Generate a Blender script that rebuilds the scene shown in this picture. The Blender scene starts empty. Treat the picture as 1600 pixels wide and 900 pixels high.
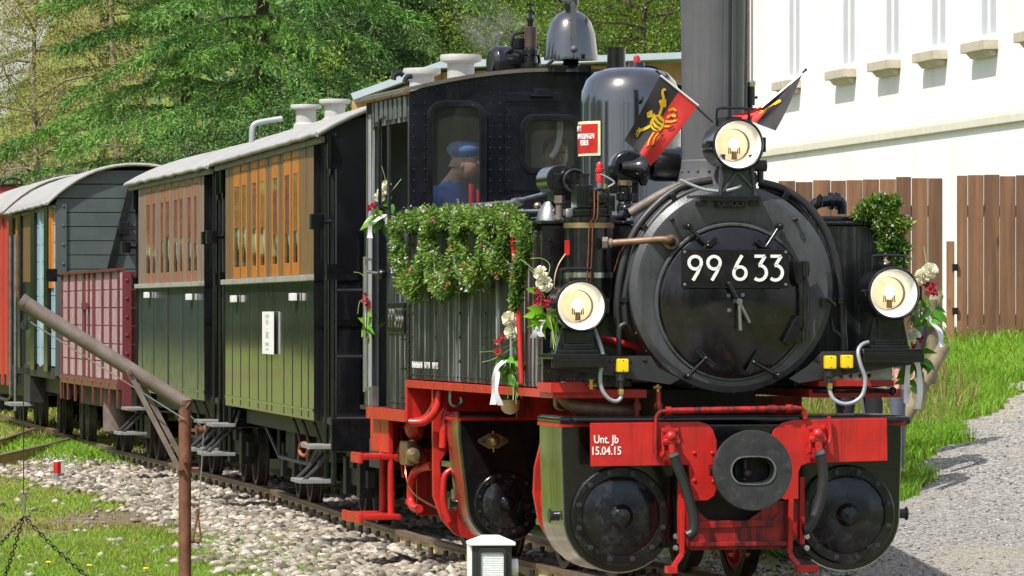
import bpy, math, random
import numpy as np
from mathutils import Vector, Matrix, Quaternion
from bpy import context as C_
PI = math.pi
R = math.radians
rng = np.random.default_rng(11)
random.seed(5)
scene = bpy.context.scene
col = scene.collection

# ------------------------------------------------------------------ camera, sky, sun, exposure
CAM_H = 1.67; FPX = 9144.0; HOR = 485.0
cd = bpy.data.cameras.new("camera"); cam = bpy.data.objects.new("camera", cd); col.objects.link(cam)
cam.location = (0, 0, CAM_H); cam.rotation_euler = (PI/2, 0, 0)
cd.sensor_width = 36; cd.lens = FPX/1600*36; cd.shift_y = 35/1600
cd.clip_start = 1; cd.clip_end = 2000
scene.camera = cam
SUN_EL, SUN_AZ = R(55), math.atan2(-0.66, -0.72)      # azimuth of the sun from +Y, towards +X
sun_dir = Vector((math.sin(SUN_AZ)*math.cos(SUN_EL), math.cos(SUN_AZ)*math.cos(SUN_EL), math.sin(SUN_EL)))
w = bpy.data.worlds.new("World"); scene.world = w; w.use_nodes = True
nt = w.node_tree; bg = nt.nodes["Background"]
sky = nt.nodes.new("ShaderNodeTexSky"); sky.sky_type = 'NISHITA'; sky.sun_disc = False
sky.sun_elevation = SUN_EL; sky.sun_rotation = SUN_AZ; sky.air_density = 1.0; sky.dust_density = 2.5; sky.ozone_density = 1.0
veil = nt.nodes.new('ShaderNodeMix'); veil.data_type = 'RGBA'; veil.inputs[0].default_value = .32; veil.inputs[7].default_value = (5.6, 5.8, 6.1, 1)      # thin even veil of high cloud
nt.links.new(sky.outputs[0], veil.inputs[6]); nt.links.new(veil.outputs[2], bg.inputs[0]); bg.inputs[1].default_value = 0.13
sd = bpy.data.lights.new("sun", 'SUN'); sun = bpy.data.objects.new("sun", sd); col.objects.link(sun)
sd.energy = 4.2; sd.angle = R(0.6); sd.color = (1, 0.96, 0.88)
sun.rotation_euler = (-sun_dir).to_track_quat('-Z', 'Y').to_euler()
scene.view_settings.view_transform = 'Standard'; scene.view_settings.look = 'None'
scene.view_settings.exposure = 0.5; scene.view_settings.gamma = 1

# ------------------------------------------------------------------ materials
def nn(t, kind, **kw):
    n = t.nodes.new(kind)
    for k, v in kw.items():
        if k in n.inputs: n.inputs[k].default_value = v
        else: setattr(n, k, v)
    return n
def c4(c): return (c[0], c[1], c[2], 1)
def pm(name, base, rough=.4, metal=0, var=.2, scale=6, bump=0.0, bscale=60, rvar=.12, dust=None, dust_amt=.35, stretch=None, coat=0, island=0, spec=.5, coat_ior=1.5):
    """procedural paint / metal / wood: two noises vary colour and gloss, a third gives relief"""
    m = bpy.data.materials.new(name); m.use_nodes = True; t = m.node_tree
    b = t.nodes["Principled BSDF"]; L = t.links.new
    tc = nn(t, "ShaderNodeTexCoord"); src = tc.outputs["Object"]
    if stretch:
        mp = nn(t, "ShaderNodeMapping"); mp.inputs["Scale"].default_value = stretch; L(src, mp.inputs[0]); src = mp.outputs[0]
    n1 = nn(t, "ShaderNodeTexNoise", Scale=scale, Detail=5, Roughness=.65); L(src, n1.inputs["Vector"])
    rp = nn(t, "ShaderNodeMapRange"); rp.inputs[1].default_value = .3; rp.inputs[2].default_value = .7; L(n1.outputs[0], rp.inputs[0])
    mx = nn(t, "ShaderNodeMix", data_type='RGBA'); L(rp.outputs[0], mx.inputs[0])
    mx.inputs[6].default_value = c4([max(0, x*(1-var)) for x in base]); mx.inputs[7].default_value = c4([min(1, x*(1+var)) for x in base])
    out = mx.outputs[2]
    if dust:
        n3 = nn(t, "ShaderNodeTexNoise", Scale=scale*2.3, Detail=6, Roughness=.75); L(src, n3.inputs["Vector"])
        r3 = nn(t, "ShaderNodeMapRange"); r3.inputs[1].default_value = .52; r3.inputs[2].default_value = .78; r3.inputs[4].default_value = dust_amt
        L(n3.outputs[0], r3.inputs[0])
        m3 = nn(t, "ShaderNodeMix", data_type='RGBA'); L(r3.outputs[0], m3.inputs[0]); L(out, m3.inputs[6]); m3.inputs[7].default_value = c4(dust); out = m3.outputs[2]
    if island:
        g = nn(t, "ShaderNodeNewGeometry"); hs = nn(t, "ShaderNodeHueSaturation")
        r5 = nn(t, "ShaderNodeMapRange"); r5.inputs[3].default_value = 1-island; r5.inputs[4].default_value = 1+island; L(g.outputs["Random Per Island"], r5.inputs[0])
        L(r5.outputs[0], hs.inputs["Value"]); L(out, hs.inputs["Color"]); out = hs.outputs[0]
    L(out, b.inputs["Base Color"])
    r2 = nn(t, "ShaderNodeMapRange"); r2.inputs[3].default_value = max(.03, rough-rvar); r2.inputs[4].default_value = min(1, rough+rvar)
    n2 = nn(t, "ShaderNodeTexNoise", Scale=scale*3, Detail=4); L(src, n2.inputs["Vector"]); L(n2.outputs[0], r2.inputs[0]); L(r2.outputs[0], b.inputs["Roughness"])
    b.inputs["Metallic"].default_value = metal; b.inputs["Coat Weight"].default_value = coat; b.inputs["Coat Roughness"].default_value = .10; b.inputs["Coat IOR"].default_value = coat_ior
    b.inputs["Specular IOR Level"].default_value = spec
    if bump:
        n4 = nn(t, "ShaderNodeTexNoise", Scale=bscale, Detail=5); L(src, n4.inputs["Vector"])
        bp = nn(t, "ShaderNodeBump", Strength=bump, Distance=.01); L(n4.outputs[0], bp.inputs["Height"]); L(bp.outputs[0], b.inputs["Normal"])
    return m
def emis(name, colr, s):
    m = bpy.data.materials.new(name); m.use_nodes = True; b = m.node_tree.nodes["Principled BSDF"]
    b.inputs["Base Color"].default_value = c4(colr); b.inputs["Emission Color"].default_value = c4(colr); b.inputs["Emission Strength"].default_value = s
    return m
def glass(name, tint=(.9, .95, .95), haze=.08):
    m = bpy.data.materials.new(name); m.use_nodes = True; t = m.node_tree; L = t.links.new
    t.nodes.remove(t.nodes["Principled BSDF"]); o = t.nodes["Material Output"]
    tr = nn(t, "ShaderNodeBsdfTransparent", Color=c4(tint)); gl = nn(t, "ShaderNodeBsdfGlossy", Roughness=.03)
    df = nn(t, "ShaderNodeBsdfDiffuse", Color=(.5, .5, .48, 1)); fr0 = nn(t, "ShaderNodeFresnel", IOR=1.5); ge = nn(t, "ShaderNodeNewGeometry"); iv = nn(t, "ShaderNodeMath", operation='SUBTRACT'); iv.inputs[0].default_value = 1; L(ge.outputs["Backfacing"], iv.inputs[1]); fr = nn(t, "ShaderNodeMath", operation='MULTIPLY'); L(fr0.outputs[0], fr.inputs[0]); L(iv.outputs[0], fr.inputs[1])
    a = nn(t, "ShaderNodeMixShader"); a.inputs[0].default_value = haze; L(tr.outputs[0], a.inputs[1]); L(df.outputs[0], a.inputs[2])
    b = nn(t, "ShaderNodeMixShader"); L(fr.outputs[0], b.inputs[0]); L(a.outputs[0], b.inputs[1]); L(gl.outputs[0], b.inputs[2])
    L(b.outputs[0], o.inputs[0]); return m
def leafmat(name, c1, c2, var=.35, trans=.25, rough=.55, scale=1.2):
    m = bpy.data.materials.new(name); m.use_nodes = True; t = m.node_tree; L = t.links.new
    b = t.nodes["Principled BSDF"]; o = t.nodes["Material Output"]
    g = nn(t, "ShaderNodeNewGeometry"); tc = nn(t, "ShaderNodeTexCoord")
    n1 = nn(t, "ShaderNodeTexNoise", Scale=scale, Detail=3); L(tc.outputs["Object"], n1.inputs["Vector"])
    r1 = nn(t, "ShaderNodeMapRange"); r1.inputs[1].default_value = .35; r1.inputs[2].default_value = .65; L(n1.outputs[0], r1.inputs[0])
    mx = nn(t, "ShaderNodeMix", data_type='RGBA'); L(r1.outputs[0], mx.inputs[0]); mx.inputs[6].default_value = c4(c1); mx.inputs[7].default_value = c4(c2)
    hs = nn(t, "ShaderNodeHueSaturation"); L(mx.outputs[2], hs.inputs["Color"])
    rv = nn(t, "ShaderNodeMapRange"); rv.inputs[3].default_value = 1-var; rv.inputs[4].default_value = 1+var; L(g.outputs["Random Per Island"], rv.inputs[0]); L(rv.outputs[0], hs.inputs["Value"])
    mu = nn(t, "ShaderNodeMath", operation='MULTIPLY'); mu.inputs[1].default_value = 7.13; L(g.outputs["Random Per Island"], mu.inputs[0])
    fr = nn(t, "ShaderNodeMath", operation='FRACT'); L(mu.outputs[0], fr.inputs[0])
    rh = nn(t, "ShaderNodeMapRange"); rh.inputs[3].default_value = .475; rh.inputs[4].default_value = .52; L(fr.outputs[0], rh.inputs[0]); L(rh.outputs[0], hs.inputs["Hue"])
    L(hs.outputs[0], b.inputs["Base Color"]); b.inputs["Roughness"].default_value = rough; b.inputs["Specular IOR Level"].default_value = .3
    tl = nn(t, "ShaderNodeBsdfTranslucent"); L(hs.outputs[0], tl.inputs[0])
    ms = nn(t, "ShaderNodeMixShader"); ms.inputs[0].default_value = trans; L(b.outputs[0], ms.inputs[1]); L(tl.outputs[0], ms.inputs[2]); L(ms.outputs[0], o.inputs[0])
    return m

M = {}
M['black'] = pm('black_paint', (.005, .005, .0065), .2, var=.5, bump=.07, bscale=40, dust=(.04, .038, .036), dust_amt=.3, coat=.25, coat_ior=1.7)
M['blackgloss'] = pm('black_gloss_paint', (.006, .006, .008), .2, var=.3, bump=.05, bscale=14, rvar=.1, coat=1, coat_ior=2.1)
M['bracket'] = pm('bracket_black', (.024, .024, .027), .4, var=.3, bump=.1, bscale=60)
M['smokebox'] = pm('smokebox_black', (.062, .064, .071), .36, var=.22, scale=4, bump=.12, bscale=90, dust=(.025, .023, .022), dust_amt=.75)
M['door'] = pm('door_black', (.010, .009, .011), .15, var=.6, scale=5, bump=.16, bscale=7, dust=(.06, .042, .034), dust_amt=.4)
M['chimney'] = pm('chimney_grey', (.088, .088, .096), .5, var=.15, scale=3, bump=.08, bscale=120)
M['red'] = pm('signal_red_paint', (.50, .020, .016), .3, var=.2, scale=5, bump=.05, bscale=40, dust=(.25, .03, .025), dust_amt=.5)
M['reddark'] = pm('oily_red_paint', (.36, .014, .012), .35, var=.45, scale=9, bump=.1, bscale=50, dust=(.05, .015, .012), dust_amt=.75)
def add_streaks(m, colr, amt, sy=9, sz=.55, lo=.52, hi=.72):
    t = m.node_tree; L = t.links.new; b = t.nodes['Principled BSDF']
    tc = nn(t, 'ShaderNodeTexCoord'); mp = nn(t, 'ShaderNodeMapping'); mp.inputs['Scale'].default_value = (sy, sy, sz); L(tc.outputs['Object'], mp.inputs[0])
    n = nn(t, 'ShaderNodeTexNoise', Scale=1.0, Detail=4, Roughness=.7, Distortion=.3); L(mp.outputs[0], n.inputs['Vector'])
    r = nn(t, 'ShaderNodeMapRange'); r.inputs[1].default_value = lo; r.inputs[2].default_value = hi; r.inputs[4].default_value = amt; L(n.outputs[0], r.inputs[0])
    src = b.inputs['Base Color'].links[0].from_socket; mx = nn(t, 'ShaderNodeMix', data_type='RGBA'); L(r.outputs[0], mx.inputs[0]); L(src, mx.inputs[6]); mx.inputs[7].default_value = c4(colr); L(mx.outputs[2], b.inputs['Base Color'])
    return m
def wavy(m, sc, strength, dist=.02):
    '''buckled plate: low, upright ripples added on top of the fine relief'''
    t = m.node_tree; L = t.links.new; b = t.nodes['Principled BSDF']; tc = nn(t, 'ShaderNodeTexCoord'); mp = nn(t, 'ShaderNodeMapping'); mp.inputs['Scale'].default_value = sc; L(tc.outputs['Object'], mp.inputs[0])
    n = nn(t, 'ShaderNodeTexNoise', Scale=1.0, Detail=3, Roughness=.6); L(mp.outputs[0], n.inputs['Vector']); bp = nn(t, 'ShaderNodeBump', Strength=strength, Distance=dist); L(n.outputs[0], bp.inputs['Height'])
    if b.inputs['Normal'].links: L(b.inputs['Normal'].links[0].from_socket, bp.inputs['Normal'])
    L(bp.outputs[0], b.inputs['Normal']); return m
add_streaks(M['smokebox'], (.030, .028, .027), .55, 16, 1.1, .5, .7); add_streaks(M['red'], (.13, .018, .014), .7, 17, 1.3, .52, .72); add_streaks(M['reddark'], (.022, .010, .009), .85, 18, 1.3, .46, .62); add_streaks(M['chimney'], (.05, .046, .044), .5, 14, .5, .5, .7)
add_streaks(M['blackgloss'], (.05, .05, .055), .35, 9, .8, .52, .72)
M['steel'] = pm('bright_steel', (.60, .61, .58), .22, 1, var=.12, scale=4, bump=.05, bscale=20)
M['jacket'] = add_streaks(pm('steel_cladding', (.52, .53, .49), .2, 1, var=.25, scale=3, bump=.1, bscale=9, stretch=(1,1,.35)), (.16, .16, .13), .6, 12, .6, .48, .7)
M['greysteel'] = pm('grey_steel', (.30, .30, .30), .4, .9, var=.3, scale=12, bump=.1)
M['brass'] = pm('brass', (.70, .45, .15), .3, 1, var=.25, scale=14)
M['bronze'] = pm('old_bronze', (.38, .27, .15), .4, .9, var=.35, scale=14)
M['copper'] = pm('copper', (.5, .2, .1), .35, 1, var=.3, scale=20)
M['rustpipe'] = pm('scorched_pipe', (.20, .12, .075), .5, .3, var=.5, scale=14, bump=.2)
M['rubber'] = pm('black_rubber', (.022, .022, .023), .45, var=.2, bump=.05)
M['greyhose'] = pm('grey_conduit', (.36, .38, .40), .4, .2, var=.1)
M['white'] = pm('white_enamel', (.82, .82, .80), .3, var=.04, spec=.4)
M['whitepaint'] = pm('white_paint', (.80, .80, .78), .45, var=.05)
M['yellow'] = pm('yellow_plastic', (.85, .60, .01), .35, var=.05)
M['beige'] = pm('lamp_reflector', (.90, .80, .68), .5, var=.12, scale=25)
M['bulb'] = emis('lit_bulb', (1, .86, .62), 6)
M['glow'] = emis('lit_bulb_socket', (1, .75, .40), 1.1)
M['glass'] = glass('clear_glass', haze=.03)
M['cabglass'] = glass('dusty_cab_glass', (.88, .9, .9), .025)
M['rust'] = pm('rusty_steel', (.165, .066, .036), .75, .1, var=.4, scale=10, bump=.3, bscale=90, dust=(.08, .04, .03), dust_amt=.6)
M['greyrust'] = pm('weathered_steel', (.17, .135, .115), .6, .2, var=.3, scale=8, bump=.2, bscale=80, dust=(.15, .07, .04), dust_amt=.6)
M['darkmetal'] = pm('dark_underframe', (.022, .021, .021), .5, .1, var=.4, scale=9, bump=.15, dust=(.07, .055, .045), dust_amt=.5)
M['iron'] = pm('worn_iron', (.09, .075, .065), .5, .5, var=.4, scale=9, bump=.2, dust=(.16, .09, .06), dust_amt=.6)
M['railtop'] = pm('rail_steel', (.22, .15, .11), .5, .5, var=.3, scale=5, bump=.1, dust=(.12, .07, .05), dust_amt=.6)
M['railside'] = pm('yellowed_rail_web', (.52, .42, .19), .8, 0, var=.35, scale=3, bump=.2, dust=(.15, .08, .04), dust_amt=.7)
# ------------------------------------------------------------------ mesh helpers
class MB:
    """collects shapes and links them as ONE mesh object"""
    def __init__(s): s.v = []; s.f = []
    def add(s, vs, fs):
        o = len(s.v); s.v += [tuple(p) for p in vs]; s.f += [tuple(i+o for i in f) for f in fs]; return s
    def box(s, x0, x1, y0, y1, z0, z1):
        if x0 > x1: x0, x1 = x1, x0
        if y0 > y1: y0, y1 = y1, y0
        if z0 > z1: z0, z1 = z1, z0
        return s.add([(x0,y0,z0),(x1,y0,z0),(x1,y1,z0),(x0,y1,z0),(x0,y0,z1),(x1,y0,z1),(x1,y1,z1),(x0,y1,z1)],
                     [(0,3,2,1),(4,5,6,7),(0,1,5,4),(1,2,6,5),(2,3,7,6),(3,0,4,7)])
    def bar(s, p0, p1, w, h, up=(0,0,1)):
        """a rectangular bar from p0 to p1"""
        p0, p1, up = Vector(p0), Vector(p1), Vector(up); t = (p1-p0).normalized(); a = t.cross(up)
        if a.length < 1e-4: a = t.cross(Vector((1,0,0)))
        a.normalize(); b = a.cross(t); a *= w/2; b *= h/2
        return s.add([p0-a-b, p0+a-b, p0+a+b, p0-a+b, p1-a-b, p1+a-b, p1+a+b, p1-a+b],
                     [(0,1,2,3),(7,6,5,4),(0,4,5,1),(1,5,6,2),(2,6,7,3),(3,7,4,0)])
    def tube(s, pts, r, n=8, cap=True, closed=False):
        P = [Vector(p) for p in pts]; k = len(P); rr = r if isinstance(r, (list, tuple)) else [r]*k
        T = []
        for i in range(k):
            a = P[(i-1) % k] if (closed or i > 0) else P[i]; b = P[(i+1) % k] if (closed or i < k-1) else P[i]
            T.append((b-a).normalized())
        u = T[0].orthogonal().normalized(); vs = []; fs = []
        for i in range(k):
            if i: u = (u - T[i]*u.dot(T[i])); u = u.normalized() if u.length > 1e-6 else T[i].orthogonal().normalized()
            w_ = T[i].cross(u)
            for j in range(n):
                a = 2*PI*j/n; vs.append(P[i] + (u*math.cos(a) + w_*math.sin(a))*rr[i])
        for i in range(k if closed else k-1):
            i2 = (i+1) % k
            for j in range(n): fs.append((i*n+j, i*n+(j+1) % n, i2*n+(j+1) % n, i2*n+j))
        if cap and not closed: fs += [tuple(range(n-1, -1, -1)), tuple((k-1)*n+j for j in range(n))]
        return s.add(vs, fs)
    def cyl(s, p0, p1, r0, r1=None, n=16): return s.tube([p0, p1], [r0, r0 if r1 is None else r1], n)
    def lathe(s, prof, o=(0,0,0), axis=(0,0,1), n=32, a0=0, a1=2*PI):
        ax = Vector(axis).normalized(); u = ax.orthogonal().normalized(); w_ = ax.cross(u); o = Vector(o)
        vs = []; fs = []; full = abs(a1-a0-2*PI) < 1e-6; m = n if full else n+1
        for r, h in prof:
            for j in range(m):
                a = a0+(a1-a0)*j/n; vs.append(o + ax*h + (u*math.cos(a)+w_*math.sin(a))*max(r, 1e-5))
        for i in range(len(prof)-1):
            for j in range(n):
                j2 = (j+1) % m; fs.append((i*m+j, i*m+j2, (i+1)*m+j2, (i+1)*m+j))
        return s.add(vs, fs)
    def sphere(s, o, r, n=12, k=8, sc=(1,1,1)):
        pr = [(r*math.sin(PI*i/k), -r*math.cos(PI*i/k)) for i in range(k+1)]; b = MB().lathe(pr, (0,0,0), (0,0,1), n)
        return s.add([(o[0]+p[0]*sc[0], o[1]+p[1]*sc[1], o[2]+p[2]*sc[2]) for p in b.v], b.f)
    def prism(s, poly, ax, a0, a1):
        """extrude a 2-D outline along axis x, y or z"""
        f = {'x': lambda p, a: (a, p[0], p[1]), 'y': lambda p, a: (p[0], a, p[1]), 'z': lambda p, a: (p[0], p[1], a)}[ax]
        k = len(poly); vs = [f(p, a0) for p in poly] + [f(p, a1) for p in poly]
        return s.add(vs, [tuple(range(k)), tuple(range(2*k-1, k-1, -1))] + [(i, i+k, (i+1) % k+k, (i+1) % k) for i in range(k)])
    def ring(s, o, i, ax, a0, a1):
        """a flat frame between outline o and outline i (same number of points)"""
        f = {'x': lambda p, a: (a, p[0], p[1]), 'y': lambda p, a: (p[0], a, p[1]), 'z': lambda p, a: (p[0], p[1], a)}[ax]
        k = len(o); vs = [f(p, a0) for p in o]+[f(p, a0) for p in i]+[f(p, a1) for p in o]+[f(p, a1) for p in i]; fs = []
        for j in range(k):
            q = (j+1) % k
            fs += [(j, q, k+q, k+j), (2*k+j, 3*k+j, 3*k+q, 2*k+q), (j, 2*k+j, 2*k+q, q), (k+j, k+q, 3*k+q, 3*k+j)]
        return s.add(vs, fs)
    def rivet(s, p, d, r, n=6): return s.lathe([(r, 0), (r*.75, r*.5), (0, r*.75)], p, d, n)
    def bolt(s, p, d, r): return s.lathe([(r, 0), (r, r*.8), (r*.5, r*.85), (r*.5, r*1.3), (0, r*1.3)], p, d, 6)
    def build(s, name, mat, parent=None, smooth=40, bevel=0, kind=None):
        me = bpy.data.meshes.new(name); me.from_pydata(s.v, [], s.f)
        me.materials.append(mat if not isinstance(mat, str) else M[mat])
        if smooth:
            me.shade_smooth(); me.set_sharp_from_angle(angle=R(smooth))
        o = bpy.data.objects.new(name, me); col.objects.link(o)
        import bmesh
        bm = bmesh.new(); bm.from_mesh(me); bmesh.ops.recalc_face_normals(bm, faces=bm.faces[:])
        if bevel:
            es = [e for e in bm.edges if len(e.link_faces) == 2 and e.calc_face_angle(0) > R(35)]
            bmesh.ops.bevel(bm, geom=es, offset=bevel, segments=2, affect='EDGES', profile=.6, clamp_overlap=True)
        bm.to_mesh(me); bm.free()
        if smooth: me.set_sharp_from_angle(angle=R(smooth))
        if bevel and smooth:
            wn = o.modifiers.new('weighted_normal', 'WEIGHTED_NORMAL'); wn.keep_sharp = True; wn.weight = 80
        if parent is not None: o.parent = parent
        if kind: o['kind'] = kind
        return o
def rrect(x0, x1, z0, z1, r, n=5):
    out = []
    for cx, cz, a in ((x1-r, z1-r, 0), (x0+r, z1-r, 90), (x0+r, z0+r, 180), (x1-r, z0+r, 270)):
        for i in range(n+1): out.append((cx+r*math.cos(R(a+90*i/n)), cz+r*math.sin(R(a+90*i/n))))
    return out
def circ(cx, cz, r, n=24, a0=0, a1=360, end=False):
    k = n+1 if end else n
    return [(cx+r*math.cos(R(a0+(a1-a0)*i/n)), cz+r*math.sin(R(a0+(a1-a0)*i/n))) for i in range(k)]
def spline(pts, k=8):
    P = [Vector(p) for p in pts]; out = []
    for i in range(len(P)-1):
        a = P[max(0, i-1)]; b = P[i]; c = P[i+1]; d = P[min(len(P)-1, i+2)]
        for j in range(k):
            t = j/k; out.append(.5*((2*b)+(c-a)*t+(2*a-5*b+4*c-d)*t*t+(3*b-a-3*c+d)*t**3))
    return out+[P[-1]]
def thing(name, label, cat, loc=(0,0,0), rz=0, group=None):
    o = bpy.data.objects.new(name, None); col.objects.link(o); o.empty_display_size = .2
    o.location = loc; o.rotation_euler = (0, 0, rz); o['label'] = label; o['category'] = cat
    if group: o['group'] = group
    return o
def tag(o, label, cat, group=None):
    o['label'] = label; o['category'] = cat
    if group: o['group'] = group
    return o
def struct(o): o['kind'] = 'structure'; return o
def npmesh(name, V, F, mat, parent=None, smooth=False, kind=None):
    """numpy arrays: V (n,3), F (m,k) all faces of k corners"""
    me = bpy.data.meshes.new(name); n, (m, k) = len(V), F.shape
    me.vertices.add(n); me.vertices.foreach_set("co", np.asarray(V, np.float32).ravel())
    me.loops.add(m*k); me.loops.foreach_set("vertex_index", F.astype(np.int32).ravel())
    me.polygons.add(m); me.polygons.foreach_set("loop_start", np.arange(0, m*k, k, dtype=np.int32))
    try: me.polygons.foreach_set("loop_total", np.full(m, k, np.int32))
    except Exception: pass
    me.update(calc_edges=True); me.validate()
    me.materials.append(M[mat] if isinstance(mat, str) else mat)
    if smooth: me.shade_smooth()
    o = bpy.data.objects.new(name, me); col.objects.link(o)
    if parent is not None: o.parent = parent
    if kind: o['kind'] = kind
    return o
def dup(src, parent, loc=None, rot=None, label=None):
    o = src.copy(); col.objects.link(o); o.parent = parent
    if loc is not None: o.location = loc
    if rot is not None: o.rotation_euler = rot
    return o
def dup_tree(root, loc, rz, label=None):
    r = root.copy(); col.objects.link(r); r.location = loc; r.rotation_euler = (0, 0, rz)
    if label: r['label'] = label
    def rec(a, b):
        for ch in list(a.children):
            c = ch.copy(); col.objects.link(c); c.parent = b; rec(ch, c)
    rec(root, r); return r
def unit(n):
    a = rng.normal(size=(n, 3)); return a/np.linalg.norm(a, axis=1, keepdims=True)
def leaves(P, size, aspect=.5, D=None, spread=1.0, fold=0.0):
    """diamond leaves at points P; D = favoured direction (n,3)"""
    n = len(P); d = unit(n)*spread
    if D is not None: d = d + D
    d /= np.linalg.norm(d, axis=1, keepdims=True); q = np.cross(d, unit(n)); q /= np.linalg.norm(q, axis=1, keepdims=True)
    L = (np.asarray(size)*rng.uniform(.6, 1.3, n))[:, None]; W = L*aspect*.5
    V = np.stack([P, P+d*L*.45+q*W, P+d*L, P+d*L*.45-q*W], 1).reshape(-1, 3)
    return V, np.arange(4*n).reshape(n, 4)
class Frame:
    """a vehicle's own axes: x right, y back, z up from the rail; helpers read points off the photograph onto planes of the vehicle"""
    def __init__(s, ox, oy, yaw): s.o = (ox, oy); s.a = R(yaw); s.c = math.cos(s.a); s.s = math.sin(s.a)
    def Y(s, x, d): return s.o[1]+s.s*x+s.c*d
    def z(s, x, d, py): return CAM_H+(HOR-py)*s.Y(x, d)/FPX
    def at(s, px, py, d=0.0):
        t = (px-800)/FPX; x = (t*(s.o[1]+s.c*d)-s.o[0]+s.s*d)/(s.c-t*s.s); return (x, d, s.z(x, d, py))
    def side(s, px, py, x):
        t = (px-800)/FPX; d = (s.o[0]+s.c*x-t*(s.o[1]+s.s*x))/(s.s+t*s.c); return (x, d, s.z(x, d, py))
    def world(s, p): return (s.o[0]+s.c*p[0]-s.s*p[1], s.o[1]+s.s*p[0]+s.c*p[1], p[2])
    def xz(s, px, py, d=0.0): p = s.at(px, py, d); return (p[0], p[2])
def wpt(px, py, Y): return ((px-800)*Y/FPX, Y, CAM_H+(HOR-py)*Y/FPX)
def text_part(body, size, mat, parent, name='lettering', origin=(0,0,0), xdir=(1,0,0), zdir=(0,0,1), ext=.002, sx=1.0, align='CENTER'):
    cu = bpy.data.curves.new('tmp', 'FONT'); cu.body = body; cu.size = size; cu.extrude = ext; cu.align_x = align; cu.align_y = 'CENTER'; cu.resolution_u = 3; cu.offset = size*.014
    ob = bpy.data.objects.new('tmp', cu); me = bpy.data.meshes.new_from_object(ob); bpy.data.objects.remove(ob)
    X = Vector(xdir).normalized(); Z = Vector(zdir).normalized(); N = X.cross(Z); O = Vector(origin)
    for v in me.vertices: v.co = O + X*(v.co.x*sx) + Z*v.co.y + N*v.co.z
    me.name = name; me.materials.clear(); me.materials.append(M[mat])
    o = bpy.data.objects.new(name, me); col.objects.link(o); o.parent = parent
    return o
def ribbon2(pts, w):
    """outline of a stroke of width w along 2-D points"""
    P = [Vector(p) for p in pts]; Lf = []; Rt = []
    for i in range(len(P)):
        t = (P[min(i+1, len(P)-1)]-P[max(i-1, 0)]).normalized(); n = Vector((-t.y, t.x))*w/2
        Lf.append(P[i]+n); Rt.append(P[i]-n)
    return Lf, Rt
def stroke(mb, pts, w, fn, th=.006):
    """a raised stroke; fn maps (a,b,height) to 3-D"""
    Lf, Rt = ribbon2(pts, w); k = len(Lf)
    vs = [fn(p.x, p.y, 0) for p in Lf]+[fn(p.x, p.y, 0) for p in Rt]+[fn(p.x, p.y, th) for p in Lf]+[fn(p.x, p.y, th) for p in Rt]; fs = []
    for i in range(k-1):
        fs += [(2*k+i, 2*k+i+1, 3*k+i+1, 3*k+i), (i, i+1, 2*k+i+1, 2*k+i), (k+i, 3*k+i, 3*k+i+1, k+i+1)]
    fs += [(0, 2*k, 3*k, k), (k-1, 2*k-1, 4*k-1, 3*k-1)]
    mb.add(vs, fs)
DIG = {}
DIG['6'] = [[(math.cos(R(a))*.245, .30+math.sin(R(a))*.245) for a in range(150, 511, 20)], [(-.212, .42), (-.10, .68), (.085, .985)]]
DIG['9'] = [[(-x, 1-y) for x, y in st] for st in DIG['6']]
DIG['3'] = [[(-.22, .955), (.20, .955)], [(.20, .955), (-.03, .60)], [(-.03+math.cos(R(a))*.28, .315+math.sin(R(a))*.285) for a in range(95, -141, -15)]]
def digits(mb, txt_pos, h, wgt, fn):
    for ch, cx, cz in txt_pos:
        for st in DIG[ch]: stroke(mb, [(cx+x*h, cz+(y-.5)*h) for x, y in st], wgt, fn)
# ================================================================== the locomotive
F = Frame(1.3205, 35.0, 11.0)
LOCO = thing('steam_locomotive', 'black and red steam locomotive numbered 99 633 with three lit headlamps', 'locomotive', (1.3205, 35, 0), R(11))
def P(mb, name, mat, parent=LOCO, **k): return mb.build(name, mat, parent, **k)
ZC = 1.80
FRONT = (0, -1, 0)
# --- boiler, smokebox
b = MB().lathe([(.615, .05), (.622, .06), (.622, 1.25), (.56, 1.27), (.56, 4.8)], (0,0,ZC), (0,1,0), 64); P(b, 'boiler', 'smokebox', smooth=30)
b = MB().lathe([(.40, .03), (.555, 0), (.585, .004), (.622, .03), (.622, .075), (.55, .08)], (0,0,ZC), (0,1,0), 72)
SB = P(b, 'smokebox', 'smokebox', smooth=25)
b = MB()
for k in range(32):
    a = 2*PI*k/32+.05; b.rivet((.625*math.cos(a), .11, ZC+.625*math.sin(a)), (math.cos(a), 0, math.sin(a)), .011)
P(b, 'rivet_ring', 'smokebox', kind='stuff')
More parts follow.
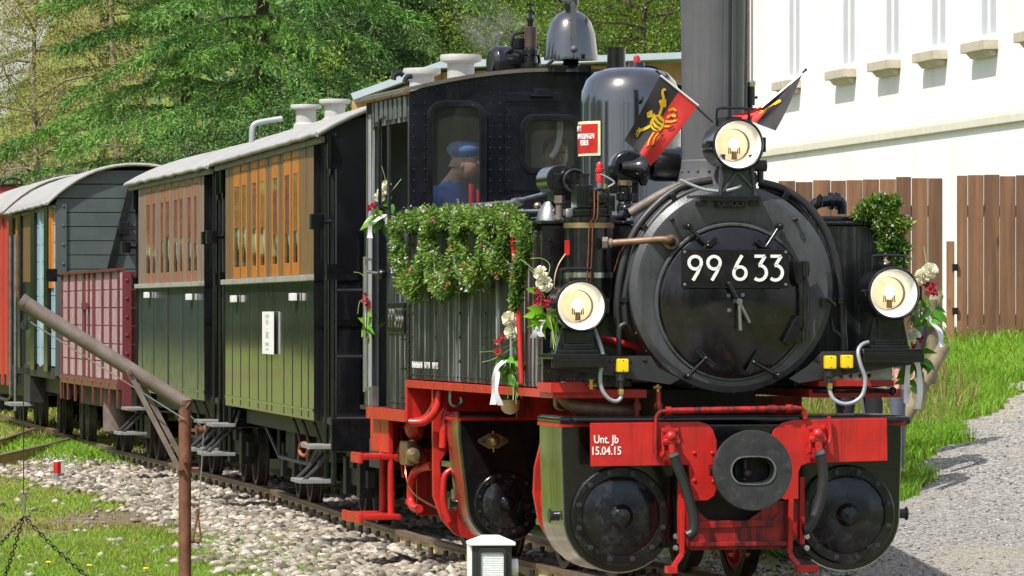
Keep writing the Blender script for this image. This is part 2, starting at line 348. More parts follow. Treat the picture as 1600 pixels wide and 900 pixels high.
# --- smokebox door
dx, dz = F.xz(1146, 472, -.02); RD = .447
DOOR = P(MB().lathe([(RD, .0), (RD, -.022), (RD-.012, -.03), (RD-.04, -.034), (RD*.8, -.06), (RD*.55, -.085), (RD*.28, -.1), (0, -.106)], (dx,0,dz), (0,1,0), 72), 'smokebox_door', 'door', smooth=30)
P(MB().lathe([(RD+.003, .002), (RD+.012, -.012), (RD+.022, -.012), (RD+.03, .002)], (dx,0,dz), (0,1,0), 72), 'door_seat_ring', 'smokebox')
for (hx, hy), (ex, ey) in (((1075, 354), (1107, 384)), ((1218, 354), (1197, 386)), ((1075, 588), (1103, 560)), ((1215, 587), (1178, 566))):
    h = Vector(F.at(hx, hy, -.05)); e = Vector(F.at(ex, ey, -.085)); m = (h+e)/2
    b = MB().tube([h, e], [.013, .011], 10).cyl(h+Vector((0,.05,0)), h+Vector((0,-.03,0)), .021, .021, 12).sphere(h+Vector((0,-.03,0)), .019).bolt(h+Vector((0,-.045,0)), FRONT, .013).sphere(e, .014)
    dcl = P(b, 'door_clamp', 'black', DOOR)
    t = (e-h).normalized(); n = Vector((-t.z, 0, t.x)); q = e+t*.0
    P(MB().bar(q-n*.075+Vector((0,.015,0)), q+n*.075+Vector((0,.015,0)), .035, .028, (0,1,0)), 'clamp_bracket', 'black', DOOR, bevel=.005)
# central handles
c = Vector(F.at(1152, 471, -.12))
b = MB().cyl(c+Vector((0,.04,0)), c+Vector((0,-.06,0)), .022, .018, 14)
P(b, 'door_spindle', 'greysteel', DOOR)
for p, r in (((1139, 443), .013), ((1157, 515), .012), ((1171, 503), .010)):
    e = Vector(F.at(*p, -.16)); P(MB().tube([c+Vector((0,-.05,0)), e], [.010, r], 10).sphere(e, r*1.05), 'door_handle', 'greysteel' if p[0] > 1150 else 'black', DOOR)
b = MB()
for p in ((1138, 462), (1160, 461), (1139, 485)): b.bolt(F.at(*p, -.1), FRONT, .013)
P(b, 'door_bolt', 'greysteel', DOOR, kind='stuff')
# hinge
a0 = Vector(F.at(1258, 408, -.075)); a1 = Vector(F.at(1258, 534, -.075))
P(MB().cyl(a0, a1, .013, .013, 12).cyl(a0, a0-Vector((0,0,.09)), .024, .024, 12).cyl(a1, a1+Vector((0,0,.09)), .024, .024, 12), 'hinge_rod', 'black', DOOR)
for poly in ([(1236,402),(1248,409),(1264,409),(1264,426),(1254,428),(1252,440),(1247,447),(1241,440)],
             [(1222,534),(1233,512),(1243,494),(1250,493),(1251,506),(1248,518),(1264,515),(1264,531),(1248,531),(1232,541)]):
    P(MB().prism([F.xz(x, y, -.06) for x, y in poly], 'y', -.085, -.045), 'hinge_strap', 'door' , DOOR, bevel=.006)
l = Vector(F.at(1290, 472, -.03)); P(MB().box(l.x-.03, l.x+.03, -.06, .04, l.z-.028, l.z+.028).bar(l+Vector((.0,-.06,.02)), l+Vector((.05,-.06,-.02)), .012, .016), 'door_catch', 'black', SB, bevel=.006)
for p in ((1050, 344), (1242, 344)): q = F.at(*p, 0); P(MB().cyl(q, (q[0], -.045, q[2]), .011, .009, 10).sphere((q[0]-.012, -.04, q[2]+.004), .012), 'lamp_peg', 'black', SB)
# number plate
x0, z0 = F.xz(1064, 450, -.12); x1, z1 = F.xz(1232, 389, -.12)
NP = P(MB().box(x0, x1, -.135, -.115, z0, z1), 'number_plate', 'door', bevel=.006)
def fnp(a, bz, h): return (a, -.135-h, bz)
b = MB(); mz = (z0+z1)/2+.003; hh = (z1-z0)*.66
digits(b, [(ch, F.at(px, 420, -.135)[0], mz) for ch, px in (('9',1086),('9',1115.5),('6',1156),('3',1187.5),('3',1212.5))], hh, .0185, fnp); P(b, 'lettering', 'white', NP, smooth=0)
b = MB()
for x in (x0+.02, x1-.02):
    for z in (z0+.02, z1-.02): b.rivet((x, -.135, z), FRONT, .011, 8)
P(b, 'plate_screw', 'greysteel', NP)
# maker's plate under the lamp bracket
x0, z0 = F.xz(1118, 325, -.01); x1, z1 = F.xz(1164, 311, -.01)
MP = P(MB().box(x0, x1, -.02, .01, z0, z1), 'maker_plate', 'door', bevel=.004)
b = MB()
for px, rr in ((1127, 5), (1137, 4), (1147, 5), (1157, 5)):
    q = F.at(px, 318, -.02); b.lathe([(rr*.0034, 0), (rr*.0038, -.006), (rr*.0028, -.006), (rr*.0024, 0)], q, (0,1,0), 14)
P(b, 'raised_mark', 'smokebox', MP)
# hoop pipes round the smokebox
def hoop(pts, r, d, name='hoop_pipe', mat='rubber'):
    return P(MB().tube(spline([F.at(x, y, d) if len(p_)==2 else F.at(x, y, p_[2]) for p_ in pts for x, y in [p_[:2]]], 6), r, 10), name, mat)
hoop([(966,504),(965,470),(972,420),(990,365),(1024,322),(1065,292),(1112,282)], .025, .12)
hoop([(978,508),(976,470),(983,430),(1000,375),(1036,328),(1072,303),(1115,292)], .021, .09)
hoop([(968,520),(966,505),(964,480)], .019, .11); hoop([(967,555),(967,530),(969,512),(977,506)], .017, .08)
hoop([(1186,285),(1225,296),(1262,322),(1290,362),(1306,410),(1313,460),(1316,500),(1319,555)], .025, .12)
hoop([(1186,294),(1218,303),(1250,326),(1276,362)], .019, .15)
hoop([(1300,498),(1302,515),(1309,520),(1316,528)], .012, .1)
for p, q in (((1048,302),(1055,318)), ((1003,352),(1009,360)), ((1229,300),(1222,312)), ((968,468),(980,468)), ((1308,470),(1316,470))):
    P(MB().bar(F.at(*p, .1), F.at(*q, .1), .075, .035), 'pipe_clip', 'black', bevel=.006)
hoop([(1063,281),(1078,288),(1100,296),(1122,299)], .010, -.02, 'lamp_cable', 'greyhose')
hoop([(1135,298),(1150,294),(1158,290)], .009, -.03, 'lamp_cable', 'greyhose')
P(MB().tube(spline([F.at(985,333,.45), F.at(1010,318,.42), F.at(1040,301,.4), F.at(1075,287,.4), F.at(1100,285,.4)], 6), .031, 12), 'lagged_pipe', 'greyrust')
P(MB().tube([F.at(1005,335,.3), F.at(1000,350,.3), F.at(985,372,.3), F.at(968,395,.32), F.at(957,432,.32)], .005, 6), 'oil_pipe', 'copper')
# --- chimney
cc = Vector(F.at(1114, 250, .55)); cc.y = .55
def zz(py, x=0, d=0): return F.z(x, d, py)
zb = zz(300, 0, .55); pr = [(.29, zb-.12), (.235, zb), (.212, zz(281,0,.55)), (.196, zz(262,0,.55)), (.193, zz(252,0,.55)), (.186, zz(250,0,.55)), (.19, zz(120,0,.55)), (.2, zz(-40,0,.55)), (.21, zz(-150,0,.55)), (.235, zz(-158,0,.55)), (.235, zz(-172,0,.55)), (.19, zz(-172,0,.55)), (.17, zz(-120,0,.55))]
CH = P(MB().lathe(pr, (cc.x, .55, 0), (0,0,1), 48), 'chimney', 'chimney', smooth=30)
ang = R(-74); ca, sa = math.cos(ang), math.sin(ang)
b = MB()
for da in (-.1, .16):
    a = ang+da; p = Vector((cc.x+.192*math.cos(a), .55+.192*math.sin(a), zz(250,0,.55))); q = Vector((cc.x+.207*math.cos(a), .55+.207*math.sin(a), zz(-130,0,.55)))
    b.bar(p, q, .022, .02, (math.cos(a), math.sin(a), 0))
P(b, 'chimney_seam', 'chimney', CH)
P(MB().tube([(cc.x+.208, .62, zz(200,0,.55)), (cc.x+.215, .62, zz(-140,0,.55))], .022, 10), 'blower_pipe', 'chimney', CH)
b = MB()
for k in range(9): a = R(-170+k*20); b.rivet((cc.x+.204*math.cos(a), .55+.204*math.sin(a), zz(268,0,.55)), (math.cos(a), math.sin(a), 0), .010)
P(b, 'rivet_ring', 'chimney', CH, kind='stuff')
# --- dome
dd = F.at(985, 200, 2.9); DR = .327; dt = zz(105, 0, 2.9)
b = MB().lathe([(DR+.02, 2.2), (DR, 2.35), (DR, dt-.24), (DR*.97, dt-.16), (DR*.88, dt-.085), (DR*.72, dt-.035), (DR*.45, dt-.008), (0, dt)], (dd[0], 2.9, 0), (0,0,1), 56)
DM = P(b, 'steam_dome', 'blackgloss', smooth=60)
q = F.at(1004, 150, 2.6); P(MB().tube(spline([q, (q[0]-.015, q[1]-.03, q[2]-.03), (q[0]-.03, q[1], q[2]-.06)]), .012, 8).tube([(q[0]-.03, 2.62, q[2]), (q[0]+.03, 2.6, q[2]+.012), (q[0]+.07, 2.62, q[2]+.005)], .010, 8), 'dome_hook', 'black', DM)
# red dedication plate on the dome
px_b = 936; dP = 2.62; pb = Vector(F.at(936, 216, 2.66))
zl, zh = zz(243, -.2, 2.7), zz(189, -.2, 2.7)
ae = math.atan2(pb.y-2.9, pb.x-dd[0]); rp = DR+.012
def curved(a0, a1, za, zb_, r0, r1, n=16):
    b_ = MB(); k = n+1; V = []
    for r in (r0, r1):
        for z in (za, zb_):
            V += [(dd[0]+r*math.cos(a0+(a1-a0)*i/n), 2.9+r*math.sin(a0+(a1-a0)*i/n), z) for i in range(k)]
    Fc = []
    for i in range(n): Fc += [(i, i+1, k+i+1, k+i), (2*k+i, 3*k+i, 3*k+i+1, 2*k+i+1), (i, 2*k+i, 2*k+i+1, i+1), (k+i, k+i+1, 3*k+i+1, 3*k+i)]
    return b_.add(V, Fc+[(0, k, 3*k, 2*k), (n, 2*k+n, 3*k+n, k+n)])
aw = .42/rp
DP = P(curved(ae-aw, ae, zl, zh, rp-.008, rp), 'dedication_plate', pm('plate_cream', (.80, .70, .42), .35, var=.1), smooth=30)
P(curved(ae-aw+.06, ae-.055, zl+.018, zh-.018, rp, rp+.003), 'red_field', 'red', DP, smooth=30)
hz_ = zh-zl
for tx, fr, sh in (('VEREIN  77.', .79, .19), ('BAHN EDLINGEN', .56, .045), ('KESSLER', .37, .10)):
    o_ = text_part(tx, .048, 'whitepaint', DP, origin=(0,0,0), xdir=(1,0,0), zdir=(0,0,1), ext=.001, sx=.62, align='RIGHT')
    for v in o_.data.vertices:
        a = ae-(sh-v.co.x)/rp; r_ = rp+.004-v.co.y; v.co = Vector((dd[0]+r_*math.cos(a), 2.9+r_*math.sin(a), zl+hz_*fr+v.co.z))
# fittings between dome and chimney: generator drum with flared outlet
g0 = Vector(F.at(1066, 262, 1.15)); g1 = Vector(F.at(1020, 262, 1.0))
P(MB().lathe([(0, -.02), (.095, -.01), (.105, .02), (.105, .16), (.112, .165), (.112, .185), (.105, .19), (.105, .30), (0, .31)], g1+Vector((-.01,0,.02)), (1,.1,0), 28), 'generator_drum', 'black', smooth=30)
h0 = Vector(F.at(975, 262, .95))
P(MB().lathe([(.03, -.02), (.04, .01), (.052, .06), (.075, .10), (.105, .12), (.105, .135), (0, .135)], h0+Vector((0,0,.0)), (1,.1,-.05), 24), 'flared_outlet', 'black', smooth=35)
q = F.at(985, 262, 1.05); P(MB().lathe([(.11, 0), (.11, .10), (.095, .12), (0, .12)], (q[0]-.02, q[1]+.06, q[2]+.0), (0,-1,0), 24).box(q[0]-.13, q[0]+.05, q[1], q[1]+.08, q[2]-.16, q[2]), 'generator_casing', 'black', bevel=.008)
b = MB()
for k in range(8): a = 2*PI*k/8; b.bolt((q[0]-.02+.09*math.cos(a), q[1]-.06, q[2]+.09*math.sin(a)), FRONT, .008)
P(b, 'casing_bolt', 'black')
q = Vector(F.at(976, 320, .7))
P(MB().lathe([(.035,-.10),(.045,-.08),(.05,-.05),(.05,-.02),(.04,0),(.052,.01),(.052,.05),(.042,.055),(.042,.085),(.03,.09),(.03,.115)], q+Vector((0,0,.02)), (0,0,1), 18).sphere(q+Vector((0,-.04,-.03)), .042).tube([q+Vector((0,-.04,-.03)), q+Vector((-.035,-.06,-.085))], [.03,.034], 12), 'stop_valve', 'black', smooth=45)
P(MB().lathe([(.043,.098),(.043,.125),(.03,.128)], q+Vector((0,0,.02)), (0,0,1), 12), 'valve_collar', 'bronze')
q = Vector(F.at(937, 272, .5)); P(MB().lathe([(.022,-.05),(.022,.0),(.018,.01),(.026,.012),(.026,.03),(.02,.034),(.02,.06),(.012,.072),(0,.075)], q, (0,0,1), 14), 'relief_valve', 'red')
P(MB().cyl(q+Vector((0,0,-.14)), q+Vector((0,0,-.05)), .024, .02, 12), 'valve_stem', 'greysteel')
P(MB().tube(spline([q+Vector((.0,-.02,0)), q+Vector((.06,-.02,-.03)), q+Vector((.085,-.02,-.055)), q+Vector((.03,-.02,-.09)), q+Vector((.02,-.02,-.13))], 6), .006, 6), 'signal_tube', 'greyhose')
# --- air pump
pc = Vector(F.at(920, 392, .31)); zt = zz(346, -.9, .3); zbm = zz(442, -.9, .3); PR = .147
AP = P(MB().lathe([(0, zbm-.12), (PR*.9, zbm-.12), (PR, zbm-.1), (PR, zt), (PR+.012, zt), (PR+.012, zt+.025), (PR*.9, zt+.03), (0, zt+.03)], (pc.x, .31, 0), (0,0,1), 36), 'air_pump', 'black', smooth=35)
for y in (352, 430): z = zz(y, -.9, .2); P(MB().lathe([(PR+.001, z-.016), (PR+.006, z-.016), (PR+.006, z+.016), (PR+.001, z+.016)], (pc.x, .31, 0), (0,0,1), 36), 'pump_band', 'steel' if y > 400 else 'bronze', AP)
zq = zt+.03
b = MB().box(pc.x-.12, pc.x+.12, .20, .42, zq, zq+.05).box(pc.x-.10, pc.x-.0, .17, .36, zq+.05, zq+.19).cyl((pc.x+.05,.20,zq+.11), (pc.x+.05,.42,zq+.11), .062, .062, 20).cyl((pc.x+.05,.195,zq+.11),(pc.x+.05,.17,zq+.11),.045,.03,16).box(pc.x+.09, pc.x+.15, .24, .36, zq+.03, zq+.13)
P(b, 'pump_head', 'black', AP, bevel=.009)
b = MB()
for i in range(4): b.box(pc.x-.095+i*.018, pc.x-.085+i*.018, .16, .175, zq+.075, zq+.165)
P(b, 'pump_fins', 'black', AP)
b = MB()
for dx_, dz_ in ((-.02,.09),(-.02,.16),(-.09,.06),(-.09,.18),(.05,.11),(.10,.05),(.10,.11),(-.1,.02),(.1,.02)): b.bolt((pc.x+dx_, .17, zq+dz_), FRONT, .011)
P(b, 'pump_bolt', 'black', AP)
P(MB().cyl((pc.x-.035,.28,zq+.19),(pc.x-.035,.28,zq+.245),.03,.03,14).cyl((pc.x-.035,.28,zq+.245),(pc.x-.035,.28,zq+.255),.036,.036,14), 'lubricator_cap', 'black', AP)
P(MB().cyl((pc.x+.09,.26,zq+.13),(pc.x+.09,.26,zq+.17),.018,.018,10), 'pump_plug', 'black', AP)
P(MB().cyl((pc.x+.075,.2,zq+.165),(pc.x+.075,.2,zq+.195),.018,.018,6), 'pump_nut', 'bronze', AP)
wz = zz(283, -.9, .6); wx = F.at(895, 285, .6)[0]
P(MB().tube([(wx+.065*math.cos(a), .55, wz+.065*math.sin(a)) for a in np.linspace(0, 2*PI, 24, endpoint=False)], .011, 8, closed=True).bar((wx-.06,.55,wz),(wx+.06,.55,wz),.012,.012).bar((wx,.55,wz-.06),(wx,.55,wz+.06),.012,.012), 'hand_wheel', 'black')
P(MB().cyl((wx-.07,.62,wz+.01),(wx-.07,.95,wz+.01),.09,.09,24).box(wx-.12,wx-.0,.6,.8,wz-.12,wz+.05), 'steam_valve_body', 'black', bevel=.008)
q = (F.at(874, 312, .6)); P(MB().cyl((q[0],.6,q[2]-.12),(q[0],.6,q[2]+.0),.022,.022,12).cyl((q[0],.6,q[2]-.02),(q[0],.6,q[2]+.025),.034,.034,6), 'pipe_union', 'greyrust')
P(MB().lathe([(.09,-.1),(.085,-.02),(.06,.05),(.03,.09)], (q[0]-.03,.75,q[2]-.1), (0,0,1), 20), 'grey_funnel', 'greysteel')
for o_ in (0, .022):
    P(MB().tube(spline([(pc.x+.0+o_, .15, zq+.15), (pc.x-.005+o_, .14, zq-.0), (pc.x-.03+o_, .155, zq-.06), (pc.x-.035+o_, .155, zq-.2), (pc.x-.045+o_, .155, zbm)], 6), .0045, 6), 'oil_pipe', 'copper', AP)
q = F.at(886, 387, .26); P(MB().box(q[0]-.012, q[0]+.012, q[1]-.02, q[1]+.02, q[2]-.045, q[2]+.045), 'red_tag', 'red', AP)
P(MB().tube(spline([F.at(884,396,.26), F.at(872,415,.24), F.at(866,440,.2), F.at(868,470,.2)], 6), .005, 6), 'signal_wire', 'bronze', AP)
# scorched exhaust pipe from pump to smokebox
P(MB().tube(spline([F.at(944,381,.12), F.at(965,379,.09), F.at(1005,376,.03), F.at(1035,374,-.03), F.at(1046,376,-.03), F.at(1048,378,.04)], 6), .021, 12), 'exhaust_pipe', 'rustpipe')
q = F.at(947, 380, .12); P(MB().cyl((q[0]-.02,.12,q[2]),(q[0]+.01,.11,q[2]),.038,.038,6).cyl((q[0]+.015,.11,q[2]),(q[0]+.035,.105,q[2]),.03,.03,12), 'pipe_union', 'greyrust')
q = F.at(1048, 378, .0); P(MB().lathe([(.045,.0),(.045,-.012),(.03,-.015),(.026,-.03)], q, (0,1,0), 18), 'pipe_flange', 'rustpipe')
# --- side tanks
ZT0, ZT1 = 1.20, zz(350, -1.05, .5)
TF, TB = .50, F.side(640, 400, -1.05)[1]
print('TANK back d', TB, 'top', ZT1)
CF, CR = TB, F.side(580, 400, -1.05)[1]
ZF = F.z(-1.05, CR-.3, 640)+.02     # cab floor
print('cab rear', CR, 'floor', ZF)
m_tank = pm('tank_paint_reflection_streaks', (.022, .023, .026), .42, spec=.25, var=.3, scale=3, bump=.08, bscale=6, stretch=(1, 1, 1))
add_streaks(m_tank, (.004, .004, .005), .9, 6, .5, .42, .56); add_streaks(m_tank, (.36, .37, .39), .95, 9, .38, .535, .64)  # reflections in the wavy plate painted in as dark and pale streaks
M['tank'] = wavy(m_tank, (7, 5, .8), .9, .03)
m2 = pm('tank_front_paint', (.007, .007, .009), .3, var=.3, bump=.06, bscale=30); add_streaks(m2, (.10, .10, .10), .8, 30, .5, .5, .75); M['tankfront'] = m2
for sx in (-1, 1):
    xa, xb = sx*.50, sx*1.05
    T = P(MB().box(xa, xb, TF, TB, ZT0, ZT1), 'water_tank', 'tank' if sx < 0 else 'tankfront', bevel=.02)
    P(MB().box(sx*.52, sx*1.06, TF-.012, TF, ZT0+.01, ZT1-.012), 'tank_front_plate', 'tankfront' if sx > 0 else 'black', T)
    P(MB().box(xa, sx*1.075, TF-.02, TB-.01, ZT1, ZT1+.022), 'tank_rim', 'black', T, bevel=.006)
    P(MB().box(sx*.54, sx*.96, TF+.1, TF+.9, ZT1+.022, ZT1+.055), 'tank_lid', 'black', T, bevel=.01)
    b = MB()
    for k in range(6):
        yy = TF+.12+k*(TB-TF-.24)/5
        for j in range(6): b.rivet((sx*1.05, yy, ZT0+.14+j*(ZT1-ZT0-.22)/5), (sx, 0, 0), .014)
    for j in range(40): b.rivet((sx*1.05, TF+.05+j*(TB-TF-.1)/39, ZT0+.035), (sx, 0, 0), .011)
    for j in range(13):
        b.rivet((xa+(xb-xa)*(.06+j*.9/12), TF-.012, ZT0+.05), FRONT, .010)
    for j in range(8):
        b.rivet((sx*.59, TF-.012, ZT0+.1+j*(ZT1-ZT0-.2)/7), FRONT, .010); b.rivet((sx*1.02, TF-.012, ZT0+.1+j*(ZT1-ZT0-.2)/7), FRONT, .010)
        b.rivet((sx*(.56+.055*j), TF-.022, ZT1+.011), FRONT, .008)
    P(b, 'rivet', 'black', T, kind='stuff')
    # red valance under the tank, stepping down to the cab floor
    P(MB().box(sx*.5, sx*1.075, .12, CF-.02, ZT0-.055, ZT0-.004), 'running_board', 'red', bevel=.006)
    P(MB().box(sx*1.03, sx*1.075, CF-.02, CF+.03, ZF-.08, ZT0-.004).box(sx*.9, sx*1.08, CF+.03, CR+.05, ZF-.085, ZF-.004).box(sx*.4, sx*1.07, CF-.02, CF+.015, ZF-.08, ZT0-.06), 'cab_sill', 'red', bevel=.005)
q = F.at(1292, 318, .8)
P(MB().tube(spline([F.at(1266,345,.9), F.at(1268,328,.9), F.at(1275,318,.9), F.at(1292,314,.9), F.at(1312,313,.9)], 6), .036, 14).cyl(F.at(1296,314,.9), F.at(1301,314,.9), .055, .055, 16).cyl(F.at(1306,314,.9), F.at(1311,314,.9), .055, .055, 16).tube(spline([F.at(1311,313,.9),F.at(1316,318,.9),F.at(1316,335,.9)],4),.03,12), 'feed_pipe', 'black', smooth=35)
P(MB().tube([F.at(1278,322,.7), F.at(1278,308,.7), F.at(1281,304,.7), F.at(1284,308,.7), F.at(1284,322,.7)], .009, 8), 'lifting_eye', 'black')
# stencil row on tank bottom, white and worn
for k in range(13):
    d0 = CF-.16-k*.075
    if k in (5, 9): continue
    o_ = (-1.0525, d0, ZT0+.10)
    text_part("Untersuch"[k % 9]+"n8" if k < 6 else "1%d" % (k % 10), .06, 'whitepaint', LOCO, 'stencil_lettering', o_, (0,-1,0), ext=.001)
# --- cab
ZR = F.z(-1.05, CF, 143); RISE = .14; CW = 1.05
def roofz(x, zr=ZR, rise=RISE, wd=CW): return zr+rise*(1-(x/wd)**2)
cabp = pm('cab_black_paint', (.005, .005, .009), .2, var=.35, scale=2.5, bump=.08, bscale=14, dust=(.030, .028, .028), dust_amt=.45); M['cab'] = wavy(cabp, (2.5, 2.5, 1.6), .35, .03)
# front wall pieces around two pairs of windows
wx0, wz1 = F.xz(675, 163, CF); wx1, wz0 = F.xz(750, 334, CF)
sx0, sz1 = F.xz(818, 184, CF); sx1, sz0 = F.xz(910, 266, CF); mid = 0.0
sx1 = .10; print('cab win', wx0, wx1, wz0, wz1, sx0, sx1, sz0, sz1, 'roof', ZR)
y0, y1 = CF, CF+.012
b = MB(); bz = 1.9
segs = [(-CW, wx0, bz, None), (wx0, wx1, bz, wz0), (wx0, wx1, wz1, None), (wx1, sx0, bz, None), (sx0, sx1, bz, sz0), (sx0, sx1, sz1, None)]
segs += [(-wx0, CW, bz, None), (-wx1, -wx0, bz, wz0), (-wx1, -wx0, wz1, None), (sx1, -wx1, bz, None)]
for xa, xb, za, zt_ in segs:
    if zt_ is None:
        xs = np.linspace(xa, xb, 6); b.prism([(xa, za), (xb, za)]+[(x, roofz(x)) for x in xs[::-1]], 'y', y0, y1)
    else: b.box(xa, xb, y0, y1, za, zt_)
CABF = P(b, 'cab_front', 'cab', smooth=0)
b = MB()
for x in (-1.02, wx0-.05, wx1+.07, sx0-.1, sx0-.16):
    for j in range(12): b.rivet((x, CF, 2.33+j*.075), FRONT, .009)
for x in np.linspace(-1.0, 1.0, 30): b.rivet((x, CF, roofz(x)-.03), FRONT, .009)
for x in np.linspace(sx0-.14, -.05, 9): b.rivet((x, CF, sz1+.14), FRONT, .010); b.rivet((x, CF, sz0-.13), FRONT, .010)
P(b, 'rivet', 'black', CABF, kind='stuff')
P(MB().box(sx0-.12, 0, CF-.014, CF, sz1+.11, sz1+.17).box(sx0+.06, sx0+.18, CF-.03, CF-.014, sz1+.13, sz1+.2).cyl((sx0+.04,CF-.03,sz1+.15),(sx0+.2,CF-.03,sz1+.15),.014,.014,10), 'hinge_band', 'cab', CABF, bevel=.004)
P(MB().box(sx0-.15, sx0-.14, CF-.008, CF, sz0-.16, roofz(sx0)-.1).box(sx0-.14, -.0, CF-.01, CF, sz0-.14, sz0-.115), 'panel_edge', 'cab', CABF)
def win(xa, xb, za, zb_, r, y, parent, mf='black', wid=.045):
    f = P(MB().ring(rrect(xa-wid, xb+wid, za-wid, zb_+wid, r+wid), rrect(xa, xb, za, zb_, r), 'y', y-.022, y+.004), 'window_frame', mf, parent, bevel=.005)
    P(MB().box(xa-.01, xb+.01, y+.005, y+.009, za-.01, zb_+.01), 'window_pane', 'cabglass', f)
    return f
for s in (1, -1):
    a, b_ = sorted((s*(wx0+.005), s*(wx1-.005))); win(a, b_, wz0+.01, wz1-.02, .07, CF, CABF)
win(sx0+.02, sx1-.005, sz0+.02, sz1-.02, .05, CF, CABF)
# side walls: panel, doorway, window bands
DW0 = F.side(604, 500, -1.05)[1]
for s in (-1, 1):
    x_in, x_out = s*1.035, s*1.05
    b = MB().box(x_in, x_out, CF+.012, DW0, ZF, 2.30)                      # lower panel
    b.box(x_in, x_out, CF+.012, CF+.07, 2.30, ZR-.02).box(x_in, x_out, DW0-.09, DW0-.02, 2.30, ZR-.2).box(x_in, x_out, CR-.06, CR, ZF, ZR-.2).box(x_in, x_out, CF+.07, CR, ZR-.2, ZR-.02)
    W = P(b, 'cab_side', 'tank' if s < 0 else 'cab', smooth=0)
    b = MB()
    for j in range(22): b.rivet((x_out, CF+.05, ZF+.05+j*(2.25-ZF)/21), (s,0,0), .012)
    for j in range(5):
        for dd_ in (.15, .3): b.rivet((x_out, CF+dd_, ZF+.08+j*.2), (s,0,0), .014)
    for j in range(8): b.rivet((x_out, CF+.06+j*.11, ZF+.04), (s,0,0), .012)
    P(b, 'rivet', 'black', W, kind='stuff')
    for i in range(7): P(MB().box(s*1.05, s*1.062, CF+.1+i*.19, CF+.2+i*.19, ZR-.17, ZR-.03), 'louvre', 'greysteel' if s < 0 else 'cab', W, bevel=.004)
    # plate with number
    d0 = F.side(607, 490, -1.05)[1]; d1 = F.side(634, 490, -1.05)[1]
    pl = P(MB().box(s*1.05, s*1.064, d1, d0-.02, F.z(-1.05, d0, 520), F.z(-1.05, d0, 473)), 'side_number_plate', 'black', W, bevel=.004)
    b = MB(); zm = (F.z(-1.05, d0, 520)+F.z(-1.05, d0, 473))/2; span = d0-.02-d1
    if s < 0:
        digits(b, [(ch, -(d0-.02)+span*f_, zm) for ch, f_ in (('9',.16),('9',.33),('6',.54),('3',.71),('3',.87))], .13, .018, lambda a, z_, h: (-1.064-h, -a, z_)); P(b, 'lettering', 'greysteel', pl, smooth=0)
    P(MB().tube([(s*1.09, CR+.03, 2.05), (s*1.09, CR+.03, ZF+.1)], .014, 8).bar((s*1.05,CR-.02,2.03),(s*1.09,CR+.03,2.03),.02,.02).bar((s*1.05,CR-.02,ZF+.12),(s*1.09,CR+.03,ZF+.12),.02,.02), 'handrail', 'steel', W)
    P(MB().tube([(s*1.05, DW0-.02, 3.02), (s*1.10, DW0-.02, 3.0), (s*1.10, DW0-.02, 2.4), (s*1.05, DW0-.02, 2.38)], .013, 8), 'handrail', 'black', W)
    P(MB().tube([(s*1.09, CR-.1, ZF+.95), (s*1.09, DW0-.1, ZF+.93)], .012, 8).sphere((s*1.09, DW0-.05, ZF+.93), .035).sphere((s*1.09, CF+.12, ZF+.93), .028), 'door_chain_bar', 'black', W)
    P(MB().box(s*1.03, s*1.075, CR-.2, CR-.06, ZF, ZF+.14), 'step_box', 'greysteel', W)
P(MB().box(-1.03, 1.03, CF+.02, CR+.6, ZF-.03, ZF), 'cab_floor', 'darkmetal')
P(MB().prism([(-1.04, ZF), (1.04, ZF)]+[(x, roofz(x)-.02) for x in np.linspace(1.04, -1.04, 9)], 'y', CR+.25, CR+.27), 'rear_bulkhead', pm('cab_grey_shaded', (.10, .10, .10), .5, var=.15))  # grey darkened to stand in for the dim cab interior
P(MB().box(-1.03, -1.0, CR-.02, CR+.24, ZF, ZR-.1), 'lit_bulkhead_strip', pm('cab_grey_lit', (.30, .30, .31), .5, var=.15))  # paler copy of the bulkhead grey: daylight at the doorway painted in
b = MB(); xs = np.linspace(-1.1, 1.1, 15); k = len(xs); vs = []
for yy, o in ((CF-.05, 0), (CR+.42, 0)):
    vs += [(x, yy, roofz(x)+.004) for x in xs]+[(x, yy, roofz(x)+.03) for x in xs]
fs = [(i, i+1, 2*k+i+1, 2*k+i) for i in range(k-1)]+[(k+i, 3*k+i, 3*k+i+1, k+i+1) for i in range(k-1)]
fs += [(i, k+i, k+i+1, i+1) for i in range(k-1)]+[(2*k+i, 2*k+i+1, 3*k+i+1, 3*k+i) for i in range(k-1)]+[(0, 2*k, 3*k, k), (k-1, 2*k-1, 4*k-1, 3*k-1)]
ROOF = P(b.add(vs, fs), 'cab_roof', pm('roof_felt', (.10, .09, .075), .8, var=.3, bump=.25, dust=(.2, .18, .15), dust_amt=.4))
for pts in ([(615,125),(617,117),(624,114),(630,118)], [(632,129),(636,121),(644,119)]):
    P(MB().tube(spline([F.at(x, y, CF+.7) for x, y in pts], 5), .018, 8), 'roof_hook', 'black', ROOF)
# red lever seen through the tall window, gauge pipe through the small one
q = F.at(736, 310, CF+.06); P(MB().cyl((q[0], q[1], q[2]-.3), (q[0], q[1], q[2]+.1), .017, .017, 12), 'red_lever', 'red'); q = F.at(747, 312, CF+.06); P(MB().cyl((q[0], q[1], q[2]-.3), (q[0], q[1], q[2]+.07), .012, .012, 10), 'red_lever', 'red')
P(MB().tube(spline([F.at(875,185,CF+.2), F.at(874,215,CF+.2), F.at(868,235,CF+.2), F.at(860,246,CF+.2)], 5), .02, 10), 'gauge_pipe', 'white')
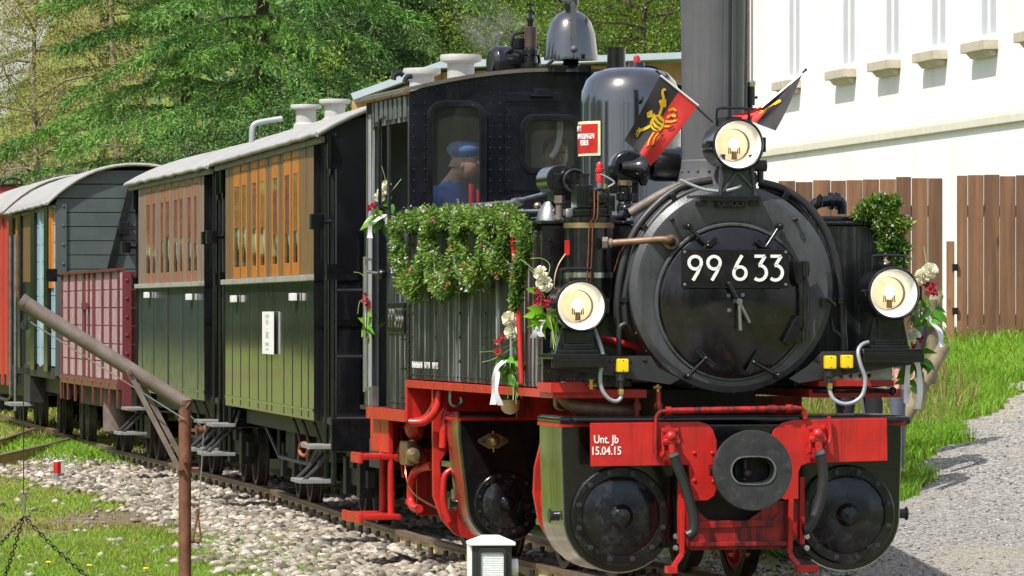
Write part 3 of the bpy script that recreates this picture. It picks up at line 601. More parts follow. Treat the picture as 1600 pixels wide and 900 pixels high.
# bell on the cab roof, with clapper strap
bl = F.at(892, 80, CF-.12); s_ = F.Y(0, CF)/FPX; zb0 = F.z(0, CF, 92)
BELL = P(MB().lathe([(.0, zb0+75*s_), (10*s_, zb0+74*s_), (22*s_, zb0+68*s_), (32*s_, zb0+55*s_), (38*s_, zb0+36*s_), (40.5*s_, zb0+14*s_), (42*s_, zb0+2*s_), (42*s_, zb0-3*s_), (38*s_, zb0-3*s_), (36*s_, zb0+10*s_)], (bl[0], bl[1], 0), (0,0,1), 40), 'warning_bell', 'blackgloss', smooth=60)
P(MB().cyl((bl[0],bl[1],zb0-22*s_),(bl[0],bl[1],zb0-2*s_),.07,.05,16).box(bl[0]-.13,bl[0]+.13,bl[1]-.05,bl[1]+.05,zb0-22*s_,zb0-12*s_), 'bell_foot', 'black', BELL)
P(MB().cyl((bl[0],bl[1],zb0+74*s_),(bl[0],bl[1],zb0+84*s_),.04,.05,14).cyl((bl[0],bl[1],zb0+84*s_),(bl[0],bl[1],zb0+96*s_),.055,.05,14), 'bell_crown', 'black', BELL)
pts = [(884,-2),(893,2),(896,12),(896,30),(895,60),(897,72)]
b = MB()
W3 = [Vector(F.at(x, y, CF-.12-.18)) for x, y in pts]
for a, c_ in zip(W3, W3[1:]): b.bar(a, c_, .035, .014, (0,1,0))
b.sphere(W3[-1]+Vector((0,0,-.02)), .026); P(b, 'clapper_strap', 'chimney', BELL)
# safety valves / whistle column and turbo generator on the roof
q = F.at(829, 105, CF+.25); z = lambda py: F.z(0, CF+.25, py)
P(MB().lathe([(.075, z(118)), (.075, z(100)), (.045, z(98)), (.045, z(88)), (.055, z(86)), (.055, z(78)), (.042, z(76)), (.04, z(74))], (q[0], q[1], 0), (0,0,1), 18).box(q[0]-.085,q[0]+.085,q[1]-.085,q[1]+.085,z(112),z(105)), 'whistle_base', 'black', ROOF, smooth=35)
P(MB().lathe([(.042, z(74)), (.042, z(43)), (.03, z(42))], (q[0], q[1], 0), (0,0,1), 18), 'whistle', pm('whistle_brown', (.09, .06, .055), .4, .5), ROOF, smooth=35)
P(MB().lathe([(.02, z(43)), (.022, z(34)), (.03, z(33)), (.03, z(29)), (.015, z(28)), (.013, z(20)), (.022, z(19)), (.022, z(16)), (.008, z(14)), (.008, z(3)), (0, z(3))], (q[0], q[1], 0), (0,0,1), 14).tube([(q[0]-.03,q[1],z(6)),(q[0]+.02,q[1],z(8))],.008,6).tube([(q[0]-.03,q[1],z(20)),(q[0],q[1],z(15)),(q[0]+.03,q[1],z(22))],.008,6), 'whistle_lever', 'black', ROOF)
q = F.at(800, 98, CF+.4)
P(MB().lathe([(0,-.16),(.09,-.16),(.115,-.13),(.115,.1),(.10,.13),(0,.13)], q, (1,.15,0), 24).box(q[0]+.0,q[0]+.1,q[1]-.05,q[1]+.05,q[2]+.08,q[2]+.17).box(q[0]-.1,q[0]+.1,q[1]-.06,q[1]+.06,q[2]-.17,q[2]-.08), 'turbo_generator', 'black', ROOF, bevel=.006)
for pts, r in (([(770,122),(769,108),(774,98),(785,97),(795,103),(808,114)], .010), ([(800,82),(800,62),(806,53),(822,50)], .010), ([(840,112),(852,104),(866,93)], .011), ([(786,92),(790,82),(800,76)], .018), ([(843,105),(842,90),(839,72)], .012)):
    P(MB().tube(spline([F.at(x, y, CF+.3) for x, y in pts], 5), r, 8), 'roof_pipe', 'black', ROOF)
q = F.at(963, 90, CF-.5); P(MB().lathe([(.062, q[2]-.18), (.062, q[2]+.06), (.068, q[2]+.06), (.068, q[2]+.07), (.05, q[2]+.07), (.05, q[2])], (q[0], q[1], 0), (0,0,1), 20), 'vent_pipe', 'black')
q = F.at(995, 98, 3.2); P(MB().cyl(q, (q[0],q[1],q[2]-.035), .05, .06, 16).tube([(q[0]-.05,q[1],q[2]-.02),(q[0]+.06,q[1],q[2]-.02)],.012,8).tube(spline([(q[0]+.06,q[1],q[2]-.02),(q[0]+.12,q[1],q[2]-.03),(q[0]+.16,q[1],q[2]-.06)]),.008,6), 'valve_wheel', 'black')
P(MB().lathe([(.022,-.02),(.022,.03),(.016,.045),(0,.05)], q, (0,0,1), 12), 'valve_knob', 'red')
# rods along the tank top
P(MB().tube([F.side(700,324,-.85), F.side(800,316,-.8), F.side(870,298,-.75)], .014, 8).cyl(F.side(803,317,-.8), F.side(812,315,-.8), .03, .03, 10), 'regulator_rod', 'greysteel')
P(MB().tube([F.side(700,333,-.95), F.side(790,331,-.95), F.side(868,329,-.95)], .012, 8), 'tank_handrail', 'greysteel')
P(MB().tube([F.side(838,333,-.9), F.side(840,326,-.9)], .01, 6).sphere(F.side(840,322,-.9), .025), 'tank_knob', 'bronze')
# ------------------------------------------------------------------ headlamps
def headlamp(px, py, rpx, d):
    o = Vector(F.at(px, py, d)); s = rpx*F.Y(0, d)/FPX
    b = MB().lathe([(0, .34), (s*.55, .335), (s*.80, .30), (s*.86, .20), (s*.88, .04), (s*.97, .03), (s*.97, -.02), (s*1.0, -.025), (s*1.0, -.055), (s*.95, -.065), (s*.90, -.06), (s*.90, -.03), (s*.90, .30)], o, (0,1,0), 48)
    Hd = P(b, 'headlamp', 'black', smooth=35)
    P(MB().lathe([(s*.90, -.052), (s*.62, .035), (s*.615, .05)], o, (0,1,0), 48), 'reflector_rim', 'white', Hd, smooth=60)
    P(MB().lathe([(s*.615, .05), (s*.60, .10)], o, (0,1,0), 40), 'dark_collar', 'rubber', Hd)
    P(MB().lathe([(s*.90, .26), (0, .26)], o, (0,1,0), 32), 'lamp_back', 'rubber', Hd)
    P(MB().lathe([(s*.66, .10), (s*.63, .145), (s*.45, .185), (s*.2, .21), (0, .215)], o, (0,1,0), 40), 'reflector', 'beige', Hd, smooth=60)
    bo = o+Vector((.012, .10, .01))
    P(MB().sphere(bo+Vector((0,0,.0)), s*.2, 20, 12, (1,1,1.05)), 'bulb', 'bulb', Hd)
    P(MB().cyl(bo+Vector((0,0,-s*.19)), bo+Vector((0,0,-s*.30)), s*.13, s*.10, 14), 'bulb_neck', 'glow', Hd)
    P(MB().cyl(bo+Vector((0,0,-s*.28)), bo+Vector((0,0,-s*.62)), s*.10, s*.11, 14), 'bulb_socket', 'bronze', Hd)
    b = MB()
    for e in (-.2, -.13, .13, .2): b.bar(bo+Vector((e*s*1.0,-.0,-s*.15)), bo+Vector((e*s*1.1,0,-s*.4)), .006, .006)
    P(b, 'lamp_spring', 'iron', Hd)
    P(MB().lathe([(0, -.060), (s*.5, -.0575), (s*.89, -.05)], o, (0,1,0), 40), 'lens', 'lensglass', Hd, smooth=60)
    # carrying handle, hood, catch
    P(MB().tube(spline([o+Vector((-s*.62,.08,s*.72)), o+Vector((-s*.62,.08,s*1.25)), o+Vector((-s*.5,.08,s*1.40)), o+Vector((s*.5,.08,s*1.40)), o+Vector((s*.62,.08,s*1.25)), o+Vector((s*.62,.08,s*.72))], 4), .009, 8), 'lamp_handle', 'black', Hd)
    P(MB().box(o.x-s*.32, o.x+s*.32, o.y+.05, o.y+.25, o.z+s*.78, o.z+s*1.08).lathe([(s*1.03, -.05), (s*1.03, .28), (s*.99, .28), (s*.99, -.05)], o, (0,1,0), 20, R(55), R(125)), 'lamp_hood', 'black', Hd, bevel=.006)
    P(MB().box(o.x+s*.96, o.x+s*1.12, o.y-.04, o.y+.02, o.z-s*.28, o.z+s*.28), 'lamp_catch', 'black', Hd, bevel=.004)
    P(MB().cyl(o+Vector((-s*1.02,-.02,s*.1)), o+Vector((-s*1.02,-.02,-s*.12)), .013, .013, 8).cyl(o+Vector((-s*1.2,-.02,s*.08)), o+Vector((-s*.95,-.02,s*.08)), .009, .009, 8), 'lamp_hinge', 'black', Hd)
    return Hd, o, s
M['lensglass'] = glass('lamp_lens', (.97, .97, .97), 0.0)
H1, o1, s1 = headlamp(905, 478, 41, -.10)
H2, o2, s2 = headlamp(1393, 458, 42, -.10)
H3, o3, s3 = headlamp(1150, 226, 41, -.02)
# feet of the lower lamps
for o, s, zt in ((o1, s1, zz(553, -.9, 0)), (o2, s2, zz(546, .9, 0))):
    P(MB().prism([(o.x-.13, zt), (o.x+.13, zt), (o.x+.09, o.z-s*.85), (o.x-.09, o.z-s*.85)], 'y', -.03, .03).box(o.x-.12, o.x+.12, -.08, .16, zt, zt+.025).box(o.x-.09, o.x+.09, -.05, .10, zt+.025, zt+.06).box(o.x-.07,o.x+.07,-.045,.1,zt+.06,o.z-s*.8), 'lamp_foot', 'black', bevel=.006)
# top lamp bracket
z0 = zz(305, 0, 0); z1 = o3.z-s3*.75
P(MB().prism([(o3.x-.105, z0), (o3.x+.125, z0), (o3.x+.10, z1+.05), (o3.x+.06, z1), (o3.x-.06, z1), (o3.x-.09, z1+.05)], 'y', -.0, .02).bar((o3.x-.1,-.01,z0),(o3.x-.075,-.01,z1+.06),.02,.03,(0,1,0)).bar((o3.x+.12,-.01,z0),(o3.x+.09,-.01,z1+.06),.02,.03,(0,1,0)).bar((o3.x-.08,-.012,z0+.02),(o3.x+.02,-.012,z0+.16),.015,.02,(0,1,0)).bar((o3.x+.1,-.012,z0+.05),(o3.x+.0,-.012,z0+.15),.015,.02,(0,1,0)), 'lamp_bracket', 'smokebox', bevel=.003)
q0 = F.at(1096, 311, -.03); q1 = F.at(1188, 304, -.03)
P(MB().box(q0[0], q1[0], -.05, .10, q0[2]-.01, q0[2]+.022).box(q0[0]-.03, q0[0]+.04, -.02, .1, q0[2]-.04, q0[2]-.01).box(q1[0]-.06, q1[0], -.02, .1, q0[2]-.04, q0[2]-.01), 'bracket_shelf', 'black', bevel=.005)
q = F.at(1188, 259, .05); P(MB().cyl((q[0]-.05,.05,q[2]),(q[0]+.035,.05,q[2]),.035,.035,14).cyl((q[0],.05,q[2]-.1),(q[0],.05,q[2]-.03),.02,.02,10).tube(spline([(q[0]-.04,.04,q[2]-.04),(q[0]-.03,.04,q[2]-.09),(q[0]-.06,.04,q[2]-.13)]),.012,8), 'cable_socket', 'rubber')
# things right of the chimney (whistle of pale glass, small arms)
q = F.at(1171, 134, .9); P(MB().cyl((q[0],q[1],q[2]),(q[0],q[1],q[2]-.12),.035,.035,14).tube([(q[0],q[1],q[2]-.08),(q[0]+.05,q[1],q[2]-.07)],.009,6).tube(spline([(q[0],q[1],q[2]-.15),(q[0]+.05,q[1],q[2]-.15),(q[0]+.06,q[1],q[2]-.2)]),.011,6).cyl((q[0],q[1],q[2]-.12),(q[0],q[1],q[2]-.9),.02,.02,8), 'oil_can_holder', 'black'); P(MB().lathe([(.036,-.005),(.042,.02),(.036,.03),(0,.03)], q, (0,0,1), 14), 'oil_glass', 'steel')
# --- front bracket plates, yellow sockets, conduits
LB = [(861,556),(1016,556),(1028,575),(1062,592),(1047,601),(985,592),(861,574)]
RB = [(1284,549),(1426,547),(1428,569),(1330,584),(1248,599),(1232,592),(1262,572)]
FB = []
for poly in (LB, RB):
    FB.append(P(MB().prism([F.xz(x, y, -.03) for x, y in poly], 'y', -.045, -.03), 'front_bracket', 'bracket', bevel=.003))
for (xa, ya), (xb, yb), fb in (((861,556),(946,556),FB[0]), ((1346,548),(1440,546),FB[1])):
    a = F.at(xa, ya, -.1); c_ = F.at(xb, yb, -.1); P(MB().box(a[0], c_[0], -.16, .30, a[2]-.02, a[2]+.012).box(a[0]+.0, c_[0], -.165, -.15, a[2]-.07, a[2]-.02), 'lamp_shelf', 'black', fb, bevel=.005)
for pts, fb in (((877,566),(902,566),(928,567),(955,564),(983,564),(1008,563)), FB[0]), (((1278,563),(1355,557),(1382,557),(1407,556)), FB[1]):
    b = MB()
    for p in pts: b.rivet(F.at(p[0], p[1], -.045), FRONT, .014, 10)
    P(b, 'bracket_rivet', 'black', fb)
for (x, y) in ((971, 571), (1295.5, 566), (1321.5, 565)):
    q = F.at(x, y, -.06); w2, h2 = .034, .040
    sk = P(MB().box(q[0]-w2, q[0]+w2, -.115, -.05, q[2]-h2, q[2]+h2), 'cable_socket', 'yellow', bevel=.010)
    b = MB().rivet((q[0], -.115, q[2]+.03), FRONT, .004).rivet((q[0], -.115, q[2]-.03), FRONT, .004).box(q[0]-.022, q[0]+.022, -.10, -.06, q[2]-h2-.02, q[2]-h2)
    P(b, 'socket_screw', 'black', sk)
for x, y0, y1 in ((970, 584, 611), (1296, 580, 602)):
    a = F.at(x, y0, -.09); c_ = F.at(x, y1, -.09); mzz = (a[2]+c_[2])/2
    P(MB().cyl(a, c_, .018, .015, 12).cyl((a[0],-.09,mzz+.01),(a[0],-.09,mzz+.035),.024,.024,12).box(a[0]-.03,a[0]-.02,-.1,-.08,mzz-.03,a[2]), 'cable_plug', 'rubber')
    P(MB().cyl((c_[0],-.09,c_[2]-.02),(c_[0],-.09,c_[2]+.012),.019,.019,8), 'cable_gland', 'brass')
P(MB().tube(spline([F.at(x, y, d) for x, y, d in ((928,512,-.0),(940,545,-.08),(942,560,-.1),(938,585,-.11),(940,606,-.11),(950,622,-.11),(962,627,-.1),(970,622,-.09),(970,612,-.09))], 6), .0125, 10), 'conduit', 'greyhose')
P(MB().tube(spline([F.at(x, y, d) for x, y, d in ((1362,534,-.0),(1348,538,-.05),(1341,549,-.09),(1345,570,-.11),(1352,592,-.11),(1348,616,-.11),(1335,628,-.11),(1318,631,-.11),(1303,624,-.1),(1297,612,-.09),(1296,604,-.09))], 6), .0125, 10), 'conduit', 'greyhose')
# red front valances, taps
a = F.at(860, 611, .1); c_ = F.at(930, 600, .1); P(MB().box(a[0], c_[0], .08, .5, a[2]-.01, c_[2]+.006), 'front_valance', 'red', bevel=.004)
a = F.at(1278, 604, .1); c_ = F.at(1396, 594, .1); P(MB().box(a[0], c_[0], .08, .5, a[2], c_[2]), 'front_valance', 'red', bevel=.004)
P(MB().box(F.at(1300,590,.12)[0], F.at(1394,590,.12)[0], .12, .16, F.at(1300,594,.12)[2], F.at(1300,560,.12)[2]), 'valance_plate', 'greysteel')
b = MB()
for x in (1300, 1314, 1329, 1344, 1358): b.rivet(F.at(x, 587, .12), FRONT, .014, 10)
P(b, 'valance_rivet', 'black')
a = F.at(1270, 611, .05); c_ = F.at(1395, 611, .05); P(MB().tube([a, c_], .011, 8).lathe([(.02,-.012),(.026,0),(.02,.012),(.012,.012),(.012,-.012)], c_, (0,1,0), 12), 'drain_rod', 'black')
q = F.at(924, 603, .0); P(MB().cyl((q[0],0,q[2]-.02),(q[0],0,q[2]+.03),.012,.012,10).cyl((q[0]-.02,0,q[2]),(q[0]+.03,0,q[2]),.01,.01,10).box(q[0]-.015,q[0]+.015,-.01,.01,q[2]+.03,q[2]+.038), 'brass_tap', 'brass')
P(MB().tube(spline([F.at(940,528,.25), F.at(955,531,.22), F.at(975,537,.2), F.at(1000,543,.25)], 5), .019, 10), 'red_pipe', 'red')
P(MB().tube(spline([F.at(880,606,.4), F.at(883,622,.3), F.at(900,635,.25), F.at(935,640,.25), F.at(990,642,.3)], 6), .045, 14), 'steam_pipe', 'rustpipe')
for x, m_ in ((995, 'red'), (1029, 'red')):
    P(MB().cyl(F.at(x,655,.2), F.at(x,612,.2), .016, .016, 10).cyl(F.at(x,640,.2),F.at(x,630,.2),.026,.026,10), 'valve_stem', 'reddark')
q = F.at(1028,606,.2); P(MB().cyl((q[0]-.03,.2,q[2]),(q[0]+.02,.2,q[2]),.012,.012,8).cyl((q[0],.2,q[2]-.03),(q[0],.2,q[2]+.02),.012,.012,8), 'brass_tap', 'brass')
# --- buffer beam
zb_, zt_ = zz(726, 0, -.2), zz(656, 0, -.2)
P(MB().box(-.55, .58, -.16, .02, zz(718,0,0), zz(662,0,0)).box(-1.0,1.05,-.18,.6,zz(658,0,0),zz(651,0,0)), 'buffer_beam', 'black', bevel=.012)
BL = [(923,661),(1092,659),(1105,662),(1114,671),(1120,688),(1120,764),(1116,775),(1106,782),(1080,783),(1077,727),(924,729)]
BR = [(1386,653),(1387,720),(1262,724),(1252,728),(1248,738),(1248,780),(1226,781),(1212,775),(1206,764),(1204,690),(1209,672),(1222,661),(1240,656)]
PL = [P(MB().prism([F.xz(x, y, -.2) for x, y in pl], 'y', -.2, -.165), 'beam_plate', 'red', bevel=.006) for pl in (BL, BR)]
b = MB()
for p in ((1085,708),(1113,708),(1085,751),(1115,752)): b.rivet(F.at(*p, -.2), FRONT, .013, 10)
P(b, 'beam_rivet', 'red', PL[0])
for t_, y in (("Unt. Jb", 687), ("15.04.15", 705)):
    o_ = F.at(947, y, -.2); text_part(t_, .068, 'whitepaint', PL[0], 'lettering', (o_[0], -.2015, o_[2]), (1,0,0), sx=.80)
# centre buffer with oval coupling mouth
bc = Vector(F.at(1177, 735, -.55)); s = F.Y(0, -.55)/FPX; r = 63*s
out = circ(bc.x, bc.z, r, 48); inn = []
for x, z in out:
    a = math.atan2(z-bc.z, x-bc.x); hw, hr = 13*s, 21*s; inn.append((bc.x+ (hw if math.cos(a) > 0 else -hw)*min(1, abs(math.cos(a))*3) + hr*math.cos(a), bc.z+hr*math.sin(a)))
inn2 = [(bc.x+(x-bc.x)*.9, bc.z+(z-bc.z)*.9) for x, z in inn]
b = MB().ring(out, inn, 'y', -.55, -.50); BU = P(b, 'centre_buffer', pm('buffer_black', (.03, .03, .032), .4, var=.35, scale=9, bump=.2, bscale=30, dust=(.12, .11, .10), dust_amt=.6), bevel=.006)
P(MB().ring([(bc.x+(x-bc.x)*1.08, bc.z+(z-bc.z)*1.08) for x, z in inn], inn, 'y', -.556, -.55), 'mouth_rim', 'greysteel', BU)
P(MB().ring([(bc.x+(x-bc.x)*1.03, bc.z+(z-bc.z)*1.03) for x, z in inn], inn2, 'y', -.50, -.36).prism(inn2, 'y', -.37, -.36), 'coupling_mouth', 'darkmetal', BU)
P(MB().lathe([(.10,0),(.105,.1),(.13,.26),(.13,.36)], (bc.x, -.5, bc.z), (0,1,0), 24), 'buffer_shank', 'black', BU)
P(MB().cyl((bc.x-.02,-.42,bc.z-.06),(bc.x-.02,-.42,bc.z+.06),.016,.016,10).sphere((bc.x-.01,-.44,bc.z-.02),.03), 'coupling_pin', 'iron', BU)
q = F.at(1114, 735, -.3); P(MB().cyl((q[0]-.02,-.3,q[2]),(q[0]+.06,-.3,q[2]),.035,.035,12), 'buffer_pin', 'black', BU)
# red pipework on the beam
P(MB().tube(spline([F.at(x, y, -.22) for x, y in ((1025,710),(1025,668),(1026,652),(1031,644),(1042,642))], 4), .013, 8).tube([F.at(1042,642,-.22), F.at(1245,638,-.22)], .019, 12).tube(spline([F.at(x, y, -.22) for x, y in ((1245,638),(1255,640),(1258,648),(1258,655))], 4), .015, 8).cyl(F.at(1040,642,-.22), F.at(1048,642,-.22), .027, .027, 12).cyl(F.at(1200,639,-.22), F.at(1212,639,-.22), .024, .024, 12).cyl(F.at(1228,638.5,-.22), F.at(1238,638.5,-.22), .026, .026, 12), 'brake_pipe', 'reddark', smooth=45)
for (x, y), hp in (((1047, 690), ((1051,708),(1058,728),(1070,757),(1078,785),(1084,812),(1083,830),(1074,838))), ((1276, 686), ((1279,704),(1285,728),(1286,755),(1281,785),(1271,812),(1262,826),(1255,828)))):
    q = Vector(F.at(x, y, -.24)); k = s
    vb = P(MB().box(q.x-.05, q.x+.06, -.215, -.2, q.z-.02, q.z+.08).cyl(q+Vector((0,.03,.02)), q+Vector((0,-.05,.02)), .034, .03, 14).cyl(q+Vector((.0,-.02,.02)), q+Vector((.01,-.03,-.07)), .026, .022, 12).cyl(q+Vector((-.05,-.02,.0)), q+Vector((.05,-.02,-.005)), .022, .022, 12).sphere(q+Vector((0,-.03,.03)), .034).cyl(q+Vector((-.045,-.02,-.08)), q+Vector((-.045,-.02,.01)), .010, .010, 8).box(q.x-.06,q.x-.03,-.25,-.22,q.z-.09,q.z-.06), 'brake_valve', 'red', bevel=.004)
    b = MB()
    for a_, e_ in ((-.035,.065),(.045,.065),(.045,0)): b.bolt((q.x+a_, -.215, q.z+e_), FRONT, .012)
    P(b, 'valve_bolt', 'red', vb)
    H = spline([F.at(hx, hy, -.30) for hx, hy in hp], 6); P(MB().tube(H, .031, 14), 'brake_hose', 'rubber')
    P(MB().tube(H[:3], .034, 14), 'hose_clamp', 'greysteel'); P(MB().tube(H[-3:], .035, 12), 'hose_end', 'rubber')
P(MB().tube(spline([F.at(1295,650,-.23), F.at(1297,672,-.23), F.at(1296,690,-.24), F.at(1288,700,-.25)], 5), .011, 8), 'valve_lever', 'red')
# rail guard below the beam
y_ = -.12
P(MB().prism([F.xz(x, y, y_) for x, y in ((1062,785),(1085,785),(1092,800),(1105,812),(1165,814),(1185,800),(1196,784),(1250,780),(1246,838),(1225,858),(1078,860),(1062,840))], 'y', -.14, -.11), 'guard_plate', 'reddark', bevel=.005)
P(MB().prism([F.xz(x, y, -.14) for x, y in ((1085,815),(1205,812),(1218,800),(1224,800),(1210,822),(1085,826))], 'y', -.155, -.14).box(F.at(1075,0,-.14)[0], F.at(1235,0,-.14)[0], -.19, -.12, F.at(0,862,-.14)[2], F.at(0,855,-.14)[2]), 'guard_rib', 'reddark', bevel=.004)
b = MB()
for x in (1096, 1124, 1152, 1183, 1116, 1142, 1168): b.bolt(F.at(x, 849 if x not in (1116,1142,1168) else 864, -.14), FRONT if x not in (1116,1142,1168) else (0,0,-1), .018)
P(b, 'guard_bolt', 'reddark', kind='stuff')
for s_, xs in ((1, (1063, 1067, 1053)), (-1, (1252, 1236, 1256))):
    pts = [F.at(xs[0], 745, -.13), F.at(xs[0], 850, -.13)]
    P(MB().bar(pts[0], pts[1], .03, .05, (0,1,0)).bar(F.at(xs[1],780,-.2), F.at(xs[1]-2,866,-.2), .028, .03, (0,1,0)).bar(F.at(xs[1]-2,866,-.2), F.at(1047 if s_>0 else 1254, 893,-.22), .03, .03, (0,1,0)).box(F.at(1040 if s_>0 else 1244,0,-.2)[0], F.at(1056 if s_>0 else 1276,0,-.2)[0], -.25,-.17, F.at(0,905,-.2)[2], F.at(0,893,-.2)[2]), 'guard_iron', 'red', bevel=.004)
    b = MB()
    for yy in (838, 856): b.bolt(F.at(xs[0]-8*s_, yy, -.19), FRONT, .018)
    P(b, 'guard_bolt', 'steel', kind='stuff')
P(MB().box(-.55, .55, .05, .6, .25, .95), 'front_frame', 'darkmetal', bevel=.01)
P(MB().box(-.33,.33,-.11,.05, F.at(0,785,-.1)[2], F.at(0,730,-.1)[2]), 'coupling_pocket', 'darkmetal')
# --- cylinders
def cylinder(sgn, cx, cz, rc, rj, ztop, xo, xi, d0, L_, stripe=True, mat='black'):
    """block outline: straight outer wall from the top, then round under the bore"""
    arc = [(cx+rj*math.cos(a), cz+rj*math.sin(a)) for a in np.linspace(PI+.15, 2*PI-.6, 16)]
    poly = [(xi, ztop), (xo, ztop), (xo, ztop-.12)]+arc+[(xi, cz-rj*.4)]
    poly = [(sgn*-1*x if sgn > 0 else x, z) for x, z in poly]
    B = P(MB().prism(poly, 'y', d0, d0+L_), 'cylinder', mat, bevel=.008, smooth=30)
    oc = poly[1:-3]
    Lf, Rt = ribbon2(oc, .016); jk = [tuple(p) for p in Lf]+[tuple(p) for p in Rt[::-1]]
    P(MB().prism(jk, 'y', d0+.02, d0+L_-.01), 'cylinder_jacket', 'jacket', B, smooth=40)
    b = MB()
    for i in range(1, len(oc)-2, 2): p = oc[i]; n = (Vector(oc[i+1])-Vector(oc[i-1])).normalized(); b.rivet((p[0], d0+.05, p[1]), (-n.y*(1 if sgn>0 else 1)*(-1), 0, n.x*(-1)), .012); b.rivet((p[0], d0+L_-.05, p[1]), (n.y, 0, -n.x), .012)
    P(b, 'jacket_bolt', 'greysteel', B)
    c_ = (sgn*-1*cx if sgn > 0 else cx)
    P(MB().lathe([(rc, .01), (rc, -.03), (rc*.97, -.04), (rc*.80, -.042), (rc*.78, -.034), (rc*.74, -.04), (rc*.45, -.055), (rc*.24, -.06), (rc*.22, -.07), (rc*.15, -.09), (0, -.098)], (c_, d0, cz), (0,1,0), 56), 'cylinder_cover', 'covermat', B, smooth=28)
    nb = 12; b0 = None
    for k in range(nb):
        a = 2*PI*(k+.5)/nb; q_ = (c_+rc*.885*math.cos(a), d0-.041, cz+rc*.885*math.sin(a))
        b_ = P(MB().bolt((0,0,0), FRONT, rc*.06), 'cover_bolt', 'boltmat', B) if b0 is None else dup(b0, B); b0 = b0 or b_; b_.location = q_
    xa, xb = sorted((poly[0][0], poly[1][0])); e = .02
    P(MB().box(xa, xb+(e if poly[1][0] > 0 else 0), d0-.02, d0+L_+.01, ztop+.012, ztop+.05) if poly[1][0] > 0 else MB().box(xa-e, xb, d0-.02, d0+L_+.01, ztop+.012, ztop+.05), 'valve_chest_cover', 'black', B, bevel=.014)
    P(MB().box(xa-(e if poly[1][0] < 0 else 0), xb+(e if poly[1][0] > 0 else 0), d0-.012, d0+L_+.005, ztop-.008, ztop+.012), 'lining_stripe', 'red', B)
    P(MB().cyl((poly[1][0]*1.0, d0+.1, cz+.0), (poly[1][0]*1.05, d0+.1, cz), .03, .03, 10).cyl((poly[1][0]*1.05, d0+.1, cz), (poly[1][0]*1.06, d0+.1, cz), .042, .042, 8), 'drain_cock', 'black', B)
    return B
M['boltmat'] = pm('worn_bolt', (.05, .048, .046), .35, .5, var=.4)
M['covermat'] = pm('cylinder_cover_black', (.007, .007, .009), .2, var=.5, scale=5, bump=.14, bscale=16, dust=(.12, .12, .125), dust_amt=.45)
cl = F.at(969, 807, 0); cr = F.at(1322, 803, 0); hx_ = (cr[0]-cl[0])/2; hz_ = (cl[2]+cr[2])/2
print('LP cylinder x', cl[0], cr[0], 'z', cl[2], cr[2])
for sg in (-1, 1): LPB = cylinder(sg, -hx_, hz_, .298, .335, zz(664, 0, 0), -1.04, -.36, 0.0, .66)
P(MB().box(-1.04, 1.04, -.015, .66, zz(664,0,0)+.051, zz(664,0,0)+.056), 'chest_deck', 'black')
hp = F.side(790, 787, -.66); dHP = hp[1]; print('HP d', dHP, 'z', hp[2])
hpt = F.z(-.8, dHP, 655); hpo = F.at(719, 680, dHP)[0]; hpL = max(.35, F.side(700, 680, hpo)[1]-dHP); print('HP top', hpt, hpo, hpL)
HPB = []
for sg in (-1, 1): HPB.append(cylinder(sg, -.66, hp[2], .212, .25, hpt, hpo, -.34, dHP, hpL))
q = F.at(770, 689, dHP)
P(MB().prism([(q[0]-.10, q[2]+.01), (q[0]-.03, q[2]+.05), (q[0]+.03, q[2]+.05), (q[0]+.10, q[2]+.01), (q[0]+.10, q[2]-.01), (q[0]+.03, q[2]-.05), (q[0]-.03, q[2]-.05), (q[0]-.10, q[2]-.01)], 'y', dHP-.02, dHP).cyl((q[0],dHP-.05,q[2]),(q[0],dHP-.02,q[2]),.038,.042,16).sphere((q[0],dHP-.05,q[2]),.036).cyl((q[0],dHP-.02,q[2]+.05),(q[0],dHP-.02,q[2]+.065),.01,.01,6).cyl((q[0],dHP-.03,q[2]-.075),(q[0],dHP-.03,q[2]-.04),.008,.008,6), 'valve_rod_gland', 'bronze', HPB[0], bevel=.004)
b = MB().bolt((q[0]-.07,dHP-.02,q[2]),FRONT,.016).bolt((q[0]+.07,dHP-.02,q[2]),FRONT,.016); P(b, 'gland_nut', 'iron', HPB[0])
# motion brackets behind the cylinders (red plates with a hooked foot)
def bracket(d, ptsx, name='motion_bracket'):
    for s in (-1, 1):
        poly = [(x*(1 if s < 0 else -1), z) for x, z in ptsx]; P(MB().prism(poly, 'y', d, d+.05), name, 'red', bevel=.008)
dB = dHP+hpL+.12
o_ = lambda x, y: F.xz(x, y, dB)
bracket(dB, [o_(676,603),(o_(702,603)),(o_(702,700)),o_(688,722),o_(690,760),o_(702,788),o_(722,806),o_(760,820),o_(790,838),o_(745,846),o_(712,836),o_(690,812),o_(677,775)])
P(MB().tube(spline([F.at(x, y, dB-.06) for x, y in ((698,640),(694,655),(693,690),(692,700))],4), .03, 10).tube(spline([F.at(x,y,dB-.05) for x, y in ((706,734),(696,742),(693,760),(694,790),(702,815))],5), .022, 10), 'bracket_rib', 'red')
dL = .80
o_ = lambda x, y: F.xz(x, y, dL)
bracket(dL, [o_(846,690),o_(868,690),o_(866,760),o_(868,800),o_(880,830),o_(905,852),o_(960,872),o_(940,884),o_(900,882),o_(866,858),o_(842,815),o_(834,770),o_(836,730)])
P(MB().tube(spline([F.at(x,y,dL-.05) for x, y in ((860,752),(852,760),(849,775),(850,790))],4), .02, 10).tube([F.at(850,785,dL-.02),F.at(856,775,dL+.1)],.018,8), 'bracket_rib', 'red')
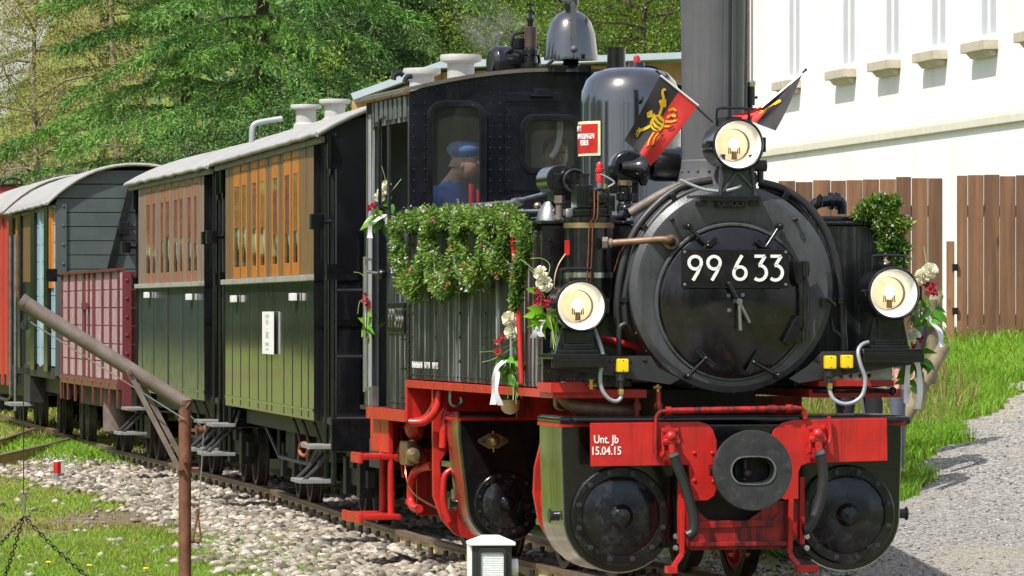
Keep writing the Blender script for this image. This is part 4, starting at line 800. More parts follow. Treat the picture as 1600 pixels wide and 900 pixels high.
for dd_, xa, za, zb2 in ((dL-.13, -.86, .56, .40), (dB-.14, -.82, .56, .40)):
    P(MB().box(xa-.03, xa+.03, dd_-.25, dd_+.9, za+.05, za+.09).box(xa-.03, xa+.03, dd_-.25, dd_+.9, zb2-.06, zb2-.02), 'slide_bar', 'steel', bevel=.004)
    P(MB().box(xa-.04, xa+.04, dd_+.0, dd_+.2, zb2, za+.03).cyl((xa-.06,dd_+.1,.48),(xa+.06,dd_+.1,.48),.05,.05,16), 'crosshead', 'greysteel', bevel=.006)
    P(MB().cyl((xa,dd_-.3,.48),(xa,dd_+.05,.48),.025,.025,12), 'piston_rod', 'steel')
    P(MB().tube(spline([(xa-.06,dd_-.02,.72),(xa-.07,dd_-.0,.62),(xa-.06,dd_+.03,.5)]),.02,8).cyl((xa-.08,dd_,.72),(xa-.02,dd_,.72),.045,.045,12).cyl((xa-.09,dd_,.66),(xa-.02,dd_,.66),.03,.03,6), 'union_link', 'greysteel')
# wheels
def wheelset(d, r=.42):
    for s in (-1, 1):
        xo, xi = s*.44, s*.335
        W = P(MB().lathe([(r*.80, 0), (r*.88, .0), (r*.88, .07), (r*.80, .07), (r*.80, 0)], (s*.345, d, r), (s,0,0), 40).lathe([(.09,-.02),(.09,.10),(.05,.11),(0,.11)], (s*.345, d, r), (s,0,0), 20), 'driving_wheel', 'red')
        P(MB().lathe([(r*.88, -.0), (r+.025, -.0), (r+.025, .02), (r, .028), (r-.004, .10), (r*.9, .10), (r*.88, .095)], (s*.335, d, r), (s,0,0), 40), 'wheel_tyre', 'iron', W, smooth=30)
        b = MB()
        for k in range(10):
            a = 2*PI*k/10; b.bar((s*.385, d+.08*math.cos(a), r+.08*math.sin(a)), (s*.385, d+r*.82*math.cos(a), r+r*.82*math.sin(a)), .045, .035, (1,0,0))
        P(b, 'wheel_spoke', 'red', W, bevel=.004)
    P(MB().cyl((-.34,d,r),(.34,d,r),.06,.06,14), 'axle', 'darkmetal')
for d in (1.45, 2.95, dB+.75, dB+2.1): wheelset(d)
for s in (-1, 1):
    P(MB().bar((s*.52, 1.45, .38), (s*.52, 2.95, .38), .03, .07), 'coupling_rod', 'steel', bevel=.004)
    P(MB().bar((s*.52, dB+.75, .38), (s*.52, dB+2.1, .38), .03, .07), 'coupling_rod', 'steel', bevel=.004)
    P(MB().box(s*.28, s*.31, .6, CR+.8, .38, 1.0), 'main_frame', 'reddark', bevel=.006)
    P(MB().box(s*.31, s*.72, 1.2, 1.23, .95, ZT0-.06), 'frame_stay', 'reddark')
    P(MB().box(s*.31, s*.75, 2.9, 2.93, .98, ZT0-.06), 'frame_stay', 'reddark')
P(MB().box(-.31, .31, .7, CR+.8, .9, 1.19), 'ash_pan', 'darkmetal', bevel=.01)
# hooks and small red parts above the HP cylinder
for x, y in ((709, 622), (873, 626)):
    d_ = dHP+.1 if x < 800 else .75
    P(MB().tube(spline([F.at(x-4,y-18,d_),F.at(x-5,y-4,d_),F.at(x-4,y+8,d_),F.at(x+6,y+12,d_),F.at(x+13,y+6,d_),F.at(x+12,y-2,d_)],4), .014, 8), 'chain_hook', 'greysteel')
P(MB().tube(spline([F.at(688,612,dB-.1), F.at(682,640,dB-.1), F.at(664,658,dB-.05), F.at(640,660,dB)], 6), .028, 10), 'sand_pipe', 'red')
q = F.at(797, 632, 2.3); P(MB().lathe([(0,-.065),(.035,-.055),(.056,-.03),(.062,0),(.062,.03),(.05,.035)], q, (0,0,1), 24), 'running_light', pm('amber_glass', (.75, .55, .35), .15, var=.15), smooth=60); P(MB().lathe([(.065,.03),(.065,.07),(0,.075)], q, (0,0,1), 18), 'light_cap', 'rubber')
# --- cab steps and brake gear, red
xS = -1.0
def S(x, y, xx=xS): return F.side(x, y, xx)
d0 = S(610, 700)[1]
P(MB().box(-1.02, -.99, S(612,0)[1], S(584,0)[1], F.z(xS, CR, 705), ZF-.08).box(-1.02,-.5,S(584,0)[1],S(584,0)[1]+.03,F.z(xS,CR,705),ZF-.08), 'step_plate', 'red', bevel=.004)
for yy, x0, x1, out in ((711, 568, 612, .20), (803, 558, 616, .22)):
    z_ = F.z(xS-.1, CR, yy); da, db = S(x1, yy, xS)[1], S(x0+8, yy, xS-.1)[1]
    P(MB().box(-1.02-out, -.95, da, db, z_-.02, z_+.02).box(-1.03-out, -1.0-out, da, db, z_-.045, z_+.03), 'foot_step', 'red', bevel=.012)
for x in (598, 611): a = S(x, 640); c_ = S(x, 803); P(MB().tube([(a[0], a[1], ZF-.06), (a[0], a[1], c_[2])], .025, 10), 'step_hanger', 'red')
P(MB().tube(spline([S(590,650), S(612,652), S(640,656), S(660,655), S(675,640), S(684,615)],5), .022, 10), 'air_pipe', 'red')
P(MB().tube(spline([S(676,728,-.85), S(655,732,-.85), S(645,745,-.85), S(642,770,-.85), S(644,790,-.85), S(655,795,-.85)],6), .03, 12).cyl(S(641,780,-.85),S(641,788,-.85),.04,.04,10), 'air_pipe', 'red')
P(MB().tube([S(627,640,-.9), S(627,700,-.9), S(630,745,-.9)], .013, 8).tube([S(620,665,-.9), S(640,668,-.9)], .018, 8).tube([S(618,650,-.95), S(618,700,-.95)], .02, 8), 'air_pipe', 'red')
q = S(648, 668, -.9); P(MB().sphere(q, .085, 20, 12, (.8,1.6,1.1)), 'air_reservoir', 'red', smooth=60)
for x, y in ((622, 707), (648, 710)):
    q = Vector(S(x, y, -.92)); P(MB().lathe([(0,-.11),(.04,-.10),(.05,-.07),(.065,-.06),(.065,.0),(.05,.02),(.05,.06),(0,.07)], q, (-.35,-1,0), 20).cyl(q+Vector((0,.05,-.06)), q+Vector((0,.05,.1)), .03, .03, 10), 'brake_governor', 'bronze', bevel=.004)
q = Vector(S(637, 700, -.95)); P(MB().box(q.x-.04,q.x+.04,q.y-.12,q.y+.12,q.z-.12,q.z+.05), 'governor_body', 'bronze', bevel=.02)
P(MB().tube(spline([S(634,690,-.98), S(634,740,-.98), S(645,770,-.98), S(675,790,-.98), S(690,795,-.95)],6), .007, 6), 'oil_pipe', 'copper')
P(MB().bar(S(668,700,-.7), S(668,805,-.7), .05, .16), 'brake_hanger', 'reddark', bevel=.01)
P(MB().box(-.98,-.6, CR-.15, CR+.5, .55, .75), 'rear_frame_box', 'darkmetal')
P(MB().box(-.55,.55,CR+.3,CR+1.0,.5,ZF-.02).box(-.95,.95,CR+.27,CR+.9,ZF,2.3), 'coal_bunker', 'black', bevel=.01)
# ================================================================== coaches and wagons
M['varnish'] = pm('varnished_wood', (.60, .20, .030), .3, var=.3, scale=5, bump=.08, bscale=40, stretch=(6, 6, .6), coat=.3)
M['varnishpale'] = pm('pale_varnished_wood', (.50, .22, .07), .35, var=.25, scale=5, stretch=(6, 6, .6), coat=.2)
M['brownwood'] = pm('brown_olive_paint', (.19, .105, .045), .35, var=.3, scale=4, bump=.05, stretch=(4, 4, .5))
M['coachgreen'] = pm('coach_green_paint', (.040, .040, .037), .085, var=.35, scale=2.5, bump=.035, bscale=5, rvar=.035)
M['coachgrey'] = pm('coach_slate_paint', (.050, .060, .072), .16, var=.25, scale=2.5, bump=.05, bscale=8)
M['redwood'] = pm('reddish_sash', (.36, .15, .085), .3, var=.25, scale=4, stretch=(4, 4, .5), coat=.2)
M['coachbrown'] = pm('coach_brown_post', (.22, .16, .13), .35, var=.3, scale=4, stretch=(4, 4, .5))
M['canvas'] = pm('roof_canvas', (.30, .295, .285), .8, var=.14, scale=2.5, bump=.5, bscale=9, dust=(.13, .12, .115), dust_amt=.6)
M['canvasedge'] = pm('roof_edge', (.16, .15, .12), .7, var=.3)
M['vent'] = pm('vent_white', (.40, .395, .38), .5, var=.1, dust=(.3, .22, .15), dust_amt=.5)
M['stepboard'] = pm('step_tread', (.22, .22, .215), .5, var=.2, scale=12)
M['mauve'] = pm('mauve_paint', (.145, .034, .038), .3, var=.18, scale=3, bump=.05, bscale=12)
M['mauvesheen'] = pm('mauve_planks_sky_sheen', (.50, .35, .38), .25, var=.15, scale=3, bump=.06, bscale=12)  # sky gloss on the sunny-side planks is put into this pale colour
M['slate'] = pm('slate_paint', (.060, .078, .078), .45, var=.18, scale=3, bump=.08)
M['paleblue'] = pm('pale_blue_paint', (.30, .42, .48), .35, var=.15, scale=3)
M['vanred'] = pm('van_red_paint', (.42, .05, .035), .4, var=.15, scale=3)
M['panetint'] = pm('ochre_pane_tint', (.75, .28, .05), .5, var=.25, scale=4, stretch=(4, 4, .6))
M['panetintred'] = pm('red_pane_tint', (.55, .13, .10), .5, var=.25, scale=4)
M['curtain'] = pm('white_headrest', (.72, .70, .64), .6, var=.15, scale=10)
M['interior'] = pm('dim_interior', (.05, .035, .025), .7, var=.4)
add_streaks(M['coachgreen'], (.075, .072, .055), .5, 9, .5, .5, .75); add_streaks(M['coachgrey'], (.10, .10, .095), .5, 9, .5, .5, .75); add_streaks(M['slate'], (.11, .11, .10), .35, 5, 1.2, .5, .75); add_streaks(M['mauvesheen'], (.25, .14, .13), .6, 7, 2, .5, .7)
def vehicle_box(nm, lab, cat, fr, group=None): return thing(nm, lab, cat, (fr.o[0], fr.o[1], 0), fr.a, group)
def arch(root, L0, L1, hw, ze, rise, mat='canvas', name='roof', th=.035, over=.06, wav=.005, n=18, hook=True):
    xs = np.linspace(-hw-over, hw+over, n+1); ys = np.linspace(L0, L1, 26); V = []; k = n+1
    def zf(x, y, o): return ze+rise*(1-abs(x/(hw+over))**2.2)+o+wav*math.sin(y*5.3+x*2)+wav*.6*math.sin(y*11.7-x*3)
    for o in (0, th):
        for y in ys:
            for x in xs: V.append((x, y, zf(x, y, o)))
    m = len(ys); T = m*k; Fc = []
    for j in range(m-1):
        for i in range(n):
            a = j*k+i; Fc += [(a, a+k, a+k+1, a+1), (T+a, T+a+1, T+a+k+1, T+a+k)]
    for j in range(m-1):
        for i in (0, n): a = j*k+i; Fc.append((a, a+k, T+a+k, T+a))
    for i in range(n):
        for j in (0, m-1): a = j*k+i; Fc.append((a, a+1, T+a+1, T+a))
    r = P(MB().add(V, Fc), name, mat, root, smooth=50)
    for yy in (L0, L1): P(MB().tube([(x, yy, zf(x, yy, th*.5)) for x in xs], th*.62, 8), 'roof_roll', mat, r, smooth=60)
    for s in (0, -1): P(MB().tube([(xs[s], y, zf(xs[s], y, th*.4)) for y in ys], th*.6, 8), 'roof_roll', mat, r, smooth=60)
    P(MB().box(-hw-.03, -hw+.0, L0+.04, L1-.04, ze-.05, ze-.005).box(hw, hw+.03, L0+.04, L1-.04, ze-.05, ze-.005), 'cant_rail', 'canvasedge', r)
    return r, zf
def vent(root, x, y, z, r=.145, h=.22, mat='vent'):
    return P(MB().lathe([(r*1.25, -.05), (r*1.15, h*.22), (r*.95, h*.3), (r*.95, h*.85), (r*1.1, h*.87), (r*1.42, h*.92), (r*1.47, h*1.0), (r*1.40, h*1.09), (0, h*1.12)], (x, y, z), (0,0,1), 28), 'roof_ventilator', mat, root, smooth=40)
def wheels(root, d, hw=.375, r=.3):
    for s in (-1, 1):
        P(MB().lathe([(0,-.02),(r*.35,-.02),(r*.4,.03),(r*.85,.03),(r*.88,-.0),(r+.02,-.0),(r+.02,.02),(r,.03),(r-.004,.1),(r*.86,.1),(r*.8,.05),(r*.3,.06),(0,.08)], (s*hw, d, r), (s,0,0), 28), 'wheel', 'iron', root)
    P(MB().cyl((-hw,d,r),(hw,d,r),.05,.05,10), 'axle', 'darkmetal', root)
def bogie(root, d):
    for k in (-.5, .5): wheels(root, d+k)
    for s in (-1, 1):
        P(MB().box(s*.52, s*.58, d-.8, d+.8, .28, .42).box(s*.5,s*.62,d-.6,d-.4,.2,.5).box(s*.5,s*.62,d+.4,d+.6,.2,.5).box(s*.5,s*.62,d-.12,d+.12,.42,.7), 'bogie_frame', 'darkmetal', root, bevel=.008)
        for k in (-.25, .25): P(MB().tube([(s*.56+.035*math.cos(a), d+k+.035*math.sin(a), .44+a*.006) for a in np.linspace(0, 8*PI, 40)], .009, 5), 'bogie_spring', 'darkmetal', root)
def coach(nm, lab, fr, L, sash, strips, mats, near_gap, poster=False, vents=(), pipe=False, lamps=()):
    root = vehicle_box(nm, lab, 'railway coach', fr, 'old passenger coaches behind the locomotive')
    zb, zw, ze, hw = .82, 1.92, 2.99, 1.05; body, upper, sashm, panetint = mats
    D = lambda px, x=-1.05: fr.side(px, 480, x)[1]
    # interior floor, far wall core, ends
    P(MB().box(-1.0, 1.0, .02, L-.02, zb, zb+.05), 'floor', 'interior', root)
    P(MB().box(-1.02, -.99, .03, L-.03, zb+.05, zw), 'inner_wall', 'interior', root); P(MB().box(-.05, -.03, .03, L-.03, zw, ze), 'inner_partition', 'interior', root)
    for yy in (0, L):
        e = P(MB().prism([(-hw, zb), (hw, zb), (hw, ze)]+[(x, ze+.25*(1-abs(x/1.12)**2.2)) for x in np.linspace(hw, -hw, 9)]+[(-hw, ze)], 'y', yy-.02, yy+.02), 'end_wall', 'blackgloss', root, smooth=0)
        o = -.02 if yy == 0 else .02
        P(MB().ring(rrect(-.38, .38, zb+.1, zb+1.95, .03), rrect(-.32, .32, zb+.16, zb+1.89, .03), 'y', yy+o, yy+o*1.8), 'end_door', 'black', e)
        for x in (-.95, -.6, .6, .95): P(MB().box(x-.02, x+.02, yy+o, yy+o*2, zb, ze-.1), 'cover_strip', 'black', e)
        for z in (1.55, 1.9): P(MB().box(-hw, -.40, yy+o, yy+o*1.7, z, z+.05).box(.40, hw, yy+o, yy+o*1.7, z, z+.05), 'end_rail', 'black', e)
    # left side seen in the photograph
    dS = sorted([0]+[D(p) for p in strips]+[L])
    for a, b_ in zip(dS, dS[1:]):
        P(MB().box(-hw, -hw+.03, a+.004, b_-.004, zb, zw-.02), 'panel', body, root, bevel=.004)
    for p in dS[1:-1]: P(MB().box(-hw-.0035, -hw, p-.011, p+.011, zb+.02, zw-.03), 'cover_strip', 'darkmetal', root, bevel=.004)
    for z in (zb+.07,): P(MB().box(-hw-.007, -hw-.001, 0, L, z, z+.02), 'bottom_rail', body, root)
    P(MB().box(-hw-.045, -hw+.01, -.02, L+.02, zw-.02, zw+.025), 'waist_rail', 'coachwaist' if 'coachwaist' in M else body, root, bevel=.006)
    edges = [0.0]
    for p0, p1 in sash[::-1]:
        a, b_ = D(p1), D(p0); edges += [a, b_]
        zt = ze-.115
        f = P(MB().ring([(y, z) for y, z in ((a+.01,zw+.03),(b_-.01,zw+.03),(b_-.01,zt),(a+.01,zt))], [(y, z) for y, z in ((a+.075,zw+.13),(b_-.075,zw+.13),(b_-.075,zt-.12),(a+.075,zt-.12))], 'x', -hw-.004, -hw+.02), 'window_sash', sashm, root, bevel=.004)
        P(MB().box(-hw-.0025, -hw-.001, a+.07, b_-.07, zw+.12, zt-.11), 'window_pane', 'glass', f)
        zc = zw+.36+.14*rng.random(); red = rng.random() < .3
        P(MB().box(-hw+.002, -hw+.006, a+.07, b_-.07, zc, zt-.11), 'window_panel', ('panetintred' if red else panetint), f)  # tint mirrored in the upper pane, put in as a coloured panel
        w_ = b_-a
        P(MB().sphere((-hw+.022, a+w_*.5, zw+.36+.05*rng.random()), .13, 12, 8, (.13, min(.9, w_*1.6), 1.15)), 'headrest', 'curtain', f, smooth=60)
        P(MB().box(-hw-.002, -hw+.02, a+.01, b_-.01, zt+.005, ze-.03), 'frieze_board', 'varnish' if sashm == 'varnish' else sashm, root, bevel=.003)
    edges.append(L); edges = sorted(edges)
    for a, b_ in zip(edges[0::2], edges[1::2]):
        if b_-a < .03: continue
        k = max(1, int((b_-a)/.28)); q = np.linspace(a, b_, k+1)
        for u, v in zip(q, q[1:]): P(MB().box(-hw-.002, -hw+.03, u+.003, v-.003, zw+.025, ze-.03), 'post_board', upper, root, bevel=.004)
        P(MB().box(-hw-.008, -hw-.002, (a+b_)/2-.018, (a+b_)/2+.018, zw+.03, ze-.03), 'cover_strip', upper, root, bevel=.004)
    # right side, plain
    P(MB().box(hw-.03, hw, 0, L, zb, ze-.03), 'side_wall', body, root)
    for (px, py) in lamps:
        q = fr.side(px, py, -hw-.02); P(MB().box(q[0]-.035, q[0]+.01, q[1]-.11, q[1]+.11, q[2]-.030, q[2]+.030), 'marker_plate', 'white', root, bevel=.006)
    if poster:
        q0 = fr.side(426, 554, -hw-.03); q1 = fr.side(410, 487, -hw-.03)
        pn = P(MB().box(-hw-.032, -hw-.018, q0[1], q1[1], q0[2], q1[2]), 'notice_board', 'whitepaint', root, bevel=.003)
        b = MB(); h = q1[2]-q0[2]; wd = q1[1]-q0[1]
        for f_, l_ in ((.92,.3),(.88,.34),(.80,.2),(.76,.26),(.72,.2),(.60,.1),(.52,.28),(.48,.28),(.44,.24),(.40,.28),(.26,.36),(.22,.3),(.12,.3)):
            y_ = (q0[1]+q1[1])/2; b.box(-hw-.034, -hw-.032, y_-l_*wd*.5, y_+l_*wd*.5, q0[2]+h*f_-.006, q0[2]+h*f_+.006)
        P(b, 'printed_line', pm('grey_print', (.45, .45, .44), .6), pn)
    # platforms
    for sgn, y0 in ((-1, 0), (1, L)):
        yp = y0+sgn*.80
        P(MB().box(-.98, .98, min(y0, yp), max(y0, yp), zb-.02, zb+.03), 'platform_floor', 'darkmetal', root)
        P(MB().box(-1.0, 1.0, yp-.03, yp+.03, zb-.22, zb+.03), 'head_stock', 'black', root, bevel=.006)
        for s in (-1, 1):
            P(MB().cyl((s*.98, yp, .35 if s < 0 else zb), (s*.98, yp, ze+.02), .024, .024, 10), 'platform_post', 'black', root)
            P(MB().cyl((s*.98, y0+sgn*.28, .35 if s < 0 else zb), (s*.98, y0+sgn*.28, ze+.02), .020, .020, 10), 'platform_post', 'black', root)
            P(MB().cyl((s*.35, yp, zb), (s*.35, yp, zb+1.0), .018, .018, 8), 'rail_post', 'black', root)
            P(MB().box(s*.92, s*1.03, yp-.04, yp+.04, ze-.25, ze).prism([(yp-.12, ze), (yp+.12, ze), (yp+.05, ze-.3), (yp-.05, ze-.3)], 'x', s*1.0, s*1.012), 'post_bracket', 'black', root)
            for zs, out in ((.62, .10), (.36, .20)):
                P(MB().box(s*.95, s*(1.08+out*.8), y0+sgn*.12, yp-sgn*.02, zs, zs+.03), 'step_board', 'stepboard', root, bevel=.004)
            for yy in (y0+sgn*.2, yp-sgn*.1):
                P(MB().tube([(s*.9, yy, zb-.05), (s*.95, yy, .62), (s*1.2, yy, .38)], .016, 6), 'step_bracket', 'darkmetal', root)
            P(MB().box(s*.9, s*1.04, yp-.06, yp+.02, 1.9, 2.02), 'side_lamp_arm', 'black', root)
            P(MB().box(s*1.06, s*1.16, yp-.08, yp+.05, 2.28, 2.40).cyl((s*.98,yp,2.34),(s*1.08,yp,2.34),.02,.02,8), 'tail_lamp', 'black', root, bevel=.006)
        P(MB().tube([(-.98, yp, zb+1.0), (.98, yp, zb+1.0)], .02, 8).tube([(-.98, yp, zb+.5), (.98, yp, zb+.5)], .014, 8), 'platform_rail', 'black', root)
        P(MB().lathe([(.06,0),(.06,.25),(.19,.27),(.19,.30),(0,.31)], (0, yp, .73), (0,sgn,0), 24), 'centre_buffer', 'darkmetal', root)
    r, zf = arch(root, -.86, L+.86, hw, ze, .31)
    for (px, Yv, big) in vents:
        # on the roof crown where the photograph shows them
        t = (px-800)/FPX; best = min(np.linspace(-.8, L+.8, 200), key=lambda d: abs(fr.Y(0, d)-Yv)); x = fr.at(px, 100, best)[0]
        vent(r, x, best, zf(x, best, .03), .105*big, .225*big+(.05 if Yv < 50 else 0), 'vent')
        if pipe and Yv > 52:
            z0 = zf(x, best, .05); q = [fr.at(441, 185, best), fr.at(410, 190, best), fr.at(398, 194, best), fr.at(394, 202, best), fr.at(393, 222, best)]
            P(MB().tube(spline(q, 5), .025, 10), 'stove_pipe', 'greyhose', r)
    # underframe
    for s in (-1, 1):
        P(MB().box(s*.80, s*.86, .0, L, zb-.16, zb-.02), 'sole_bar', 'darkmetal', root)
        P(MB().tube([(s*.82,1.2,zb-.12),(s*.82,2.6,.42),(s*.82,L-2.6,.42),(s*.82,L-1.2,zb-.12)], .018, 8).cyl((s*.82,2.6,.42),(s*.82,2.6,zb-.1),.02,.02,8).cyl((s*.82,L-2.6,.42),(s*.82,L-2.6,zb-.1),.02,.02,8), 'truss_rod', 'darkmetal', root)
        for k in (.6, 1.5, 2.2): P(MB().tube(spline([(s*.98,k,zb-.03),(s*.9,k+.3,zb-.2),(s*.85,k+.9,.45)],5), .014, 6), 'pipe_run', 'darkmetal', root)
    P(MB().box(-.6, .3, 2.9, 4.1, .42, .72).box(-.75,-.4,4.4,5.0,.38,.7), 'battery_box', 'darkmetal', root, bevel=.01)
    P(MB().cyl((-.55, 2.1, .55), (-.1, 2.1, .55), .17, .17, 20), 'brake_cylinder', 'darkmetal', root)
    bogie(root, 1.25); bogie(root, L-1.25)
    return root
M['coachwaist'] = pm('waist_rail_paint', (.33, .32, .28), .4, var=.25)
G1 = Frame(-.487, 45.18, 7.9)
L1_ = 7.6
C1 = coach('passenger_coach', 'dark green coach with varnished orange windows and a white notice, next to the locomotive', G1, L1_,
      [(365,375.6),(376.7,386),(393.3,402),(405.8,415.2),(424.7,434.9),(443.6,454),(456.8,467)], [363,376,389.5,403.5,417,424.6,443.6,457,471,481.6],
      ('coachgreen', 'brownwood', 'varnish', 'panetint'), 1, True, [(720,45.0,1.05),(659,47.2,1.0),(523,52.0,.92),(478,53.2,.92)], True, [(367,467),(460,464)])
G2 = Frame(-1.864, 55.27, 9.2)
C2 = coach('passenger_coach', 'grey brown coach with reddish window panes, second behind the locomotive', G2, 6.35,
      [(228,236),(237.3,244),(250,256.5),(258,266),(270.7,278.7),(280,286.7),(292,300),(302,309.3)], [222.4,240.3,262.3,263.6,285.4,309],
      ('coachgrey', 'coachbrown', 'redwood', 'panetintred'), 1, False, [], False, [(231,461),(297,464)])
P(MB().tube([G1.side(475+7*math.cos(a), 702+10*math.sin(a), -1.0) for a in np.linspace(0, 2*PI, 20, endpoint=False)], .014, 8, closed=True), 'brake_pull_ring', pm('rusty_red', (.35, .09, .04), .6), C1)
# --- open mauve wagon
G3 = Frame(-3.293, 64.06, 9.4); W3_ = thing('open_wagon', 'mauve open goods wagon with upright stakes, low between the coach and the grey van', 'goods wagon', (G3.o[0], G3.o[1], 0), G3.a)
L3 = 7.2; zt3 = 2.10; zb3 = .90
for s in (-1, 1):
    n = 6; hz3 = (zt3-zb3)/n
    for k in range(n):
        for a, b_ in ((0, 2.95), (2.98, 4.22), (4.25, L3)):
            P(MB().box(s*.96, s*1.0, a+.01, b_-.01, zb3+k*hz3+.006, zb3+(k+1)*hz3-.006), 'plank', 'mauvesheen' if s < 0 else 'mauve', W3_, bevel=.004)
    for d in (.06, .98, 1.92, 2.92, 4.28, 5.25, 6.2, 7.14):
        P(MB().box(s*1.0, s*1.022, d-.05, d+.05, zb3-.0, zt3+.01).prism([(d-.06,zb3+.0),(d+.06,zb3+.0),(d+.03,zb3-.30),(d-.03,zb3-.30)],'x',s*1.0,s*1.03), 'stake', 'mauve', W3_, bevel=.005)
        P(MB().rivet((s*1.03,d,zb3-.04),(s,0,0),.022), 'stake_bolt', 'mauve', W3_)
    for d in (3.05, 3.6, 4.15): P(MB().box(s*1.0, s*1.02, d-.035, d+.035, zb3, zt3), 'door_bar', 'mauve', W3_, bevel=.004)
    P(MB().cyl((s*1.06,3.6,1.25),(s*1.06,3.6,1.72),.02,.02,8).box(s*1.03,s*1.09,3.54,3.66,1.68,1.76), 'door_latch', 'mauve', W3_)
    P(MB().box(s*.95, s*1.03, 0, L3, zb3-.10, zb3+.0), 'sole_bar', 'mauve', W3_, bevel=.006)
    P(MB().box(s*.94, s*1.05, 0, L3, zt3+.0, zt3+.03), 'top_rail', 'mauve', W3_, bevel=.005)
for y in (0, L3):
    for k in range(6): P(MB().box(-.95, .95, y-.02, y+.02, zb3+k*.2+.005, zb3+(k+1)*.2-.005), 'end_plank', 'mauve', W3_, bevel=.004)
    for x in (-.93, -.35, .35, .93): P(MB().box(x-.05, x+.05, y-.07 if y == 0 else y+.02, y-.02 if y == 0 else y+.07, zb3-.3, zt3), 'end_stake', 'mauve', W3_, bevel=.006)
    b = MB()
    for x in (-.93,-.35,.35,.93):
        for k in range(6): b.rivet((x, y-.07 if y == 0 else y+.07, zb3+.1+k*.2), (0,-1 if y == 0 else 1,0), .02)
    P(b, 'stake_bolt', 'mauve', W3_)
P(MB().box(-.96, .96, 0, L3, zb3-.06, zb3), 'wagon_floor', 'interior', W3_)
P(MB().box(-.8,.8,.1,L3-.1,.55,zb3-.1).box(-.2,.2,-.5,0,.65,.8).box(-.2,.2,L3,L3+.5,.65,.8), 'underframe', 'darkmetal', W3_)
P(MB().cyl((-.78,2.6,.3),(-.78,2.6,.85),.16,.16,16), 'brake_reservoir', 'greyrust', W3_)
for d in (1.2, 2.1, 5.1, 6.0): wheels(W3_, d, r=.3)
for d in (1.65, 5.55): P(MB().box(-.58,-.52,d-.8,d+.8,.25,.5).box(.52,.58,d-.8,d+.8,.25,.5), 'bogie_frame', 'darkmetal', W3_)
# --- grey and pale blue van
G4 = Frame(-4.71, 73.15, 8.6); VN = thing('goods_van', 'goods van with dark slate end, pale blue side and white arched roof', 'goods van', (G4.o[0], G4.o[1], 0), G4.a)
L4 = 8.0; zb4, ze4 = .95, 2.99
rf, zf4 = arch(VN, -.10, L4+.1, 1.0, ze4, .49, over=.10)
for y in (0, L4):
    k = 0; z = zb4
    while z < ze4+.42:
        z2 = min(z+.177, ze4+.46)
        def hwid(zq): return 1.0 if zq <= ze4 else 1.08*max(0.02, 1-(zq-ze4)/.49)**(1/2.2)
        a, b_ = min(.985, hwid(z)), min(.985, hwid(z2-.008))
        P(MB().prism([(-a, z), (a, z), (b_, z2-.010), (-b_, z2-.010)], 'y', y-.02, y+.02), 'end_plank', 'slate', VN, bevel=.004); z = z2
    o = -1 if y == 0 else 1
    for s in (-1, 1):
        P(MB().box(s*.86, s*1.0, y+o*.02, y+o*.06, zb4-.1, ze4+.03), 'corner_post', 'slate', VN, bevel=.008)
        b = MB()
        for k in range(9): b.rivet((s*.90, y+o*.06, zb4+.1+k*.24), (0,o,0), .022)
        P(b, 'post_bolt', 'slate', VN)
    P(MB().bar((-.34, y+o*.05, 2.08), (-.05, y+o*.05, 3.2), .09, .06, (0,1,0)).bar((-.34, y+o*.05, 2.08), (-.62, y+o*.05, zb4), .09, .06, (0,1,0)), 'diagonal_brace', 'black', VN)
    P(MB().box(-.12, .12, y+o*.0, y+o*.5, .65, .82), 'draw_gear', 'darkmetal', VN)
D4 = lambda px: G4.side(px, 480, -1.0)[1]
def vs(p0, p1, z0, z1, nm_, mt, x0=-1.0, x1=-.96, bev=.004): return P(MB().box(x0, x1, D4(p1), D4(p0), z0, z1), nm_, mt, VN, bevel=bev)
for k in range(9):
    z = zb4+.02+k*.222
    vs(58, 73, z, z+.214, 'plank', 'paleblue'); vs(80, 85.5, z, z+.214, 'plank', 'paleblue')
vs(79.6, 84.5, zb4+1.0, ze4-.05, 'shutter', 'varnish', -1.03, -1.0)
vs(52, 58, zb4-.05, ze4, 'side_post', 'black', -1.04, -.96); vs(73, 79, zb4-.05, ze4, 'side_post', 'black', -1.04, -.96)
vs(64.5, 66, zb4, ze4, 'door_bar', 'paleblue', -1.03, -1.0)
vs(36, 51.5, zb4, zb4+1.1, 'sliding_door', 'coachgreen'); vs(36, 51.5, zb4+1.1, ze4-.02, 'door_panel', 'brownwood'); vs(32, 36, zb4-.05, ze4, 'side_post', 'black', -1.04, -.96)
vs(24, 31.5, zb4, zb4+.9, 'panel', 'coachgreen'); vs(24, 31.5, zb4+.9, ze4, 'window_shutter', 'varnish'); vs(18, 23.5, zb4-.3, ze4, 'side_post', 'black', -1.04, -.96)
P(MB().box(.96, 1.0, 0, L4, zb4, ze4), 'side_wall', 'slate', VN)
P(MB().box(-1.0, 1.0, 0, L4, zb4-.14, zb4-.0).box(-.8,.8,.4,L4-.4,.6,zb4-.14).box(-1.0,-.8,4.6,6.0,.45,.9), 'underframe', 'darkmetal', VN)
P(MB().cyl((-1.05,D4(30),.3),(-1.05,D4(30),2.7),.025,.025,8).cyl((-1.05,D4(22),.5),(-1.05,D4(22),2.7),.02,.02,8), 'hand_rail', 'greysteel', VN)
P(MB().box(-1.25,-.95,D4(46),D4(36),.40,.44), 'step_board', 'stepboard', VN)
